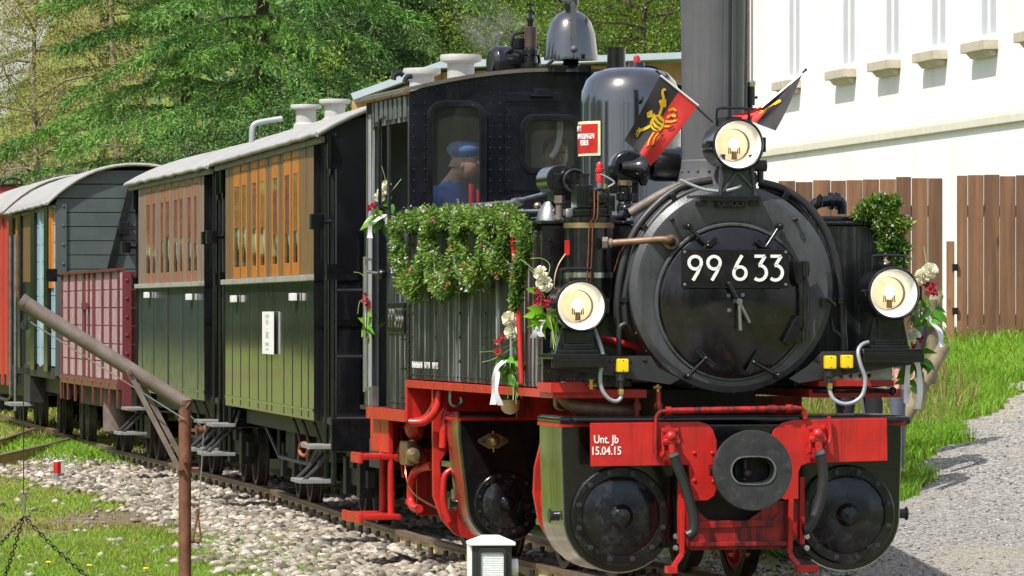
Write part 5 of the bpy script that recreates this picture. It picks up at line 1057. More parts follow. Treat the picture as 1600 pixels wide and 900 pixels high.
for px, py in ((80, 430),(190, 357)):
    q = G4.side(px, py, -1.12) if px < 100 else (-.15, -.15, G4.at(190, 357, -.1)[2])
    P(MB().box(q[0]-.07,q[0]+.07,q[1]-.08,q[1]+.08,q[2]-.08,q[2]+.08).cyl((q[0],q[1],q[2]),(q[0]+.25,q[1]+.02,q[2]),.02,.02,8), 'tail_lamp', 'black', VN, bevel=.01)
for d in (1.6, 2.6, 5.6, 6.6): wheels(VN, d, r=.32)
P(MB().tube(spline([G4.side(x, y, -1.05) for x, y in ((0,622),(12,624),(20,612),(21,596),(21,570))], 5), .02, 8), 'vacuum_hose', 'rubber', VN)
# --- red van beyond
G5 = Frame(-6.12, 83.2, 9.0); RV = thing('goods_van', 'bright red van at the left end of the train, beyond the pale blue van', 'goods van', (G5.o[0], G5.o[1], 0), G5.a)
arch(RV, -.1, 8.1, 1.02, 3.05, .52, over=.10)
for k in range(14): P(MB().box(-1.02, -.98, k*.572+.006, (k+1)*.572-.006, .75, 3.03), 'plank', 'vanred', RV, bevel=.004)
for k in range(0, 14, 2): P(MB().box(-1.06, -1.02, k*.572-.05, k*.572+.05, .6, 3.0), 'side_post', 'vanred', RV, bevel=.005)
for y in (0, 8):
    for k in range(9): P(MB().box(-1.0, 1.0, y-.02, y+.02, .8+k*.25, .8+(k+1)*.25-.01), 'end_plank', 'vanred', RV)
P(MB().box(.98, 1.02, 0, 8, .75, 3.03), 'side_wall', 'vanred', RV)
P(MB().box(-1.0, 1.0, 0, 8, .62, .76).box(-.8,.8,.5,7.5,.45,.62), 'underframe', 'darkmetal', RV)
for d in (1.5, 2.5, 5.5, 6.5): wheels(RV, d, r=.32)
# ================================================================== ground, track, buildings
AX = np.array([(5.4,14),(3.3,25),(2.10,31),(1.3205,35),(.494,39.26),(-.12,42.4),(-.52,45.1),(-1.53,52.6),(-1.88,55.2),(-2.9,61.5),(-3.29,64.1),(-4.49,71.3),(-4.71,73.1),(-5.85,81),(-7.7,93.7),(-10.8,112),(-16,140)])
def axis_x(Y): return np.interp(Y, AX[:,1], AX[:,0])
def sstep(a, b, x): t = np.clip((x-a)/(b-a), 0, 1); return t*t*(3-2*t)
def gz(X, Y):
    X = np.asarray(X, float); Y = np.asarray(Y, float); u = X-axis_x(Y)
    z = -.15+0*X
    z = z+.02*(1-sstep(.8, 1.6, np.abs(u)))                                  # ballast bed
    ramp = 1.56*np.clip((Y-39)/12, 0, 1.0)
    z = z+ramp*sstep(1.25, 2.3, u)*(1-sstep(60, 72, Y)*.4)
    z = z+.05*np.sin(X*1.7+Y*.6)*np.sin(Y*.9)*sstep(1.5, 2.6, np.abs(u))
    z = z+sstep(94, 118, Y)*3.6*sstep(-3, 3, -u-3)*sstep(-20, -13, X)+sstep(90, 120, Y)*3*sstep(-3, 6, u)   # bank behind the station
    z = z+sstep(120, 200, Y)*26*sstep(-.082, -.066, X/np.maximum(Y, 1))
    return z
def gridmesh(name, xs, ys, mat, zoff=0, mask=None, kind='structure'):
    X, Y = np.meshgrid(xs, ys); Z = gz(X, Y)+zoff; V = np.stack([X, Y, Z], -1).reshape(-1, 3); n = len(xs)
    j, i = np.meshgrid(np.arange(len(ys)-1), np.arange(n-1), indexing='ij'); a = (j*n+i).ravel(); Q = np.stack([a, a+1, a+n+1, a+n], 1)
    if mask is not None:
        c = V[Q].mean(1); Q = Q[mask(c[:,0], c[:,1])]
    return npmesh(name, V, Q, mat, smooth=True, kind=kind)
# grass-and-soil ground
def groundmat():
    m = bpy.data.materials.new('turf_and_soil'); m.use_nodes = True; t = m.node_tree; L = t.links.new; b = t.nodes['Principled BSDF']
    tc = nn(t, "ShaderNodeTexCoord"); n1 = nn(t, "ShaderNodeTexNoise", Scale=.9, Detail=6, Roughness=.7); L(tc.outputs['Object'], n1.inputs['Vector'])
    cr = nn(t, "ShaderNodeValToRGB"); e = cr.color_ramp.elements
    e[0].position = .33; e[0].color = (.085, .055, .032, 1); e[1].position = .47; e[1].color = (.19, .20, .045, 1); k = e.new(.62); k.color = (.13, .23, .03, 1)
    L(n1.outputs[0], cr.inputs[0]); n2 = nn(t, "ShaderNodeTexNoise", Scale=40, Detail=4); L(tc.outputs['Object'], n2.inputs['Vector'])
    mr = nn(t, "ShaderNodeMapRange"); mr.inputs[3].default_value = .6; mr.inputs[4].default_value = 1.3; L(n2.outputs[0], mr.inputs[0])
    hs = nn(t, "ShaderNodeHueSaturation"); L(cr.outputs[0], hs.inputs['Color']); L(mr.outputs[0], hs.inputs['Value']); L(hs.outputs[0], b.inputs['Base Color'])
    b.inputs['Roughness'].default_value = .95; bp = nn(t, "ShaderNodeBump", Strength=.6, Distance=.03); L(n2.outputs[0], bp.inputs['Height']); L(bp.outputs[0], b.inputs['Normal'])
    return m
M['turf'] = groundmat()
xs = np.concatenate([np.linspace(-500,-40,12), np.arange(-38,-9,2.), np.arange(-9,9,.25), np.arange(9,40,2.), np.linspace(42,500,12)]); ys = np.concatenate([np.linspace(-60,26,12), np.arange(28,100,.5), np.arange(100,200,4), np.linspace(205,900,10)])
gridmesh('ground', xs, ys, 'turf')
# gravel path at the right
def gravelmat(name, c1, c2, sc=70, dirtc=None):
    m = bpy.data.materials.new(name); m.use_nodes = True; t = m.node_tree; L = t.links.new; b = t.nodes['Principled BSDF']
    tc = nn(t, "ShaderNodeTexCoord"); v = nn(t, "ShaderNodeTexVoronoi", Scale=sc); L(tc.outputs['Object'], v.inputs['Vector'])
    sp = nn(t, "ShaderNodeSeparateColor"); L(v.outputs['Color'], sp.inputs[0]); mx = nn(t, "ShaderNodeMix", data_type='RGBA'); L(sp.outputs[0], mx.inputs[0]); mx.inputs[6].default_value = c4(c1); mx.inputs[7].default_value = c4(c2); out = mx.outputs[2]
    n1 = nn(t, "ShaderNodeTexNoise", Scale=.8, Detail=5); L(tc.outputs['Object'], n1.inputs['Vector']); r = nn(t, "ShaderNodeMapRange"); r.inputs[1].default_value = .48; r.inputs[2].default_value = .66; r.inputs[4].default_value = .45; L(n1.outputs[0], r.inputs[0])
    if dirtc: m3 = nn(t, "ShaderNodeMix", data_type='RGBA'); L(r.outputs[0], m3.inputs[0]); L(out, m3.inputs[6]); m3.inputs[7].default_value = c4(dirtc); out = m3.outputs[2]
    L(out, b.inputs['Base Color']); b.inputs['Roughness'].default_value = .95
    bp = nn(t, "ShaderNodeBump", Strength=.9, Distance=.015); L(v.outputs['Distance'], bp.inputs['Height']); L(bp.outputs[0], b.inputs['Normal']); return m
M['gravel'] = gravelmat('gravel', (.08, .077, .074), (.40, .385, .36), 60, (.32, .28, .21))
M['bed'] = gravelmat('ballast_soil', (.06, .05, .04), (.33, .29, .24), 24, (.10, .08, .055))
EDGE = np.array([(25,-.5),(37,1.6),(39.5,2.0),(41,2.35),(42.2,2.75),(43.3,3.05),(44.5,3.28),(46,3.62),(48,4.2),(50,5.2),(53,7)])
def edge_x(Y): return np.interp(Y, EDGE[:,0], EDGE[:,1])+.10*np.sin(np.asarray(Y)*3.1)+.06*np.sin(np.asarray(Y)*7.7)
gridmesh('gravel_path', np.arange(-.5, 12, .06), np.arange(26, 50.6, .12), 'gravel', .012, lambda X, Y: (X > edge_x(Y)) & (X < edge_x(Y)+3.4+.2*np.sin(Y*2.3)))
gridmesh('ballast_bed', np.arange(-12, 6, .1), np.arange(24, 100, .2), 'bed', .012, lambda X, Y: np.abs(X-axis_x(Y)) < .95+.12*np.sin(Y*2.1)+.08*np.sin(Y*5.3))
# --- track
TR = thing('railway_track', 'narrow gauge railway track under the train, rusty rails on sleepers', 'railway track'); TR['kind'] = 'structure'
def along(s0, s1, st):
    d = np.hypot(np.diff(AX[:,0]), np.diff(AX[:,1])); S = np.concatenate([[0], np.cumsum(d)]); q = np.arange(s0, s1, st)
    # rounded track: sample a smooth spline through the axis points
    px_, py_ = np.interp(q, S, AX[:,0]), np.interp(q, S, AX[:,1]); return px_, py_
RP = [(-.036,0),(.036,0),(.036,-.03),(.012,-.042),(.012,-.105),(.05,-.12),(.05,-.13),(-.05,-.13),(-.05,-.12),(-.012,-.105),(-.012,-.042),(-.036,-.03)]
def rail_between(pts, name, parent):
    """sweep the rail section along ground points; head and web are separate parts"""
    Pn = [Vector(p) for p in pts]; k = len(RP); V = []; Fc = []
    for i, p in enumerate(Pn):
        t = (Pn[min(i+1, len(Pn)-1)]-Pn[max(i-1, 0)]); t.z = 0; t.normalize(); n = Vector((t.y, -t.x, 0))
        for a, b_ in RP: V.append(p+n*a+Vector((0,0,b_)))
    for i in range(len(Pn)-1):
        for j in range(k): Fc.append((i*k+j, i*k+(j+1) % k, (i+1)*k+(j+1) % k, (i+1)*k+j))
    o = P(MB().add(V, Fc), name, 'railside', parent, smooth=20); o.data.materials.append(M['railtop'])
    for pl in o.data.polygons:
        if pl.index % k in (0, 1, 11) or max(o.data.vertices[v].co.z for v in pl.vertices) > Pn[0].z-.02 and pl.index % k in (0,): pl.material_index = 1
    return o
Ys = np.arange(16, 120, .8); axx = np.array([axis_x(Ys-1.2), axis_x(Ys), axis_x(Ys+1.2)]).mean(0); dx = np.gradient(axx, Ys); nl = np.hypot(1, dx)
for s in (-1, 1):
    pts = [(x+s*.411/n_, y-s*.411*d_/n_, 0) for x, y, d_, n_ in zip(axx, Ys, dx, nl)]
    # rails in lengths with a small joint gap
    for i in range(0, len(pts)-1, 15): rail_between(pts[i:i+16], 'rail', TR)
slp = MB().box(-.75, .75, -.11, .11, -.26, -.13).build('sleeper', pm('old_sleeper', (.10, .075, .055), .85, var=.4, scale=7, bump=.4, stretch=(1,6,6)), TR, bevel=.012)
bolt = MB().box(-.075,.075,-.06,.06,-.13,-.105).cyl((-.05,0,-.13),(-.05,0,-.045),.022,.018,8).cyl((.05,0,-.13),(.05,0,-.045),.022,.018,8).build('rail_fastening', 'iron', TR)
Yq = np.arange(27, 97, .62)
for i, y in enumerate(Yq):
    x = float(axis_x(y)); d_ = float((axis_x(y+1)-axis_x(y-1))/2); a = math.atan(-d_)
    o = slp if i == 0 else dup(slp, TR); o.location = (x, y, 0); o.rotation_euler = (0, 0, a+rng.normal()*.015)
    for s in (-1, 1):
        b_ = bolt if (i == 0 and s == -1) else dup(bolt, TR)
        b_.location = (x+s*.411*math.cos(a), y+s*.411*math.sin(a), .0); b_.rotation_euler = (0, 0, a)
# siding that joins from the left foreground
SD = thing('railway_siding', 'pair of rusty siding rails curving off through the grass at far left', 'railway track'); SD['kind'] = 'structure'
rail_between([(x, y, .0) for x, y in [(-8.2,44),(-6.75,56),(-6.2,62),(-5.94,67.9),(-5.82,73),(-5.79,78.5)]], 'rail', SD)
rail_between([(x, y, .0) for x, y in [(-9.0,44),(-7.55,56),(-6.95,64),(-6.62,72),(-6.66,77),(-6.80,83.4)]], 'rail', SD)
for y in np.arange(50, 80, .8):
    x = np.interp(y, [44,56,62,67.9,73,78.5], [-8.6,-7.15,-6.6,-6.25,-6.15,-6.15]); o = dup(slp, SD, (x, y, -.02), (0,0,.06))
# --- ballast stones
def ico():
    import bmesh
    bm = bmesh.new(); bmesh.ops.create_icosphere(bm, subdivisions=1, radius=1); V = np.array([v.co[:] for v in bm.verts]); Fq = np.array([[v.index for v in f.verts] for f in bm.faces]); bm.free(); return V, Fq
IV, IF = ico()
def stones(name, X, Y, size, mat, squash=.6, lift=.35, kind='stuff'):
    n = len(X); sz = np.asarray(size)*rng.uniform(.55, 1.35, n); V = np.repeat(IV[None], n, 0)*rng.uniform(.58, 1.30, (n, len(IV), 1))
    V = V*np.stack([rng.uniform(.8,1.35,n), rng.uniform(.7,1.1,n), squash*rng.uniform(.7,1.2,n)], 1)[:,None,:]
    a = rng.uniform(0, 2*PI, n); b_ = rng.normal(0, .25, n); c, s_ = np.cos(a), np.sin(a)
    x, y, z = V[...,0], V[...,1], V[...,2]; z2 = z*np.cos(b_)[:,None]+x*np.sin(b_)[:,None]; x2 = x*np.cos(b_)[:,None]-z*np.sin(b_)[:,None]
    xr = x2*c[:,None]-y*s_[:,None]; yr = x2*s_[:,None]+y*c[:,None]
    V = np.stack([xr, yr, z2], -1)*sz[:,None,None]+np.stack([X, Y, gz(X, Y)+.012+sz*lift*squash], -1)[:,None,:]
    Fq = (IF[None]+(np.arange(n)*len(IV))[:,None,None]).reshape(-1, 3); return npmesh(name, V.reshape(-1,3), Fq, mat, kind=kind)
def stonemat(name, c1, c2):
    return leafmat(name, c1, c2, .6, 0, .85, 6.0)
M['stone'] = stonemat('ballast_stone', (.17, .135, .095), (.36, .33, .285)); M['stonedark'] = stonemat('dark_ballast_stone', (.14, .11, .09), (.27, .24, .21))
n = 13500; Yb = 36+46*rng.random(n)**1.35; wid = np.interp(Yb, [36,40,44,48,56,62,66,70,82], [1.9,1.75,1.45,1.25,1.3,1.55,1.7,.8,.2])
u = -.50-wid*np.abs(rng.random(n))**.9*(1+.10*np.sin(Yb*2.3)+.12*np.sin(Yb*5.1+1)); stones('ballast', axis_x(Yb)+u, Yb, .041*rng.uniform(.5,1.3,n), 'stone')
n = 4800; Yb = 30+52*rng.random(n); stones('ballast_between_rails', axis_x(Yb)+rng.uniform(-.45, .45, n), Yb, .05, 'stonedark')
n = 500; Yb = 37+30*rng.random(n)**1.3; stones('scattered_stones', axis_x(Yb)-.5-rng.gamma(2, .9, n), Yb, .038, 'stone')
n = 4500; Yb = 33+14*rng.random(n)**1.2; Xb = edge_x(Yb)+rng.random(n)**1.2*2.6; stones('path_gravel', Xb, Yb, .012, stonemat('path_gravel_stone', (.16,.155,.15), (.42,.40,.375)), .6, .3)
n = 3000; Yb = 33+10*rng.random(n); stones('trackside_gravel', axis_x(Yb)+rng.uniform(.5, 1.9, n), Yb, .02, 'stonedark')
# --- grass
def blades(name, X, Y, h, wd, mat, lean=.5, hvar=.5, tri=False):
    n = len(X); Z = gz(X, Y); a = rng.uniform(0, 2*PI, n); H = h*rng.uniform(1-hvar, 1+hvar, n); ln = np.abs(rng.normal(0, lean, n))*H; b_ = rng.uniform(0, 2*PI, n)
    B = np.stack([X, Y, Z], 1); q = np.stack([np.cos(a), np.sin(a), 0*a], 1)*(wd*rng.uniform(.6,1.4,n))[:,None]; T = B+np.stack([np.cos(b_)*ln, np.sin(b_)*ln, H], 1)
    Mm = B+np.stack([np.cos(b_)*ln*.35, np.sin(b_)*ln*.35, H*.6], 1)
    if tri: return npmesh(name, np.stack([B-q, B+q, T], 1).reshape(-1, 3), np.arange(3*n).reshape(n, 3), mat, kind='stuff')
    V = np.stack([B-q, B+q, Mm+q*.7, T, Mm-q*.7], 1).reshape(-1, 3); i = np.arange(n)*5
    T3 = np.stack([i+4, i+2, i+3], 1)
    F3 = np.concatenate([np.stack([i, i+1, i+2], 1), np.stack([i, i+2, i+4], 1), T3]); return npmesh(name, V, F3, mat, kind='stuff')
M['lawn'] = leafmat('lawn_grass', (.32, .31, .075), (.21, .34, .035), .3, .3, .6, .55)
M['tall'] = leafmat('tall_grass', (.16, .32, .02), (.22, .40, .04), .28, .35, .5, .8)
M['dry'] = leafmat('dry_grass', (.30, .24, .09), (.22, .19, .06), .3, .2, .7, 1)
def bare_f(X, Y): return np.exp(-((Y-51.5)/4.2)**2)*np.exp(-((X+3.35-.10*(Y-51))/.95)**2)
M['soil'] = gravelmat('bare_soil', (.075,.05,.032), (.19,.14,.09), 14, (.11,.10,.04))
gridmesh('bare_soil', np.arange(-6,-1,.06), np.arange(42,62,.12), 'soil', .006, lambda X, Y: bare_f(X, Y)+.22*np.sin(X*9+Y*2)*np.sin(Y*3.1-X*4) > .48)
def patch(X, Y, f=1.0): return np.sin(X*1.3*f+.7)*np.sin(Y*.42*f+X*.5)+.6*np.sin(X*3.1*f+Y*.9)*np.sin(Y*1.1*f)
n = 250000; Yb = 34+50*rng.random(n)**1.7; Xl = -.0875*Yb-2.6; Xr = axis_x(Yb)-np.interp(Yb, [34,40,44,48,56,62,66,70,84], [2.0,1.9,1.65,1.45,1.5,1.8,1.9,1.1,.7]); Xb = Xl+(Xr-Xl)*rng.random(n)
pt = patch(Xb, Yb); bare = .97*bare_f(Xb, Yb); keep = (Xr > Xl) & (pt+rng.normal(0,.7,n) > -.55) & (rng.random(n) > bare)
Xb, Yb = Xb[keep], Yb[keep]; far = Yb > 49+rng.normal(0,2,len(Yb)); blades('lawn_grass', Xb[~far], Yb[~far], .032, .0032, 'lawn', .95); blades('lawn_grass', Xb[far], Yb[far], .030, .006, 'lawn', .95, tri=True)
n = 40000; Yb = 37+10*rng.random(n); Xb = -.0875*Yb-.8+3.2*rng.random(n)**1.4; blades('lush_grass', Xb, Yb, .042, .004, 'tall', .9)
n = 26000; Yb = 40+36*rng.random(n)**1.2; Xb = -.0875*Yb-.8+(axis_x(Yb)-1.3+.0875*Yb+.8)*rng.random(n); kp = patch(Xb+5, Yb, .7) > .1; blades('dry_grass', Xb[kp], Yb[kp], .045, .0035, 'dry', .9)
n = 5000; Yb = rng.normal(74, 2.6, n); Xb = axis_x(Yb)-.55-np.abs(rng.normal(0, .4, n)); blades('trackside_weeds', Xb, Yb, .10, .012, 'tall', .8)
n = 26000; Yb = 76+30*rng.random(n); Xb = -.0875*Yb-.5+3.5*rng.random(n); kp = np.abs(Xb-axis_x(Yb)) > .5; blades('far_grass', Xb[kp], Yb[kp], .09, .010, 'lawn', .8)
n = 12000; Yb = 70+26*rng.random(n); Xb = axis_x(Yb)+rng.uniform(-.36,3,n); blades('far_grass', Xb, Yb, .10, .012, 'lawn', .8)
n = 90000; Yb = 39.4+13*rng.random(n); Xa = axis_x(Yb)+np.interp(Yb, [39, 43.5, 46], [1.75, 1.6, 1.15]); Xb = Xa+(edge_x(Yb)-Xa)*(1-rng.random(n)**1.35); thin = np.clip((edge_x(Yb)-Xb)/.22, .03, 1); kp = (edge_x(Yb) > Xa) & (rng.random(n) < thin) & (Yb > 40.6+1.0*np.sin(Xb*3)+rng.normal(0,.5,n))
blades('tall_grass', Xb[kp], Yb[kp], .10, .0055, 'tall', .75)
n = 5000; Yb = rng.uniform(45.5, 51, n); Xb = axis_x(Yb)+1.3+rng.random(n)*3.2; kp = Xb < edge_x(Yb)-.1; blades('seed_heads', Xb[kp], Yb[kp], .30, .004, 'dry', .5)
n = 4000; Yb = 46+4.7*rng.random(n); Xb = 4.55+.25*(Yb-46)+rng.normal(0,.25,n); blades('tall_grass', Xb, Yb, .05, .004, 'tall', .8)
# dandelions in the lawn
DY = [(wpt(76,877,40.5), 'yellow dandelion in the grass between the hanging chains'), (wpt(140,876,40.5), 'yellow dandelion just right of the longest hanging chain'), (wpt(228,873,40.5), 'yellow dandelion in the grass left of the rusty crane post')]
for p, lb_ in DY:
    g_ = float(gz(p[0], p[1])); o = MB().cyl((p[0],p[1],g_),(p[0],p[1],g_+.07),.004,.003,6).build('dandelion', 'tall'); tag(o, lb_, 'flower', 'dandelions in the lawn')
    MB().lathe([(0,.0),(.014,.002),(.022,.010),(.016,.016),(0,.018)], (p[0],p[1],g_+.068), (0,0,1), 12).build('flower_head', 'yellow', o)
# --- wooden plank fence
YF = 51.0; FN = thing('plank_fence', 'tall brown wooden plank fence on the grassy bank before the white house', 'fence', (0, 0, 0))
M['fence'] = pm('brown_fence_wood', (.185, .092, .045), .6, var=.4, scale=2.2, bump=.25, bscale=14, stretch=(7, 7, .45)); 
def knots(m):
    t = m.node_tree; L = t.links.new; b = t.nodes['Principled BSDF']; tc = nn(t, "ShaderNodeTexCoord"); oi = nn(t, "ShaderNodeObjectInfo"); ad = nn(t, "ShaderNodeVectorMath", operation='ADD'); L(tc.outputs['Object'], ad.inputs[0]); L(oi.outputs['Random'], ad.inputs[1])
    mp = nn(t, "ShaderNodeMapping"); mp.inputs['Scale'].default_value = (4.2, 1, 1.7); L(ad.outputs[0], mp.inputs[0]); v = nn(t, "ShaderNodeTexVoronoi", Scale=1.0); L(mp.outputs[0], v.inputs['Vector'])
    r = nn(t, "ShaderNodeMapRange"); r.inputs[1].default_value = .06; r.inputs[2].default_value = .13; r.inputs[3].default_value = .75; r.inputs[4].default_value = 0; L(v.outputs['Distance'], r.inputs[0])
    src = b.inputs['Base Color'].links[0].from_socket; mx = nn(t, "ShaderNodeMix", data_type='RGBA'); L(r.outputs[0], mx.inputs[0]); L(src, mx.inputs[6]); mx.inputs[7].default_value = (.035, .018, .012, 1)
    hs = nn(t, "ShaderNodeHueSaturation"); rr = nn(t, "ShaderNodeMapRange"); rr.inputs[3].default_value = .62; rr.inputs[4].default_value = 1.35; L(oi.outputs['Random'], rr.inputs[0]); L(rr.outputs[0], hs.inputs['Value']); L(mx.outputs[2], hs.inputs['Color']); L(hs.outputs[0], b.inputs['Base Color'])
knots(M['fence'])
bx = [1196,1216,1243,1270,1298,1322,1348,1374,1400,1424,1450,1473]
for i, (a, b_) in enumerate(zip(bx, bx[1:])):
    p0 = wpt(a+rng.uniform(.2,.6), 283-6*(i/10), YF); p1 = wpt(b_-rng.uniform(.2,.7), 560, YF); tp = p0[2]+rng.normal(0,.008); 
    if i == 0: tp -= .05
    P(MB().box(p0[0], p1[0], YF-.012-.004*(i % 2), YF+.012-.004*(i % 2), gz(p0[0], YF)-.05, tp), 'plank', 'fence', FN, bevel=.004)
bx = [1495,1512,1537,1562,1587,1612,1638,1664,1690,1716,1742,1768]
for i, (a, b_) in enumerate(zip(bx, bx[1:])):
    p0 = wpt(a+(.5 if i % 3 else .2), 275, YF); p1 = wpt(b_-.3, 560, YF); P(MB().box(p0[0], p1[0], YF-.012-.004*(i % 2), YF+.012-.004*(i % 2), gz(p0[0], YF)-.03, p0[2]+rng.normal(0,.006)), 'plank', 'fence', FN, bevel=.004)
p0 = wpt(1479, 377, YF); p1 = wpt(1491, 527, YF); P(MB().box(p0[0], p1[0], YF-.03, YF+.03, p1[2]-.05, p0[2]), 'gate_post', 'fence', FN, bevel=.004)
P(MB().box(p0[0]-.02, p1[0]+.03, YF-.06, YF+.04, p1[2]-.25, p1[2]-.02), 'post_footing', pm('concrete', (.38,.37,.35), .85, bump=.2), FN)
for y, x0, x1 in ((330,1196,1472),(500,1196,1472),(330,1497,1768),(500,1497,1768)):
    q0 = wpt(x0, y, YF); q1 = wpt(x1, y, YF); P(MB().box(q0[0], q1[0], YF+.02, YF+.06, q0[2]-.05, q0[2]+.05), 'rail', 'fence', FN)
b = MB()
for y in (418, 486): q = wpt(1493, y, YF); b.box(q[0]-.03, q[0]+.02, YF-.04, YF-.01, q[2]-.03, q[2]+.03)
P(b, 'gate_hinge', 'black', FN)
# --- white house
HX0, HY0, HX1, HY1 = 4.76+.145*12, 54.4-12, 2.79, 68.0      # along the wall from near to far
hv = Vector((HX1-HX0, HY1-HY0, 0)); hl = hv.length; hv.normalize(); hn = Vector((-hv.y, hv.x, 0))    # hn points to the track
HS = thing('white_house', 'white rendered house with pale stone window sills behind the plank fence', 'house', (HX0, HY0, 0), math.atan2(hv.y, hv.x))
# local axes: x along the wall away from the camera, y towards the track, z up
M['render'] = add_streaks(pm('white_render', (.80, .795, .78), .8, var=.06, scale=.8, bump=.12, bscale=70), (.60, .59, .55), .5, 1.6, .35, .5, .75); M['sillpale'] = pm('cream_ledge', (.60, .58, .48), .8, var=.08); M['sillstone'] = pm('sill_sandstone', (.46, .41, .32), .8, var=.15, scale=8, bump=.1); M['shutter'] = pm('pale_shutter', (.47, .485, .51), .6, var=.05)
def hloc(px, py):
    t = (px-800)/FPX; s_ = (t*HY0-HX0)/(hv.x-t*hv.y); Yv = HY0+hv.y*s_; return s_, CAM_H+(HOR-py)*Yv/FPX
def win_s(px): return hloc(px, 100)[0]
wins = sorted([win_s(p) for p in (1238, 1323, 1391, 1463, 1541)]+[win_s(1541)-2.25*k for k in (1, 2, 3)])
zw0, zw1 = 4.24, 6.3; ww = .42; zl = hloc(1400, 215)[1]; print('house wins', wins, 'ledge', zl, 'len', hl)
ed = [0]+[e for w_ in wins for e in (w_-ww, w_+ww)]+[hl]
for a, b_ in zip(ed[0::2], ed[1::2]): P(MB().box(a, b_, -.3, 0, zl, 8.6), 'wall', 'render', HS)
for w_ in wins: P(MB().box(w_-ww, w_+ww, -.3, 0, zl, zw0), 'wall', 'render', HS); P(MB().box(w_-ww, w_+ww, -.3, 0, zw1, 8.6), 'wall', 'render', HS)
P(MB().box(0, hl, -.4, .06, .8, zl-.02), 'plinth_wall', 'render', HS); P(MB().box(0, hl+.02, -.3, .10, zl-.02, zl+.06).box(0, hl+.02, -.3, .07, zl+.06, zl+.09), 'ledge', 'sillpale', HS, bevel=.01)
P(MB().box(hl, hl+.3, -9, 0, .8, 8.6).box(0, .3, -9, -.31, .8, 8.6).box(0, hl, -9.3, -9, .8, 8.6), 'wall', 'render', HS)
P(MB().prism([(.6, 8.6), (-4.6, 12.5), (-9.8, 8.6), (-9.6, 8.5), (-4.6, 12.2), (.4, 8.5)], 'x', -.4, hl+.5), 'roof', pm('roof_tile', (.30, .11, .07), .8, var=.3), HS)
for w_ in wins:
    f = P(MB().ring([(w_-ww,zw0),(w_+ww,zw0),(w_+ww,zw1),(w_-ww,zw1)], [(w_-ww+.07,zw0+.07),(w_+ww-.07,zw0+.07),(w_+ww-.07,zw1-.07),(w_-ww+.07,zw1-.07)], 'y', -.05, -.016).box(w_-.025, w_+.025, -.048, -.018, zw0+.07, zw1-.07), 'window', 'whitepaint', HS)
    P(MB().box(w_-ww+.05, w_+ww-.05, -.036, -.032, zw0+.05, zw1-.05), 'window_panel', 'shutter', f)
    P(MB().box(w_-ww-.10, w_+ww+.10, -.012, .14, zw0-.095, zw0-.0).prism([(0,zw0-.095),(.10,zw0-.095),(.05,zw0-.15),(0,zw0-.15)], 'x', w_-ww-.04, w_+ww+.04), 'window_sill', 'sillstone', HS, bevel=.01)
P(MB().cyl((hl-.06,.09,1.0),(hl-.06,.09,8.6),.05,.05,10), 'downpipe', pm('brown_downpipe', (.16, .11, .085), .5), HS)
# --- station shed behind the train
SH = thing('station_shed', 'low wooden shed with pale blue roof edge and ochre boards behind the cab', 'shed', (0, 0, 0)); M['ochre'] = pm('ochre_boards', (.50, .30, .14), .6, var=.25, scale=3, stretch=(3,3,.5)); M['fascia'] = pm('pale_roof_edge', (.42, .50, .56), .5, var=.1, scale=6)
YS = 73.0; RFp = [(548,146),(690,95),(1080,81),(1080,91),(690,106),(552,156)]
rp = [(wpt(x, y, YS)[0], wpt(x, y, YS)[2]) for x, y in RFp]
P(MB().prism(rp, 'y', YS, YS+7), 'roof', 'fascia', SH)
lo = [wpt(x, y, YS) for x, y in ((556,157),(690,108),(1080,92))]
for a, b_ in zip(lo, lo[1:]):
    k = max(1, int((b_[0]-a[0])/.2))
    for i in range(k):
        x0, x1 = a[0]+(b_[0]-a[0])*i/k, a[0]+(b_[0]-a[0])*(i+1)/k; z0_, z1_ = a[2]+(b_[2]-a[2])*i/k, a[2]+(b_[2]-a[2])*(i+1)/k
        P(MB().prism([(x0+.004,0),(x1-.004,0),(x1-.004,z1_-.02),(x0+.004,z0_-.02)], 'y', YS+.5, YS+.54), 'board', 'ochre', SH)
for x in (-1.95, 0, 2.1): P(MB().box(x-.06, x+.06, YS+.4, YS+.5, 0, 4.3), 'post', 'ochre', SH)
P(MB().box(-1.9, 2.15, YS+.55, YS+6.8, 0, 4.2), 'wall', 'ochre', SH)
# --- hand crane in the left foreground
YC = 38.0; CR_ = thing('hand_crane', 'rusty tubular hand crane with slanted jib, cable and winch at left', 'crane', (0, 0, 0))
pb_ = wpt(289, 628, YC); gzc = float(gz(pb_[0], YC))
P(MB().cyl((pb_[0], YC, gzc-.1), (pb_[0], YC, pb_[2]-.0), .041, .041, 20), 'post', 'rust', CR_)
j0 = Vector(wpt(294, 634, YC)); j1 = Vector(wpt(36, 472, YC))
P(MB().cyl(j0, j1, .047, .050, 24), 'jib', 'greyrust', CR_); P(MB().lathe([(.052,-.02),(.054,0),(.054,.02),(.045,.02),(.045,-.03)], j1, (j1-j0).normalized(), 24), 'jib_collar', 'greyrust', CR_)
P(MB().cyl((pb_[0],YC,pb_[2]-.02),(pb_[0],YC,pb_[2]+.012),.05,.05,20), 'post_cap', 'rust', CR_)
for a, b_, o in (((200,578),(281,735),-.05),((222,600),(287,722),.05)):
    q0 = Vector(wpt(*a, YC+o)); q1 = Vector(wpt(*b_, YC+o)); P(MB().bar(q0, q1, .012, .034), 'stay', 'greyrust', CR_, bevel=.003)
b = MB()
for x, y in ((203,582),(283,732),(288,720)): b.cyl(wpt(x,y,YC-.075), wpt(x,y,YC-.05), .015, .015, 6)
P(b, 'stay_bolt', 'rust', CR_, kind='stuff')
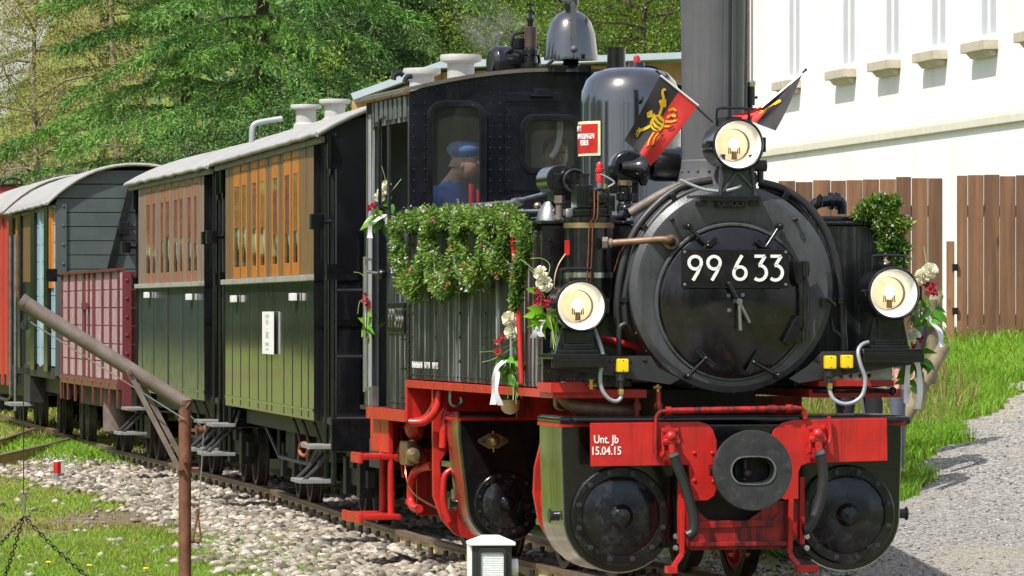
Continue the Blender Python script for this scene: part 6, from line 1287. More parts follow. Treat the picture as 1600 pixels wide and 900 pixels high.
qp = Vector(wpt(40, 508, YC)); P(MB().lathe([(.012,-.014),(.034,-.014),(.026,-.004),(.026,.004),(.034,.014),(.012,.014)], qp, (0,1,0), 24).bar(qp+Vector((-.0,-.018,-.02)), qp+Vector((0,-.018,.075)), .02, .006, (0,1,0)).bar(qp+Vector((0,.018,-.02)), qp+Vector((0,.018,.075)), .02, .006, (0,1,0)).cyl(qp+Vector((0,-.025,0)), qp+Vector((0,.025,0)), .008, .008, 8), 'pulley', 'darkmetal', CR_)
qw = Vector(wpt(313, 672, YC-.02)); P(MB().lathe([(.008,-.03),(.035,-.03),(.030,-.022),(.022,-.02),(.022,.02),(.030,.022),(.035,.03),(.008,.03)], qw, (1,.3,0), 20).bar((pb_[0]+.03,YC,qw.z), qw, .02, .02), 'winch', 'rust', CR_)
M['cable'] = pm('steel_cable', (.30, .29, .28), .5, .6)
P(MB().tube([wpt(47,503,YC), wpt(288,655,YC-.055)], .0045, 6).tube([wpt(298,650,YC-.05), wpt(316,668,YC-.03)], .0045, 6).tube([wpt(318,676,YC-.03), wpt(313,765,YC-.02), wpt(310,800,YC-.02)], .004, 6), 'cable', 'cable', CR_)
P(MB().tube([wpt(36,512,YC), wpt(36.5,640,YC), wpt(37,772,YC)], .004, 6), 'cable', 'darkmetal', CR_)
P(MB().tube([wpt(x,y,YC-.02) for x,y in ((309,802),(301,846),(310,849),(314,842),(309,802))], .007, 6).cyl(wpt(309,795,YC-.02), wpt(309,806,YC-.02), .012,.012,8), 'tie_hook', 'rust', CR_)
for y in (732, 788, 846): q = wpt(297, y, YC); P(MB().cyl(q, (q[0]+.06, q[1]-.02, q[2]), .01, .01, 8), 'cleat', 'rust', CR_)
hk = wpt(37, 778, YC); P(MB().tube([(hk[0]+.012*math.cos(a), YC, hk[2]-.01+.03*math.sin(a)) for a in np.linspace(0,2*PI,14,endpoint=False)], .004, 6, closed=True).cyl((hk[0],YC,hk[2]-.03),(hk[0],YC,hk[2]-.09),.013,.013,8), 'shackle', 'steel', CR_)
def chain(p0, p1):
    p0, p1 = Vector(p0), Vector(p1); n = int((p1-p0).length/.028); t = (p1-p0).normalized(); s_ = t.cross(Vector((0,1,0))).normalized(); y_ = t.cross(s_); b = MB()
    for i in range(n):
        c = p0+(p1-p0)*((i+.5)/n)+Vector((0,0,-.02*math.sin(PI*(i+.5)/n))); w_ = s_ if i % 2 else y_
        b.tube([c+t*(.0195*math.cos(a))+w_*(.0105*math.sin(a)) for a in np.linspace(0,2*PI,10,endpoint=False)], .0042, 5, closed=True)
    return P(b, 'chain', 'chainmetal', CR_, smooth=60)
M['chainmetal'] = pm('oily_chain', (.035, .03, .028), .4, .6, var=.5, scale=20)
ap = wpt(37, 806, YC)
for e in ((-20, 866, YC-.1), (2, 915, YC+.25), (150, 912, YC)): chain(ap, wpt(*e))
# --- point lantern by the track
YL = 33.0; lx0 = wpt(731, 840, YL); lx1 = wpt(803, 840, YL); cx_ = (lx0[0]+lx1[0])/2; hw_ = (lx1[0]-lx0[0])/2; zt_ = wpt(0, 836, YL)[2]; ze_ = wpt(0, 848, YL)[2]
LT = thing('point_lantern', 'white and black track lantern with frosted lens standing beside the rail', 'lantern', (cx_, YL, 0), R(4)); ga = float(gz(cx_, YL))
M['lensfrost'] = pm('frosted_lens', (.80, .82, .84), .35, var=.08, scale=60); 
P(MB().box(-hw_*.86, hw_*.86, -hw_*.8, hw_*.8, ga+.12, ze_-.005), 'lantern_body', 'rubber', LT, bevel=.012)
P(MB().add([(-hw_*1.02,-hw_*.95,ze_-.012),(hw_*1.02,-hw_*.95,ze_-.012),(hw_*1.02,hw_*.95,ze_-.012),(-hw_*1.02,hw_*.95,ze_-.012),(-hw_*1.02,-hw_*.95,ze_+.006),(hw_*1.02,-hw_*.95,ze_+.006),(hw_*1.02,hw_*.95,ze_+.006),(-hw_*1.02,hw_*.95,ze_+.006),(-hw_*.35,-hw_*.3,zt_),(hw_*.35,-hw_*.3,zt_),(hw_*.35,hw_*.3,zt_),(-hw_*.35,hw_*.3,zt_)],
    [(0,3,2,1),(0,1,5,4),(1,2,6,5),(2,3,7,6),(3,0,4,7),(4,5,9,8),(5,6,10,9),(6,7,11,10),(7,4,8,11),(8,9,10,11)]), 'lantern_roof', 'whitepaint', LT, bevel=.006)
P(MB().ring(rrect(-hw_*.60,hw_*.60,ga+.15,ze_-.025,.02), rrect(-hw_*.50,hw_*.50,ga+.2,ze_-.05,.01), 'y', -hw_*.8-.02, -hw_*.8), 'lens_frame', 'rubber', LT)
b = MB()
for i in range(17):
    for j in range(26):
        x = -hw_*.47+hw_*.94*i/16+(.003 if j % 2 else 0); z = ga+.21+(ze_-.06-ga-.21)*j/25; b.lathe([(.005,0),(.003,.0035),(0,.0045)], (x, -hw_*.8-.006, z), FRONT, 5)
LZ = P(MB().box(-hw_*.51, hw_*.51, -hw_*.8-.006, -hw_*.8, ga+.19, ze_-.04), 'lens', 'lensfrost', LT); P(b, 'lens_bead', 'lensfrost', LZ, kind='stuff')
P(MB().box(-hw_*1.0,-hw_*.86,-hw_*.75,hw_*.75,ga+.1,ze_-.012), 'side_panel', 'whitepaint', LT, bevel=.004); P(MB().lathe([(0,0),(.045,.0),(.05,.03),(.048,.04),(0,.045)], (hw_*.86,-.0,ze_-.14), (1,0,0), 24), 'side_lens', 'whitepaint', LT); P(MB().box(-hw_*.7,hw_*.7,-hw_*.6,hw_*.6,ga-.05,ga+.12), 'lantern_foot', 'darkmetal', LT)
# --- red and white marker post
YM = 62.5; q = wpt(92, 750, YM); gm = float(gz(q[0], YM)); mpz = wpt(92, 722, YM)[2]
MK = thing('marker_post', 'short square marker post, red and white, on the lawn', 'marker post', (q[0], YM, gm), R(35)); hm = mpz-gm
P(MB().box(-.042,.042,-.042,.042,-.05,hm*.40), 'post_foot', pm('weathered_post', (.20,.19,.17), .8, var=.2), MK); P(MB().box(-.0425,.0,-.0425,.0425,hm*.40,hm), 'red_half', 'red', MK); P(MB().box(.0,.0425,-.0425,.0425,hm*.40,hm), 'white_half', 'whitepaint', MK)
P(MB().box(-.044,.044,-.044,.044,hm,hm+.02), 'post_top', 'whitepaint', MK, bevel=.006)
# --- log rail fence at the right of the engine
LG = thing('log_railing', 'rustic railing of round pale logs on the grass bank right of the engine', 'railing', (0, 0, 0)); M['log'] = pm('debarked_log', (.20, .165, .10), .8, var=.35, scale=6, bump=.3, bscale=25, dust=(.10,.075,.05), dust_amt=.6)
YG = 44.3
def log(p, q, r, y0=YG, y1=YG): a, c = wpt(*p, y0), wpt(*q, y1); return P(MB().tube([a, [(u+v)/2+.006 for u, v in zip(a, c)], c], [r*1.05, r, r*.95], 14), 'log', 'log', LG, smooth=50)
log((1404,672),(1412,640),.05); log((1412,655),(1474,542),.055, YG-.06, YG+.3); log((1456,600),(1457,468),.042, YG+.3, YG+.3); log((1447,508),(1464,462),.055, YG+.24, YG+.5); log((1434,640),(1434,585),.05); log((1406,712),(1404,640),.045); log((1399,640),(1403,700),.04)
# --- far left: pale paling fence, red railcar roof, house behind the trees
PF = thing('paling_fence', 'weathered grey paling fence on the far bank under the yellow trees', 'fence', (0, 0, 0)); M['paling'] = pm('grey_paling', (.30, .29, .27), .8, var=.25)
for i, px in enumerate(np.arange(-14, 134, 3.4)):
    y = 258-5*math.sin(px*.02)+rng.normal(0,1.5); a = wpt(px, 292, 104); c = wpt(px, y, 104); P(MB().box(a[0]-.010, a[0]+.012, 103.98, 104.0, a[2]-.6, c[2]), 'paling', 'paling', PF)
a = wpt(-14,268,104.04); c = wpt(134,268,104.04); P(MB().box(a[0],c[0],104.02,104.06,a[2]-.03,a[2]+.03), 'rail', 'paling', PF)
RC = thing('red_railcar', 'red railcar with dark roof rim parked at far left behind the vans', 'railcar', (0, 0, 0)); a = wpt(-60, 300, 96); c = wpt(52, 291, 96)
P(MB().box(a[0], c[0], 96, 106, 1.0, wpt(0,291,96)[2]), 'body', 'vanred', RC); P(MB().box(a[0]-.05, c[0]+.03, 95.95, 106, wpt(0,291,96)[2], wpt(0,287,96)[2]), 'roof', 'darkmetal', RC, bevel=.02)
P(MB().tube([wpt(20+18*math.cos(t)*1.0, 294-16*math.sin(t), 95.9) for t in np.linspace(0.2, PI-.2, 12)], .02, 6), 'hand_rail', 'darkmetal', RC)
P(MB().box(a[0], c[0], 96.3, 105, .3, 1.0), 'underframe', 'darkmetal', RC)
# ================================================================== trees
M['spruce'] = leafmat('spruce_needles', (.066, .172, .030), (.165, .325, .055), .45, .22, .5, .9)
M['sprucedark'] = leafmat('dark_spruce_needles', (.046, .112, .030), (.092, .185, .042), .45, .15, .5, .9)
M['limegreen'] = leafmat('fresh_leaves', (.14, .24, .025), (.22, .29, .035), .45, .35, .5, .5)
M['catkin'] = leafmat('budding_catkins', (.36, .33, .08), (.26, .28, .05), .35, .3, .6, .4)
M['bark'] = pm('bark', (.09, .065, .045), .9, var=.4, scale=4, bump=.5, stretch=(3,3,.6)); M['palebark'] = pm('pale_bark', (.24, .20, .13), .9, var=.3, scale=4, bump=.3)
def needles(P_, L_, W_, D, spread):
    n = len(P_); d = D+unit(n)*spread; d /= np.linalg.norm(d, axis=1, keepdims=True); q = np.cross(d, unit(n)); q /= np.linalg.norm(q, axis=1, keepdims=True); l_ = (L_*rng.uniform(.7,1.4,n))[:,None]
    V = np.stack([P_-q*W_*.5, P_+q*W_*.5, P_+d*l_], 1).reshape(-1, 3); return V, np.arange(3*n).reshape(n, 3)
def wz(px, py, Y): return CAM_H+(HOR-py)*Y/FPX
def spruce(px, Y, H, Rb, label, mat='spruce', z0=2.0, dens=1.0, droop=.5, ntw=7, weep=.55, size=.16):
    x = (px-800)*Y/FPX; g = float(gz(x, Y)); t = thing('spruce_tree', label, 'tree', (x, Y, g), 0, 'conifers behind the train')
    P(MB().tube([(0,0,-.3),(.05,0,H*.4),(0,.05,H*.8),(0,0,H)], [Rb*.02+.05, Rb*.016+.04, .05, .02], 10), 'trunk', 'bark', t)
    PB = []; DB = []; lb = MB(); z = z0
    zvis = CAM_H+HOR*Y/FPX-g+1.2                    # boughs above the picture's upper edge get fewer needles
    while z < H-.3:
        f = 1-(z/H); nb = int(8+2*rng.random()); a0 = rng.uniform(0, 2*PI); top = z > zvis+.8
        for k in range(nb):
            a = a0+2*PI*k/nb+rng.normal(0,.2); Lb = Rb*(f**.75)*rng.uniform(.65, 1.15)+.25; dv = np.array([math.cos(a), math.sin(a), 0])
            if dv[1] > .4 or (dv[1] > .15 and z < zvis): continue      # far side of the crown is never seen through it
            if k >= nb-3: Lb *= rng.uniform(.3, .5)
            up = rng.uniform(.0, .3); dr_ = droop*rng.uniform(.75, 1.25); s = np.linspace(.12, 1, max(5, int(Lb*(3 if top else 6.5)*dens)))
            zz_ = z+Lb*(up*s-dr_*s**2+.36*dr_*s**3.2); pts = np.stack([dv[0]*Lb*s, dv[1]*Lb*s, zz_], 1)
            lb.tube([(dv[0]*Lb*q, dv[1]*Lb*q, z+Lb*(up*q-dr_*q*q+.36*dr_*q**3.2)-.03) for q in (0,.35,.7,1)], [.03*(.4+f), .018, .009, .004], 4, cap=False)
            side = np.array([-dv[1], dv[0], 0]); m = 3 if top else ntw; Q = np.repeat(pts, m, 0); sN = np.repeat(s, m)
            off = rng.uniform(-1, 1, (len(Q), 1)); wlen = (.05+.20*(1.1-sN)*Lb**.5)[:,None]
            Q = Q+side[None]*off*wlen; Q[:,2] -= np.abs(off[:,0])*.06
            d = dv[None]*rng.uniform(.3,1.0,(len(Q),1))+side[None]*off*.9+np.array([0,0,-1.0])*weep*rng.uniform(.2,1.7,(len(Q),1)); d /= np.linalg.norm(d, axis=1, keepdims=True)
            lt = rng.uniform(.12,.36,(len(Q),1))*(.5+weep*.8)              # a hanging twig set with short needles
            mk = 3 if top else 8; s8 = np.tile((np.arange(mk)+.5)/mk, len(Q))[:,None]; Qr = np.repeat(Q, mk, 0); dr = np.repeat(d, mk, 0); lr = np.repeat(lt, mk, 0)
            Qr = Qr+dr*lr*s8; Qr[:,2] -= (lr[:,0]*s8[:,0])**2*.5*weep; PB.append(Qr); DB.append(dr*.9)
        z += .37+.14*rng.random()
    Pn = np.concatenate(PB); Dn = np.concatenate(DB); V, Fq = needles(Pn, .095, .024, Dn, .75); print('spruce', len(Pn)); npmesh('crown', V, Fq, mat, t); P(lb, 'limb', 'bark', t, smooth=60); return t
spruce(405, 91, 14.5, 3.9, 'broad bright green spruce standing above the coach roofs', 'spruce', 1.4, 1.25, .62, 9, .85, .15)
spruce(290, 97, 17, 3.6, 'tall spruce with long drooping limbs beside the yellow catkin tree', 'spruce', 1.8, 1.1, .62, 8, .7, .15)
spruce(585, 99, 17, 3.2, 'dark spruce with hanging twigs left of the white roof vents', 'sprucedark', 1.6, 1.1, .6, 9, .9, .15)
spruce(690, 104, 18, 3.4, 'weeping dark spruce behind the roof of the shed', 'sprucedark', 1.8, 1.1, .65, 9, 1.0, .15)
spruce(500, 108, 19, 3.6, 'shaded spruce between the broad bright one and the dark hanging one', 'sprucedark', 2.0, 1.0, .55, 8, .7, .16)
spruce(800, 112, 18, 3.3, 'yellow green conifer behind the steam whistle', 'spruce', 2.0, 1.0, .6, 8, .9, .16)
spruce(985, 106, 16, 3.2, 'spruce with hanging green twigs behind the steam dome', 'spruce', 1.6, 1.1, .6, 9, .9, .15)
spruce(1080, 118, 17, 3.4, 'spruce half hidden behind the chimney', 'spruce', 2.0, 1.0, .6, 7, .8, .17)
spruce(160, 116, 17, 3.2, 'distant dark spruce rising behind the yellow catkin tree', 'sprucedark', 2.0, .9, .5, 7, .6, .17)
def broadleaf(px, Y, H, Rr, label, mat, nl, size, name='leafy_tree', bark='bark', limbs=26, asp=.55, group=None, gap=.5, base=.25, drop=0):
    x = (px-800)*Y/FPX; g = float(gz(x, Y)); t = thing(name, label, 'tree', (x, Y, g), 0, group)
    P(MB().tube([(0,0,-.2),(.1,.05,H*.3),(-.05,.1,H*.62),(.05,0,H*.9)], [.085, .07, .045, .015], 10), 'trunk', bark, t); lb = MB(); PB = []; DB = []
    for k in range(limbs):
        z = H*(base+(.92-base)*k/limbs); a = k*2.4+rng.normal(0,.4); Lr = Rr*math.sin(PI*min(.95, (z/H)*.85+.12))*rng.uniform(.7,1.15); up = rng.uniform(.1,.6)
        q = [np.array([math.cos(a)*Lr*s_, math.sin(a)*Lr*s_, z+Lr*up*s_-drop*Lr*s_*s_+.1*math.sin(s_*5+k)]) for s_ in (0,.3,.6,.85,1)]; lb.tube([tuple(p) for p in q], [.032,.025,.017,.010,.004], 5, cap=False)
        for _ in range(5):
            c = q[2]*.4+q[4]*.6+rng.normal(0, Rr*.16, 3); e = c+rng.normal(0, Rr*.28, 3)+np.array([0,0,Rr*.08]); lb.tube([tuple(q[2]), tuple(c), tuple(e)], [.011,.008,.003], 4, cap=False)
            n = int(nl/(limbs*5)); s_ = rng.random(n)[:,None]; Q = c+(e-c)*s_+rng.normal(0, Rr*.10, (n,3)); PB.append(Q); DB.append(np.tile(np.array([0,0,-.3-drop]), (n,1)))
    V, Fq = leaves(np.concatenate(PB), size, asp, np.concatenate(DB), 1.0); npmesh('crown', V, Fq, mat, t); P(lb, 'limb', bark, t, smooth=60); return t
broadleaf(55, 104, 8.6, 2.3, 'yellow budding tree at far left with pale bare limbs', 'catkin', 46000, .045, 'budding_tree', 'palebark', 30, .5, 'budding yellow trees', base=.1, drop=.25)
broadleaf(175, 109, 9.2, 2.3, 'yellow budding tree half covered by the drooping spruce limbs', 'catkin', 48000, .045, 'budding_tree', 'palebark', 30, .5, 'budding yellow trees', base=.1, drop=.3)
broadleaf(-60, 100, 8.0, 2.2, 'yellow budding tree at the left picture edge', 'catkin', 20000, .045, 'budding_tree', 'palebark', 22, .5, 'budding yellow trees', base=.1, drop=.2)
broadleaf(880, 96, 8.8, 1.9, 'fresh yellow green leafy tree behind the bell', 'limegreen', 50000, .05, base=.15, limbs=32)
broadleaf(1010, 94, 8.2, 1.7, 'fresh leafy tree between the bell and the chimney', 'limegreen', 36000, .05, base=.15, limbs=32)
broadleaf(760, 100, 9.0, 1.6, 'light green leafy tree rising behind the whistle', 'limegreen', 22000, .05, base=.3, limbs=24)
# low hedge of shrubs along the foot of the trees
for px, Y, H, Rr, mt, lab in ((590,88,4.3,1.2,'limegreen','low yellow green shrub left of the shed roof'),(470,86,3.9,1.3,'sprucedark','dark shrub behind the green coach roof'),(330,86,3.6,1.4,'sprucedark','dark shrub behind the brown coach roof'),(215,90,3.6,1.3,'catkin','pale shrub beside the paling fence')):
    broadleaf(px, Y, H, Rr, lab, mt, 26000, .05, 'shrub', 'bark', 18, .5, 'shrubs behind the train', base=.15)
# far wooded slope closing the view
n = 45000; Yb = rng.uniform(124, 175, n); Xb = rng.uniform(-1,1,n)*(.115*Yb+8); Q = np.stack([Xb, Yb, gz(Xb,Yb)+rng.gamma(2,1.6,n)], 1); kp = ~((Xb/Yb*FPX+800 < 190) & (Q[:,2] > 5.0+rng.normal(0,.5,n)))
V, Fq = leaves(Q[kp], .45, .5, None, 1.0); npmesh('far_wood', V, Fq, 'sprucedark', kind='stuff')
# woods to the left of the line and behind the camera: outside the picture, but the varnish and black paint mirror them
def mass(name, X, Y, H, Rr, n, mat, size):
    i = rng.integers(0, len(X), n); d = unit(n)*(rng.random((n,1))**.4); z = gz(X, Y)
    Q = np.stack([X[i]+d[:,0]*Rr[i], Y[i]+d[:,1]*Rr[i], z[i]+H[i]*.46+d[:,2]*H[i]*.52], 1); V, Fq = leaves(Q, size, .6); return npmesh(name, V, Fq, mat, kind='stuff')
k = 26; mass('wood_behind_camera', np.linspace(-52, 48, k), -22+6*np.sin(np.arange(k)*1.7), 12+3*np.sin(np.arange(k)*2.3), np.full(k, 3.2), 9000, 'sprucedark', 1.15)
k = 20; mass('wood_left_of_line', -24-6*np.sin(np.arange(k)*1.9)-np.linspace(0, 14, k), np.linspace(22, 135, k), 9.5+2.5*np.sin(np.arange(k)*2.9), np.full(k, 3.4), 9000, 'sprucedark', 1.1)
k = 30; mass('unseen_bank_wood', np.concatenate([np.linspace(-14.5, -48, 15), np.linspace(-17, -62, 15)])-1.5*np.sin(np.arange(k)*2.1), np.concatenate([np.linspace(106, 114, 15), np.linspace(112, 128, 15)]), 8+2*np.sin(np.arange(k)*1.3), np.full(k, 2.6), 14000, 'sprucedark', .6)  # unseen trees, added to darken what the coach sides mirror
k = 34; mass('unseen_bank_undergrowth', np.linspace(-15, -58, k), 113+5*np.sin(np.arange(k)*1.9), 3.5+np.sin(np.arange(k)*1.3), np.full(k, 2.2), 9000, 'sprucedark', .6)  # unseen low mass, added and placed to limit the lawn mirrored in the coaches
# ================================================================== garlands, bouquets, flags, people
M['thuja'] = leafmat('garland_thuja', (.055, .15, .020), (.20, .30, .05), .6, .25, .45, 9); M['leafdark'] = leafmat('bouquet_leaf', (.055, .17, .018), (.10, .27, .025), .35, .2, .3, 4)
M['leafbright'] = leafmat('bright_leaf', (.11, .36, .015), (.16, .42, .02), .25, .3, .35, 4)
M['petal'] = leafmat('cream_petal', (.80, .77, .58), (.86, .85, .72), .08, .25, .45, 5); M['redpetal'] = leafmat('crimson_petal', (.30, .008, .012), (.42, .012, .016), .3, .15, .5, 9); M['berry'] = pm('red_berry', (.35, .015, .012), .3, var=.3)
M['ribbon'] = pm('white_satin_ribbon', (.80, .80, .84), .3, var=.05); M['stem'] = pm('cut_stem', (.30, .42, .14), .5, var=.3); M['tinyflower'] = leafmat('tiny_white_blossom', (.42, .42, .36), (.60, .58, .52), .15, .2, .6, 5)
def LW(p): return F.world(p)
OUT = np.array([-math.cos(F.a), -math.sin(F.a), 0.0]); FWD = np.array([math.sin(F.a), -math.cos(F.a), 0.0])
def garland(label, pts, rad, n, out=OUT, nb=6, nw=36, mat='thuja', size=.036, group='evergreen garlands on the locomotive'):
    """pts: local points of the rope, rad: its radius at each point"""
    W = np.array([LW(p) for p in pts]); c = W.mean(0); t = thing('evergreen_garland', label, 'garland', tuple(c), 0, group)
    S = np.array([tuple(p) for p in spline([tuple(p) for p in W], 10)]); rr = np.interp(np.linspace(0, 1, len(S)), np.linspace(0, 1, len(rad)), rad)
    i = rng.integers(0, len(S), n); d = unit(n); d[(d@out) < -.2] *= -1; rad_ = rr[i][:,None]*(rng.random((n,1))**.4); lump = .80+.32*np.sin(S[i]@np.array([23.,17.,31.]))[:,None]*np.sin(np.arctan2(d[:,2:3], d[:,0:1])*3+S[i][:,2:3]*19)
    Pn = S[i]+d*rad_*lump-c; V, Fq = leaves(Pn, size, .34, d*.6+np.array([0,0,-.3])+out*.15, .8); npmesh('foliage', V, Fq, mat, t)
    b = MB(); b.tube([tuple(p-c) for p in S[::4]], [max(.01, r*.35) for r in rr[::4]], 6); P(b, 'binding', 'bark', t, smooth=60)
    b = MB()
    for k in range(nb):
        j = rng.integers(0, len(S)); d_ = unit(1)[0]; d_ = d_ if d_@out > 0 else -d_; q = S[j]+d_*rr[j]*.95-c
        for m_ in range(5): e = q+rng.normal(0, .012, 3); b.sphere(tuple(e), .008, 6, 4)
    P(b, 'berries', 'berry', t, kind='stuff', smooth=60)
    j = rng.integers(0, len(S), nw); d = unit(nw); d[(d@out) < 0] *= -1; q = np.repeat(S[j]+d*rr[j][:,None]*1.0-c, 7, 0)+rng.normal(0,.014,(nw*7,3)); V, Fq = leaves(q, .017, .9); npmesh('white_blossom', V, Fq, 'tinyflower', t, kind='stuff'); return t
XS = -1.12
def GS(pl): return [F.side(x, y, XS) for x, y in pl]
garland('evergreen swag at the rear of the tank side, nearest the cab', GS([(622,352),(629,395),(640,432),(653,446),(666,430),(672,390),(676,358)]), [.06,.085,.105,.11,.105,.085,.07], 9000)
garland('evergreen swag hanging lowest in the middle of the tank side', GS([(672,350),(678,395),(690,435),(702,448),(716,432),(722,392),(728,352)]), [.06,.085,.10,.11,.105,.085,.07], 9000)
garland('evergreen swag in front of the middle one on the tank side', GS([(722,350),(726,390),(735,420),(748,434),(762,420),(768,385),(772,348)]), [.06,.085,.10,.105,.10,.085,.06], 8500)
garland('short evergreen swag just behind the red upright bar', GS([(766,340),(770,380),(778,405),(788,412),(794,390),(796,350)]), [.06,.08,.09,.09,.08,.06], 5500)
garland('evergreen strand draped over the tank top and red bar, trailing down in front', GS([(752,352),(775,340),(795,335),(812,345),(826,365),(824,395),(816,425),(812,455),(808,475)]), [.06,.07,.08,.085,.08,.07,.06,.055,.04], 9000)
garland('evergreen band along the tank top edge under the cab window', GS([(622,350),(650,342),(690,340),(730,338),(765,338)]), [.05,.07,.075,.075,.07], 9000)
garland('evergreen garland over the front edge of the right hand tank', [F.at(1344,336,.5), F.at(1366,322,.47), F.at(1388,322,.45), F.at(1378,345,.45), F.at(1402,352,.45), F.at(1386,375,.45), F.at(1404,392,.45), F.at(1398,425,.45)], [0.049, 0.074, 0.082, 0.082, 0.074, 0.049], 13500, FWD, 5, 40)
P(MB().tube([F.side(800,352,-1.11), F.side(806,430,-1.09), F.side(812,520,-1.08), F.side(815,600,-1.08)], .018, 10), 'red_upright_bar', 'red')
# --- bouquets
def rose(mb, c, r, nrm):
    c = np.array(c, float); nrm = np.array(nrm)/np.linalg.norm(nrm); u = np.cross(nrm, [0.3,.2,1]); u /= np.linalg.norm(u); w_ = np.cross(nrm, u)
    for ly, (rr, hh, np_) in enumerate(((1.0,.35,6),(.8,.7,5),(.55,.95,5),(.3,1.05,3))):
        for k in range(np_):
            a = 2*PI*k/np_+ly*.7+rng.normal(0,.12); V = []
            for j in range(4):
                s_ = j/3; rad = r*rr*(.25+.75*s_**.8); h = r*hh*(s_**1.3)*.8-r*.2
                if ly == 0: h -= r*.25*max(0, s_-.66)*3
                for i in (-1,-.33,.33,1):
                    th = a+i*.62*(PI/np_)*1.5*(.35+.65*math.sin(PI*min(.8, s_*.6+.2))); k2 = h-(abs(i)**2)*r*.10*s_
                    V.append(c+(u*math.cos(th)+w_*math.sin(th))*rad+nrm*k2)
            mb.add(V, [(j*4+i, j*4+i+1, j*4+i+5, j*4+i+4) for j in range(3) for i in range(3)])
def leaf(mb, p, d, L_, W_, nrm):
    p = np.array(p, float); d = np.array(d, float); d /= np.linalg.norm(d); nrm = np.array(nrm, float); q = np.cross(d, nrm); q /= max(1e-6, np.linalg.norm(q)); nn_ = np.cross(q, d)
    V = []; s = [0,.2,.45,.7,1]; wd = [0.02,.8,1,.65,.02]
    for a, w_ in zip(s, wd):
        m = p+d*L_*a-nn_*L_*.25*a*a; V += [m+q*W_*.5*w_+nn_*.12*W_*w_, m, m-q*W_*.5*w_+nn_*.12*W_*w_]
    mb.add(V, [f for j in range(4) for f in ((j*3,j*3+1,j*3+4,j*3+3),(j*3+1,j*3+2,j*3+5,j*3+4))])
def bouquet(label, at, roses, reds, lfs, ribbons, stems, rr=.042, lmat='leafdark', sprig=(), nrm=None, loose=0):
    """at(px,py) -> local point; everything measured on the photograph, at real depth on the engine"""
    nrm = FWD+OUT*.35+np.array([0,0,.25]) if nrm is None else nrm
    allp = [LW(at(x, y)) for x, y in list(roses)+list(reds)+[l_[0] for l_ in lfs]]; c = np.mean(np.array(allp), 0); t = thing('flower_bouquet', label, 'bouquet', tuple(c), 0, 'flower bouquets tied to the locomotive')
    wp = lambda x, y, o=0: np.array(LW(at(x, y)))+FWD*o-c
    for x, y in roses:
        b = MB(); rose(b, wp(x, y, .03), rr*rng.uniform(.9,1.1), nrm+rng.normal(0,.35,3)); P(b, 'white_rose', 'petal', t, smooth=60)
    for x, y in reds:
        b = MB()
        for k in range(16):
            d = unit(1)[0]; d = d if d@nrm > -.2 else -d; leaf(b, wp(x, y, .03), d, .030, .012, nrm)
        b.sphere(tuple(wp(x, y, .035)), .008, 8, 6); P(b, 'red_flower', 'redpetal', t, smooth=60)
    for (x0, y0), (x1, y1) in lfs:
        b = MB(); p = wp(x0, y0, .01); e = wp(x1, y1, .03); d = e-p; L_ = np.linalg.norm(d); leaf(b, p, d, L_, L_*.52, nrm+rng.normal(0,.4,3)); P(b, 'leaf', lmat, t, smooth=60)
    if loose:
        b = MB(); A = np.array([wp(*l_[0]) for l_ in lfs])
        for k in range(loose):
            p = A[rng.integers(len(A))]+rng.normal(0,.035,3); leaf(b, p, unit(1)[0]+np.array([0,0,-.3])+FWD*.3, rng.uniform(.06,.12), rng.uniform(.03,.06), nrm+rng.normal(0,.6,3))
        P(b, 'foliage', lmat, t, smooth=60)
    for pl in ribbons:
        Q = spline([tuple(wp(x, y, .05)) for x, y in pl], 5); V = []; X = Vector((math.cos(F.a), math.sin(F.a), 0)); b = MB()
        for i, q in enumerate(Q): w_ = .018+.004*math.sin(i*.9); tw = .35*math.sin(i*.5); dv = X*math.cos(tw)*w_+Vector(tuple(FWD))*math.sin(tw)*w_; V += [q-dv, q+dv]
        P(b.add(V, [(2*i,2*i+1,2*i+3,2*i+2) for i in range(len(Q)-1)]), 'ribbon', 'ribbon', t, smooth=60)
    b = MB()
    for (x0, y0), (x1, y1) in stems:
        for k in range(7):
            p = wp(x0, y0, .02)+rng.normal(0,.012,3); e = wp(x1, y1, .02)+rng.normal(0,.026,3); b.tube([tuple(p), tuple((p+e)/2), tuple(e)], .0042, 5)
    if stems: P(b, 'stems', 'stem', t, smooth=60)
    if sprig:
        b = MB()
        for pl in sprig: b.tube(spline([tuple(wp(x, y, .02)) for x, y in pl], 6), .0028, 4)
        P(b, 'grass_sprig', 'stem', t, smooth=60)
    return t
at1 = lambda x, y: F.at(x, y, 1.25)
bouquet('bouquet low on the tank front corner with two cream roses and a long white ribbon', at1, [(793,497),(796,518)], [(777,533),(776,549),(783,528)],
  [((790,560),(764,572)),((792,565),(770,592)),((800,560),(818,548)),((805,568),(822,575)),((795,575),(785,598)),((808,580),(825,590)),((800,545),(812,528)),((798,582),(808,604)),((812,555),(820,570)),((785,552),(772,563))],
  [[(788,562),(774,575),(770,600),(768,632)],[(774,580),(772,610),(780,633)]], [((800,585),(805,625))], .05, 'leafdark', [[(805,530),(818,505),(828,480)],[(808,535),(826,515),(838,498)],[(795,540),(770,548),(748,550)],[(796,545),(772,560),(752,566)]], loose=26)
at2 = lambda x, y: F.at(x, y, .12)
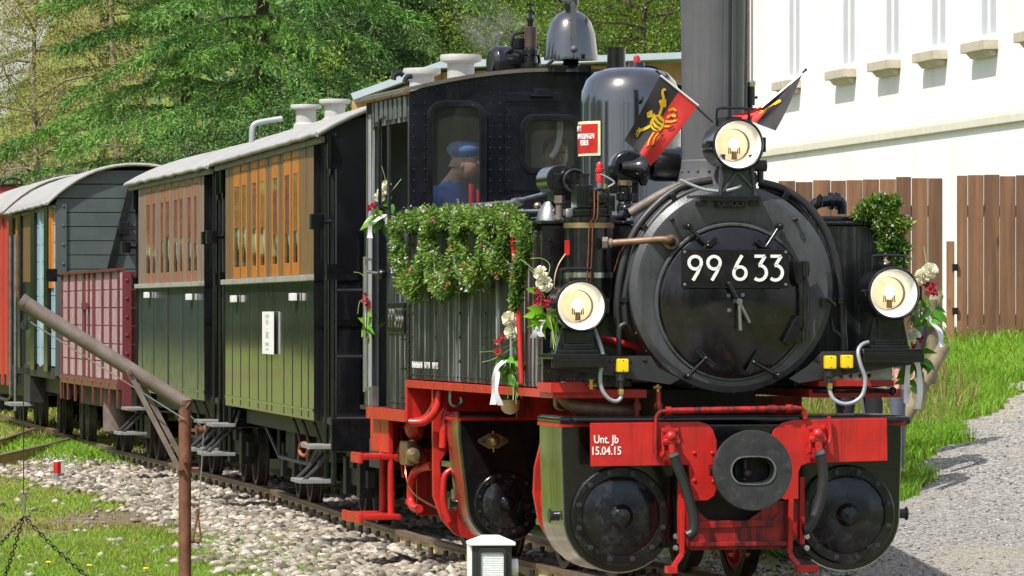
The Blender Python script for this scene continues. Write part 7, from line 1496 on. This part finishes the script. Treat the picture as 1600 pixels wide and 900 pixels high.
bouquet('bouquet beside the left headlamp with two cream roses and crimson berries', at2, [(842,427),(848,444)], [(838,455),(847,468),(852,476),(838,474),(858,470),(842,463)],
  [((845,490),(818,493)),((848,492),(825,512)),((852,490),(862,518)),((855,492),(868,508)),((845,486),(830,478)),((850,498),(848,522)),((843,455),(822,452)),((858,500),(872,522))],
  [[(845,500),(838,512),(830,528)],[(842,502),(840,516),(844,526)]], [((860,500),(872,548))], .05, 'leafbright', [[(850,470),(842,440),(825,418)],[(845,452),(836,425),(812,405)],[(852,440),(858,415),(846,404),(828,404)]], loose=14)
at3 = lambda x, y: F.at(x, y, CR-.45)
bouquet('bouquet on the cab handrail with pale roses and a white bow, beside the coach', at3, [(602,288),(596,300),(592,309)], [(582,322),(577,325)],
  [((598,330),(580,338)),((598,338),(560,352)),((600,345),(566,358)),((602,330),(612,318)),((604,340),(616,350)),((600,320),(610,305)),((596,345),(584,362)),((602,350),(604,372))],
  [[(600,335),(585,345),(577,352),(576,372)],[(600,338),(606,352),(612,365)]], [], .040, 'leafdark', [[(604,300),(600,275),(592,248)],[(606,305),(618,290),(626,280)]], loose=20)
at4 = lambda x, y: F.at(x, y, CR+.05)
bouquet('small sprig of crimson flowers with bright leaves hanging by the cab door', at4, [], [(571,461),(574,478),(569,470)],
  [((574,505),(560,497)),((574,510),(563,525)),((577,512),(584,527)),((574,500),(586,496)),((572,515),(570,530))], [], [((574,470),(578,520))], .04, 'leafbright', [[(572,480),(562,470),(558,490)],[(574,455),(566,430),(552,425)]], loose=8)
at5 = lambda x, y: F.at(x, y, .22)
bouquet('bouquet behind the right headlamp with cream roses and hanging white ribbon', at5, [(1451,422),(1440,433),(1425,523)], [(1457,448),(1450,455),(1458,458),(1446,446),(1424,540),(1436,530)],
  [((1445,490),(1470,498)),((1440,495),(1425,510)),((1448,500),(1460,515)),((1435,560),(1410,570)),((1430,565),(1400,590)),((1432,575),(1440,600)),((1440,560),(1452,582)),((1425,560),(1418,585)),((1420,590),(1398,600)),((1445,480),(1432,470)),((1440,470),(1456,478))],
  [[(1440,488),(1452,503),(1466,520),(1466,542)],[(1420,555),(1415,575),(1413,630)],[(1422,556),(1432,575),(1434,620),(1430,638)]], [((1430,470),(1425,500))], .05, 'leafdark', [[(1440,430),(1446,415),(1442,385)],[(1450,440),(1470,455),(1468,470)]], nrm=FWD+np.array([0,0,.25]), loose=40)
# --- two small flags on the top headlamp
M['flagblack'] = pm('flag_black_cloth', (.034, .030, .034), .85, var=.15, bump=.15, bscale=300); M['flagred'] = pm('flag_red_cloth', (.72, .045, .04), .8, var=.1, bump=.15, bscale=300); M['flaggold'] = pm('flag_gold_print', (.75, .45, .02), .7, var=.15); M['flagdark'] = M['flagblack']
def flag(label, pole0, pole1, c, split, emblem, fold):
    """c: local corners pole-top, pole-bottom, fly-bottom, fly-top; split: share of cloth that is black"""
    t = thing('small_flag', label, 'flag', LW(c[0]), F.a, 'black and red flags on the top headlamp'); o = Vector(c[0]); C = [Vector(p)-o for p in c]
    def mp(u, v, h=0):
        p = (C[0]*(1-u)+C[1]*u)*(1-v)+(C[3]*(1-u)+C[2]*u)*v
        k = fold*v*(math.sin(u*6.0+v*4+.5)*.5+math.sin(u*11-v*6)*.25); return p+Vector((.15, -1, 0))*(k+h)
    for nm_, u0, u1, mt in (('black_field', 0, split, 'flagblack'), ('red_field', split, 1, 'flagred')):
        n = 14; V = [mp(u0+(u1-u0)*i/n, j/n, .0) for j in range(n+1) for i in range(n+1)]; V += [mp(u0+(u1-u0)*i/n, j/n, -.003) for j in range(n+1) for i in range(n+1)]; K = (n+1)**2; Fc = []
        for j in range(n):
            for i in range(n): a = j*(n+1)+i; Fc += [(a,a+1,a+n+2,a+n+1),(K+a,K+a+n+1,K+a+n+2,K+a+1)]
        P(MB().add(V, Fc), nm_, mt, t, smooth=60)
    P(MB().tube([Vector(pole0)-o, Vector(pole1)-o], .006, 8).sphere(Vector(pole1)-o, .009, 8, 6), 'flag_stick', 'rubber', t)
    P(MB().tube([mp(i/6, 0, .002) for i in range(7)], .006, 6), 'flag_hem', 'ribbon', t)
    b = MB(); g = MB()
    for kind, pts, wd in emblem:
        fn = lambda a, b_, h: mp(a, b_, .004+h)
        tgt = g if kind.endswith('k') else b; off = .003 if kind.endswith('k') else 0
        fn = lambda a, b_, h, off=off: mp(a, b_, .004+off+h)
        if kind[0] == 's': stroke(tgt, [tuple(p) for p in pts], wd, fn, .001)
        else:
            k = len(pts); cx = sum(p[0] for p in pts)/k; cy = sum(p[1] for p in pts)/k; tgt.add([fn(cx, cy, .001)]+[fn(x, y, .001) for x, y in pts], [(0, i+1, (i+1) % k+1) for i in range(k)])
    P(b, 'gold_crest', 'flaggold', t, smooth=0); P(g, 'crest_lines', 'flagdark', t, smooth=0)
    return t
E = []
cu, cv = .50, .50                                   # crest centre in cloth coordinates (u along the stick, v away from it)
sh = [(cu+.17*math.cos(a), cv+.10*math.sin(a)*1.1) for a in np.linspace(0, 2*PI, 20, endpoint=False)]
E.append(('p', [(u_-.02, v_+.03) for u_, v_ in sh], 0))
for k in (-.06, .0, .06): E.append(('sk', [(cu-.12, cv+.03+k), (cu-.02, cv+.045+k), (cu+.08, cv+.03+k)], .016))
def blob(u, v, ru, rv, n=12): return ('p', [(u+ru*math.cos(a)*(1+.25*math.sin(3*a)), v+rv*math.sin(a)*(1+.2*math.cos(4*a))) for a in np.linspace(0, 2*PI, n, endpoint=False)], 0)
E += [blob(.22, .50, .07, .05), ('s', [(.29,.47),(.34,.50)], .05)]                       # lion head
E += [blob(.34,.27,.10,.055), ('s',[(.30,.22),(.22,.18),(.18,.13)],.045), ('s',[(.36,.30),(.40,.38),(.42,.44)],.06), ('s',[(.18,.13),(.24,.11)],.03)]
E += [('s',[(.38,.62),(.30,.70),(.22,.76)],.05), ('s',[(.22,.76),(.16,.74)],.025), ('s',[(.22,.76),(.15,.79)],.022), ('s',[(.22,.76),(.18,.84)],.022), ('s',[(.25,.76),(.24,.85)],.022)]   # paw
E += [('s',[(.60,.38),(.66,.32),(.74,.30)],.04), ('s',[(.62,.44),(.72,.40),(.80,.34)],.03), ('s',[(.54,.30),(.60,.24),(.68,.24)],.03), ('s',[(.66,.50),(.76,.46)],.025), ('s',[(.62,.62),(.60,.72),(.66,.80)],.03), ('s',[(.52,.66),(.52,.78),(.56,.86)],.03), ('s',[(.70,.62),(.68,.72)],.02)]
E += [('sk',[(.74,.50),(.80,.46),(.82,.42)],.028), ('sk',[(.70,.64),(.76,.60)],.024), ('sk',[(.64,.84),(.72,.78)],.026), ('sk',[(.56,.90),(.60,.86)],.02), ('sk',[(.64,.34),(.72,.36)],.018), ('sk',[(.70,.26),(.76,.28)],.016)]
A = lambda x, y, d: F.at(x, y, d)
flag('flag hanging open left of the chimney, black and red with golden crest', A(1114,191,.05), A(1026,111,.02), [A(1032,118,.0), A(1091,165,.03), A(1019,259,.10), A(977,219,.06)], .50, E, .035)
E2 = [blob(.35,.42,.10,.06), ('s',[(.42,.46),(.52,.52),(.56,.60)],.05), ('s',[(.56,.60),(.66,.58)],.03), ('s',[(.56,.62),(.62,.70)],.03)]
flag('folded flag drooping right of the chimney, mostly black with red edge', A(1176,186,.08), A(1259,109,.05), [A(1254,115,.05), A(1190,168,.06), A(1146,181,.16), A(1214,204,-.02)], .50, E2, .05)
P_ = None
t = thing('small_flag', 'red lower corner of the folded flag showing past its black half', 'flag', LW(A(1212,190,.06)), F.a) if False else None
# --- people
M['skin'] = pm('skin', (.50, .28, .19), .5, var=.12, scale=12); M['bluecloth'] = pm('blue_work_cloth', (.09, .19, .48), .8, var=.2, scale=9, bump=.3, bscale=20); M['darkcloth'] = pm('dark_trousers', (.018, .018, .022), .8, var=.25, bump=.3, bscale=25); M['jeans'] = pm('grey_blue_jeans', (.10, .12, .16), .85, var=.25, scale=14, bump=.3, bscale=40); M['navy'] = pm('navy_jacket', (.02, .035, .12), .8, var=.2, bump=.3, bscale=22); M['greyhair'] = pm('grey_hair', (.32, .30, .28), .7, var=.3, scale=40); M['cap'] = pm('blue_cap', (.10, .20, .46), .8, var=.15); M['dark'] = pm('dark_leather', (.02,.017,.015), .5); M['eye'] = pm('eye_white', (.7,.68,.65), .3)
def person(label, loc, yaw, Hh, top, legs, headfwd=.0, headdown=.0, arms=None, cap=None, hair='greyhair', headturn=0, sleeves=True):
    k = Hh/1.75; t = thing('person', label, 'person', loc, yaw)
    J = dict(pel=(0,0,.95), sp=(0,.01,1.12), ch=(0,.02,1.33), nk=(0,.01,1.50), hd0=(0,-.01-headfwd*.5,1.58-headdown*.3), hd1=(0,-.02-headfwd,1.66-headdown))
    for s, n_ in ((-1,'l'),(1,'r')):
        J['sh'+n_] = (s*.19,.02,1.43); J['hp'+n_] = (s*.10,.0,.90); J['kn'+n_] = (s*.11,-.02,.50); J['an'+n_] = (s*.11,.02,.09); J['ft'+n_] = (s*.13,-.15,.04)
    arms = arms or {}; J['ell'] = arms.get('ell', (-.27,.03,1.15)); J['elr'] = arms.get('elr', (.27,.03,1.15)); J['wrl'] = arms.get('wrl', (-.27,-.10,.93)); J['wrr'] = arms.get('wrr', (.27,-.10,.93))
    names = list(J); rad = dict(pel=.145, sp=.135, ch=.15, nk=.06, hd0=.07, hd1=.085, shl=.075, shr=.075, hpl=.10, hpr=.10, knl=.065, knr=.065, anl=.045, anr=.045, ftl=.045, ftr=.045, ell=.052, elr=.052, wrl=.034, wrr=.034)
    ed = [('pel','sp'),('sp','ch'),('ch','nk'),('nk','hd0'),('hd0','hd1')]+[(a+n_, b_+n_) if a in ('sh','el','hp','kn','an') else (a, b_+n_) for n_ in 'lr' for a, b_ in (('ch','sh'),('sh','el'),('el','wr'),('pel','hp'),('hp','kn'),('kn','an'),('an','ft'))]
    V = [tuple(c*k for c in J[n_]) for n_ in names]; rd = [rad[n_]*k for n_ in names]; E_ = [(names.index(a), names.index(b_)) for a, b_ in ed]
    fingers = []
    for n_ in 'lr':                                   # a palm and five unequal, bent fingers
        w_ = Vector(J['wr'+n_]); e = Vector(J['el'+n_]); d = (w_-e).normalized(); sd_ = d.cross(Vector((1 if n_ == 'r' else -1, .2, .1))).normalized(); bn = d.cross(sd_)
        palm = w_+d*.06; V.append(tuple(palm*k)); rd.append(.028*k); ip = len(V)-1; E_.append((names.index('wr'+n_), ip))
        for q, (o, L_) in enumerate(((-.03,.062),(-.01,.075),(.01,.08),(.03,.07))):
            a = palm+sd_*o+d*.03; b_ = a+d*L_*.5+bn*.004; c = b_+d*L_*.42+bn*.022; i0 = len(V)
            for p in (a, b_, c): V.append(tuple(p*k)); rd.append((.0105 if p is a else .0095 if p is b_ else .008)*k)
            E_ += [(ip, i0), (i0, i0+1), (i0+1, i0+2)]
        a = w_+d*.035-sd_*.035; b_ = a+d*.035-sd_*.02+bn*.012; i0 = len(V)
        for p in (a, b_): V.append(tuple(p*k)); rd.append(.0115*k)
        E_ += [(ip, i0), (i0, i0+1)]
    me = bpy.data.meshes.new('body'); me.from_pydata(V, E_, []); o = bpy.data.objects.new('body', me); col.objects.link(o); sm = o.modifiers.new('skin', 'SKIN'); 
    for i, v in enumerate(me.skin_vertices[0].data): v.radius = (rd[i], rd[i]*.9); v.use_root = (i == 0)
    ss = o.modifiers.new('sub', 'SUBSURF'); ss.levels = 2; ss.render_levels = 2
    dg = bpy.context.evaluated_depsgraph_get(); me2 = bpy.data.meshes.new_from_object(o.evaluated_get(dg)); bpy.data.objects.remove(o)
    for m_ in (top, legs, 'skin', 'dark'): me2.materials.append(M[m_])
    wl, wr = Vector(J['wrl'])*k, Vector(J['wrr'])*k
    for pl in me2.polygons:
        c = pl.center; hand = min((c-wl).length, (c-wr).length) < .17*k and False
        nearw = any(((c-w_).dot((w_-e).normalized()) > -.01) and (c-w_).length < .22*k for w_, e in ((wl, Vector(J['ell'])*k), (wr, Vector(J['elr'])*k)))
        pl.material_index = 2 if (nearw or (c.z > 1.50*k and abs(c.x) < .13*k)) else 3 if c.z < .085*k else 1 if (c.z < .97*k and abs(c.x) < .22*k) else 0
        pl.use_smooth = True
    body = bpy.data.objects.new('body', me2); col.objects.link(body); body.parent = t
    h = Vector(J['hd1'])*k; h0 = h+Vector((0,.0,.0)); cs, sn = math.cos(headturn), math.sin(headturn)
    def hp(x, y, z): return (h.x+(x*cs-y*sn)*k, h.y+(x*sn+y*cs)*k, h.z+z*k)
    P(MB().add([hp(*v) for v in MB().sphere((0,-.005,.015), .1, 20, 14, (.78,.98,1.18)).v], MB().sphere((0,0,0), .1, 20, 14).f).add([hp(*v) for v in MB().sphere((0,-.105,-.015), .018, 10, 8, (.75,1.1,1.3)).v], MB().sphere((0,0,0), .02, 10, 8).f).add([hp(*v) for v in MB().sphere((-.079,.01,-.0), .026, 8, 8, (.35,.8,1.15)).v], MB().sphere((0,0,0), .02, 8, 8).f).add([hp(*v) for v in MB().sphere((.079,.01,-.0), .026, 8, 8, (.35,.8,1.15)).v], MB().sphere((0,0,0), .02, 8, 8).f), 'head', 'skin', t, smooth=80)
    for s in (-1, 1):
        P(MB().sphere(hp(s*.032,-.092,.012), .0115*k, 10, 8), 'eye', 'eye', t, smooth=80); P(MB().bar(hp(s*.048,-.096,.034), hp(s*.016,-.101,.036), .007*k, .006*k), 'eyebrow', hair, t)
    P(MB().bar(hp(-.024,-.093,-.052), hp(.024,-.093,-.052), .008*k, .009*k), 'mouth', 'redpetal', t, bevel=.002)
    pr = MB().lathe([(.083,-.03),(.088,.02),(.085,.06),(.07,.10),(.045,.122),(0,.132)], (0,.015,.015), (0,0,1), 20); P(MB().add([hp(x, y+ (0 if z > .03 else .03*(1 if y > -.05 else 0)), z) for x, y, z in pr.v], pr.f), 'hair', hair, t, smooth=80)
    if cap:
        pr = MB().lathe([(.096,.03),(.12,.055),(.13,.085),(.11,.115),(.06,.13),(0,.135)], (0,.01,.02), (0,0,1), 24); c_ = P(MB().add([hp(*v) for v in pr.v], pr.f), 'cap', cap, t, smooth=80)
        P(MB().add([hp(x, -.08-y*.085, .045-.01*y) for x, y in ((-.075,0),(.075,0),(.06,.7),(.0,1),(-.06,.7))]+[hp(x, -.08-y*.085, .055-.01*y) for x, y in ((-.075,0),(.075,0),(.06,.7),(.0,1),(-.06,.7))], [(0,1,2,3,4),(9,8,7,6,5)]+[(i,i+5,(i+1) % 5+5,(i+1) % 5) for i in range(5)]), 'cap_peak', 'dark', c_)
    return t
q = F.at(708, 300, CF+.30); wq = F.world((q[0], q[1], ZF)); person('driver in blue cap and blue jacket bending his head, behind the tall cab window', wq, F.a+R(40), 1.82, 'bluecloth', 'darkcloth', .10, .045, {'elr': (.30,-.05,1.18), 'wrr': (.24,-.28,1.12)}, 'cap', 'greyhair', .3)
q = F.at(866, 230, CF+.55); wq = F.world((q[0], q[1], ZF)); person('fireman with a grey moustache standing behind the small cab window', wq, F.a, 1.83, 'darkcloth', 'darkcloth', .02, .0, None, None, 'dark')
# two onlookers standing behind the right tank, seen only between tank and cylinders
for px, Yp, lab, tp, lg, h, yw in ((1342, 42.6, 'person in blue top and dark trousers standing behind the engine, hidden from the waist up', 'navy', 'darkcloth', 1.78, .2), (1382, 43.4, 'person in grey jeans with a bare hand at the thigh, behind the flowers', 'darkcloth', 'jeans', 1.70, -.3)):
    X = (px-800)*Yp/FPX; person(lab, (X, Yp, float(gz(X, Yp))), yw, h, tp, lg, arms={'elr': (.30,.0,1.16), 'wrr': (.27,-.06,.92)})
# --- thin steam over the cab roof
sm = bpy.data.materials.new('thin_steam'); sm.use_nodes = True; t_ = sm.node_tree; t_.nodes.remove(t_.nodes['Principled BSDF']); pv = nn(t_, 'ShaderNodeVolumePrincipled'); pv.inputs['Color'].default_value = (.9,.9,.92,1)
tc = nn(t_, 'ShaderNodeTexCoord'); ns = nn(t_, 'ShaderNodeTexNoise', Scale=1.9, Detail=4, Distortion=1.2); t_.links.new(tc.outputs['Object'], ns.inputs['Vector']); gr = nn(t_, 'ShaderNodeTexGradient', gradient_type='SPHERICAL'); t_.links.new(tc.outputs['Object'], gr.inputs['Vector'])
mr = nn(t_, 'ShaderNodeMapRange'); mr.inputs[1].default_value = .5; mr.inputs[2].default_value = .75; t_.links.new(ns.outputs[0], mr.inputs[0]); mu = nn(t_, 'ShaderNodeMath', operation='MULTIPLY'); t_.links.new(mr.outputs[0], mu.inputs[0]); t_.links.new(gr.outputs['Fac'], mu.inputs[1]); m2_ = nn(t_, 'ShaderNodeMath', operation='MULTIPLY'); m2_.inputs[1].default_value = 3.6; t_.links.new(mu.outputs[0], m2_.inputs[0]); t_.links.new(m2_.outputs[0], pv.inputs['Density']); t_.links.new(pv.outputs[0], t_.nodes['Material Output'].inputs['Volume'])
so = MB().sphere((0,0,0), 1.0, 16, 10).build('steam', sm); p = wpt(775, 45, 43.5); so.location = p; so.scale = (.38, .35, .24); so.rotation_euler = (0, .2, 0); so['kind'] = 'stuff'
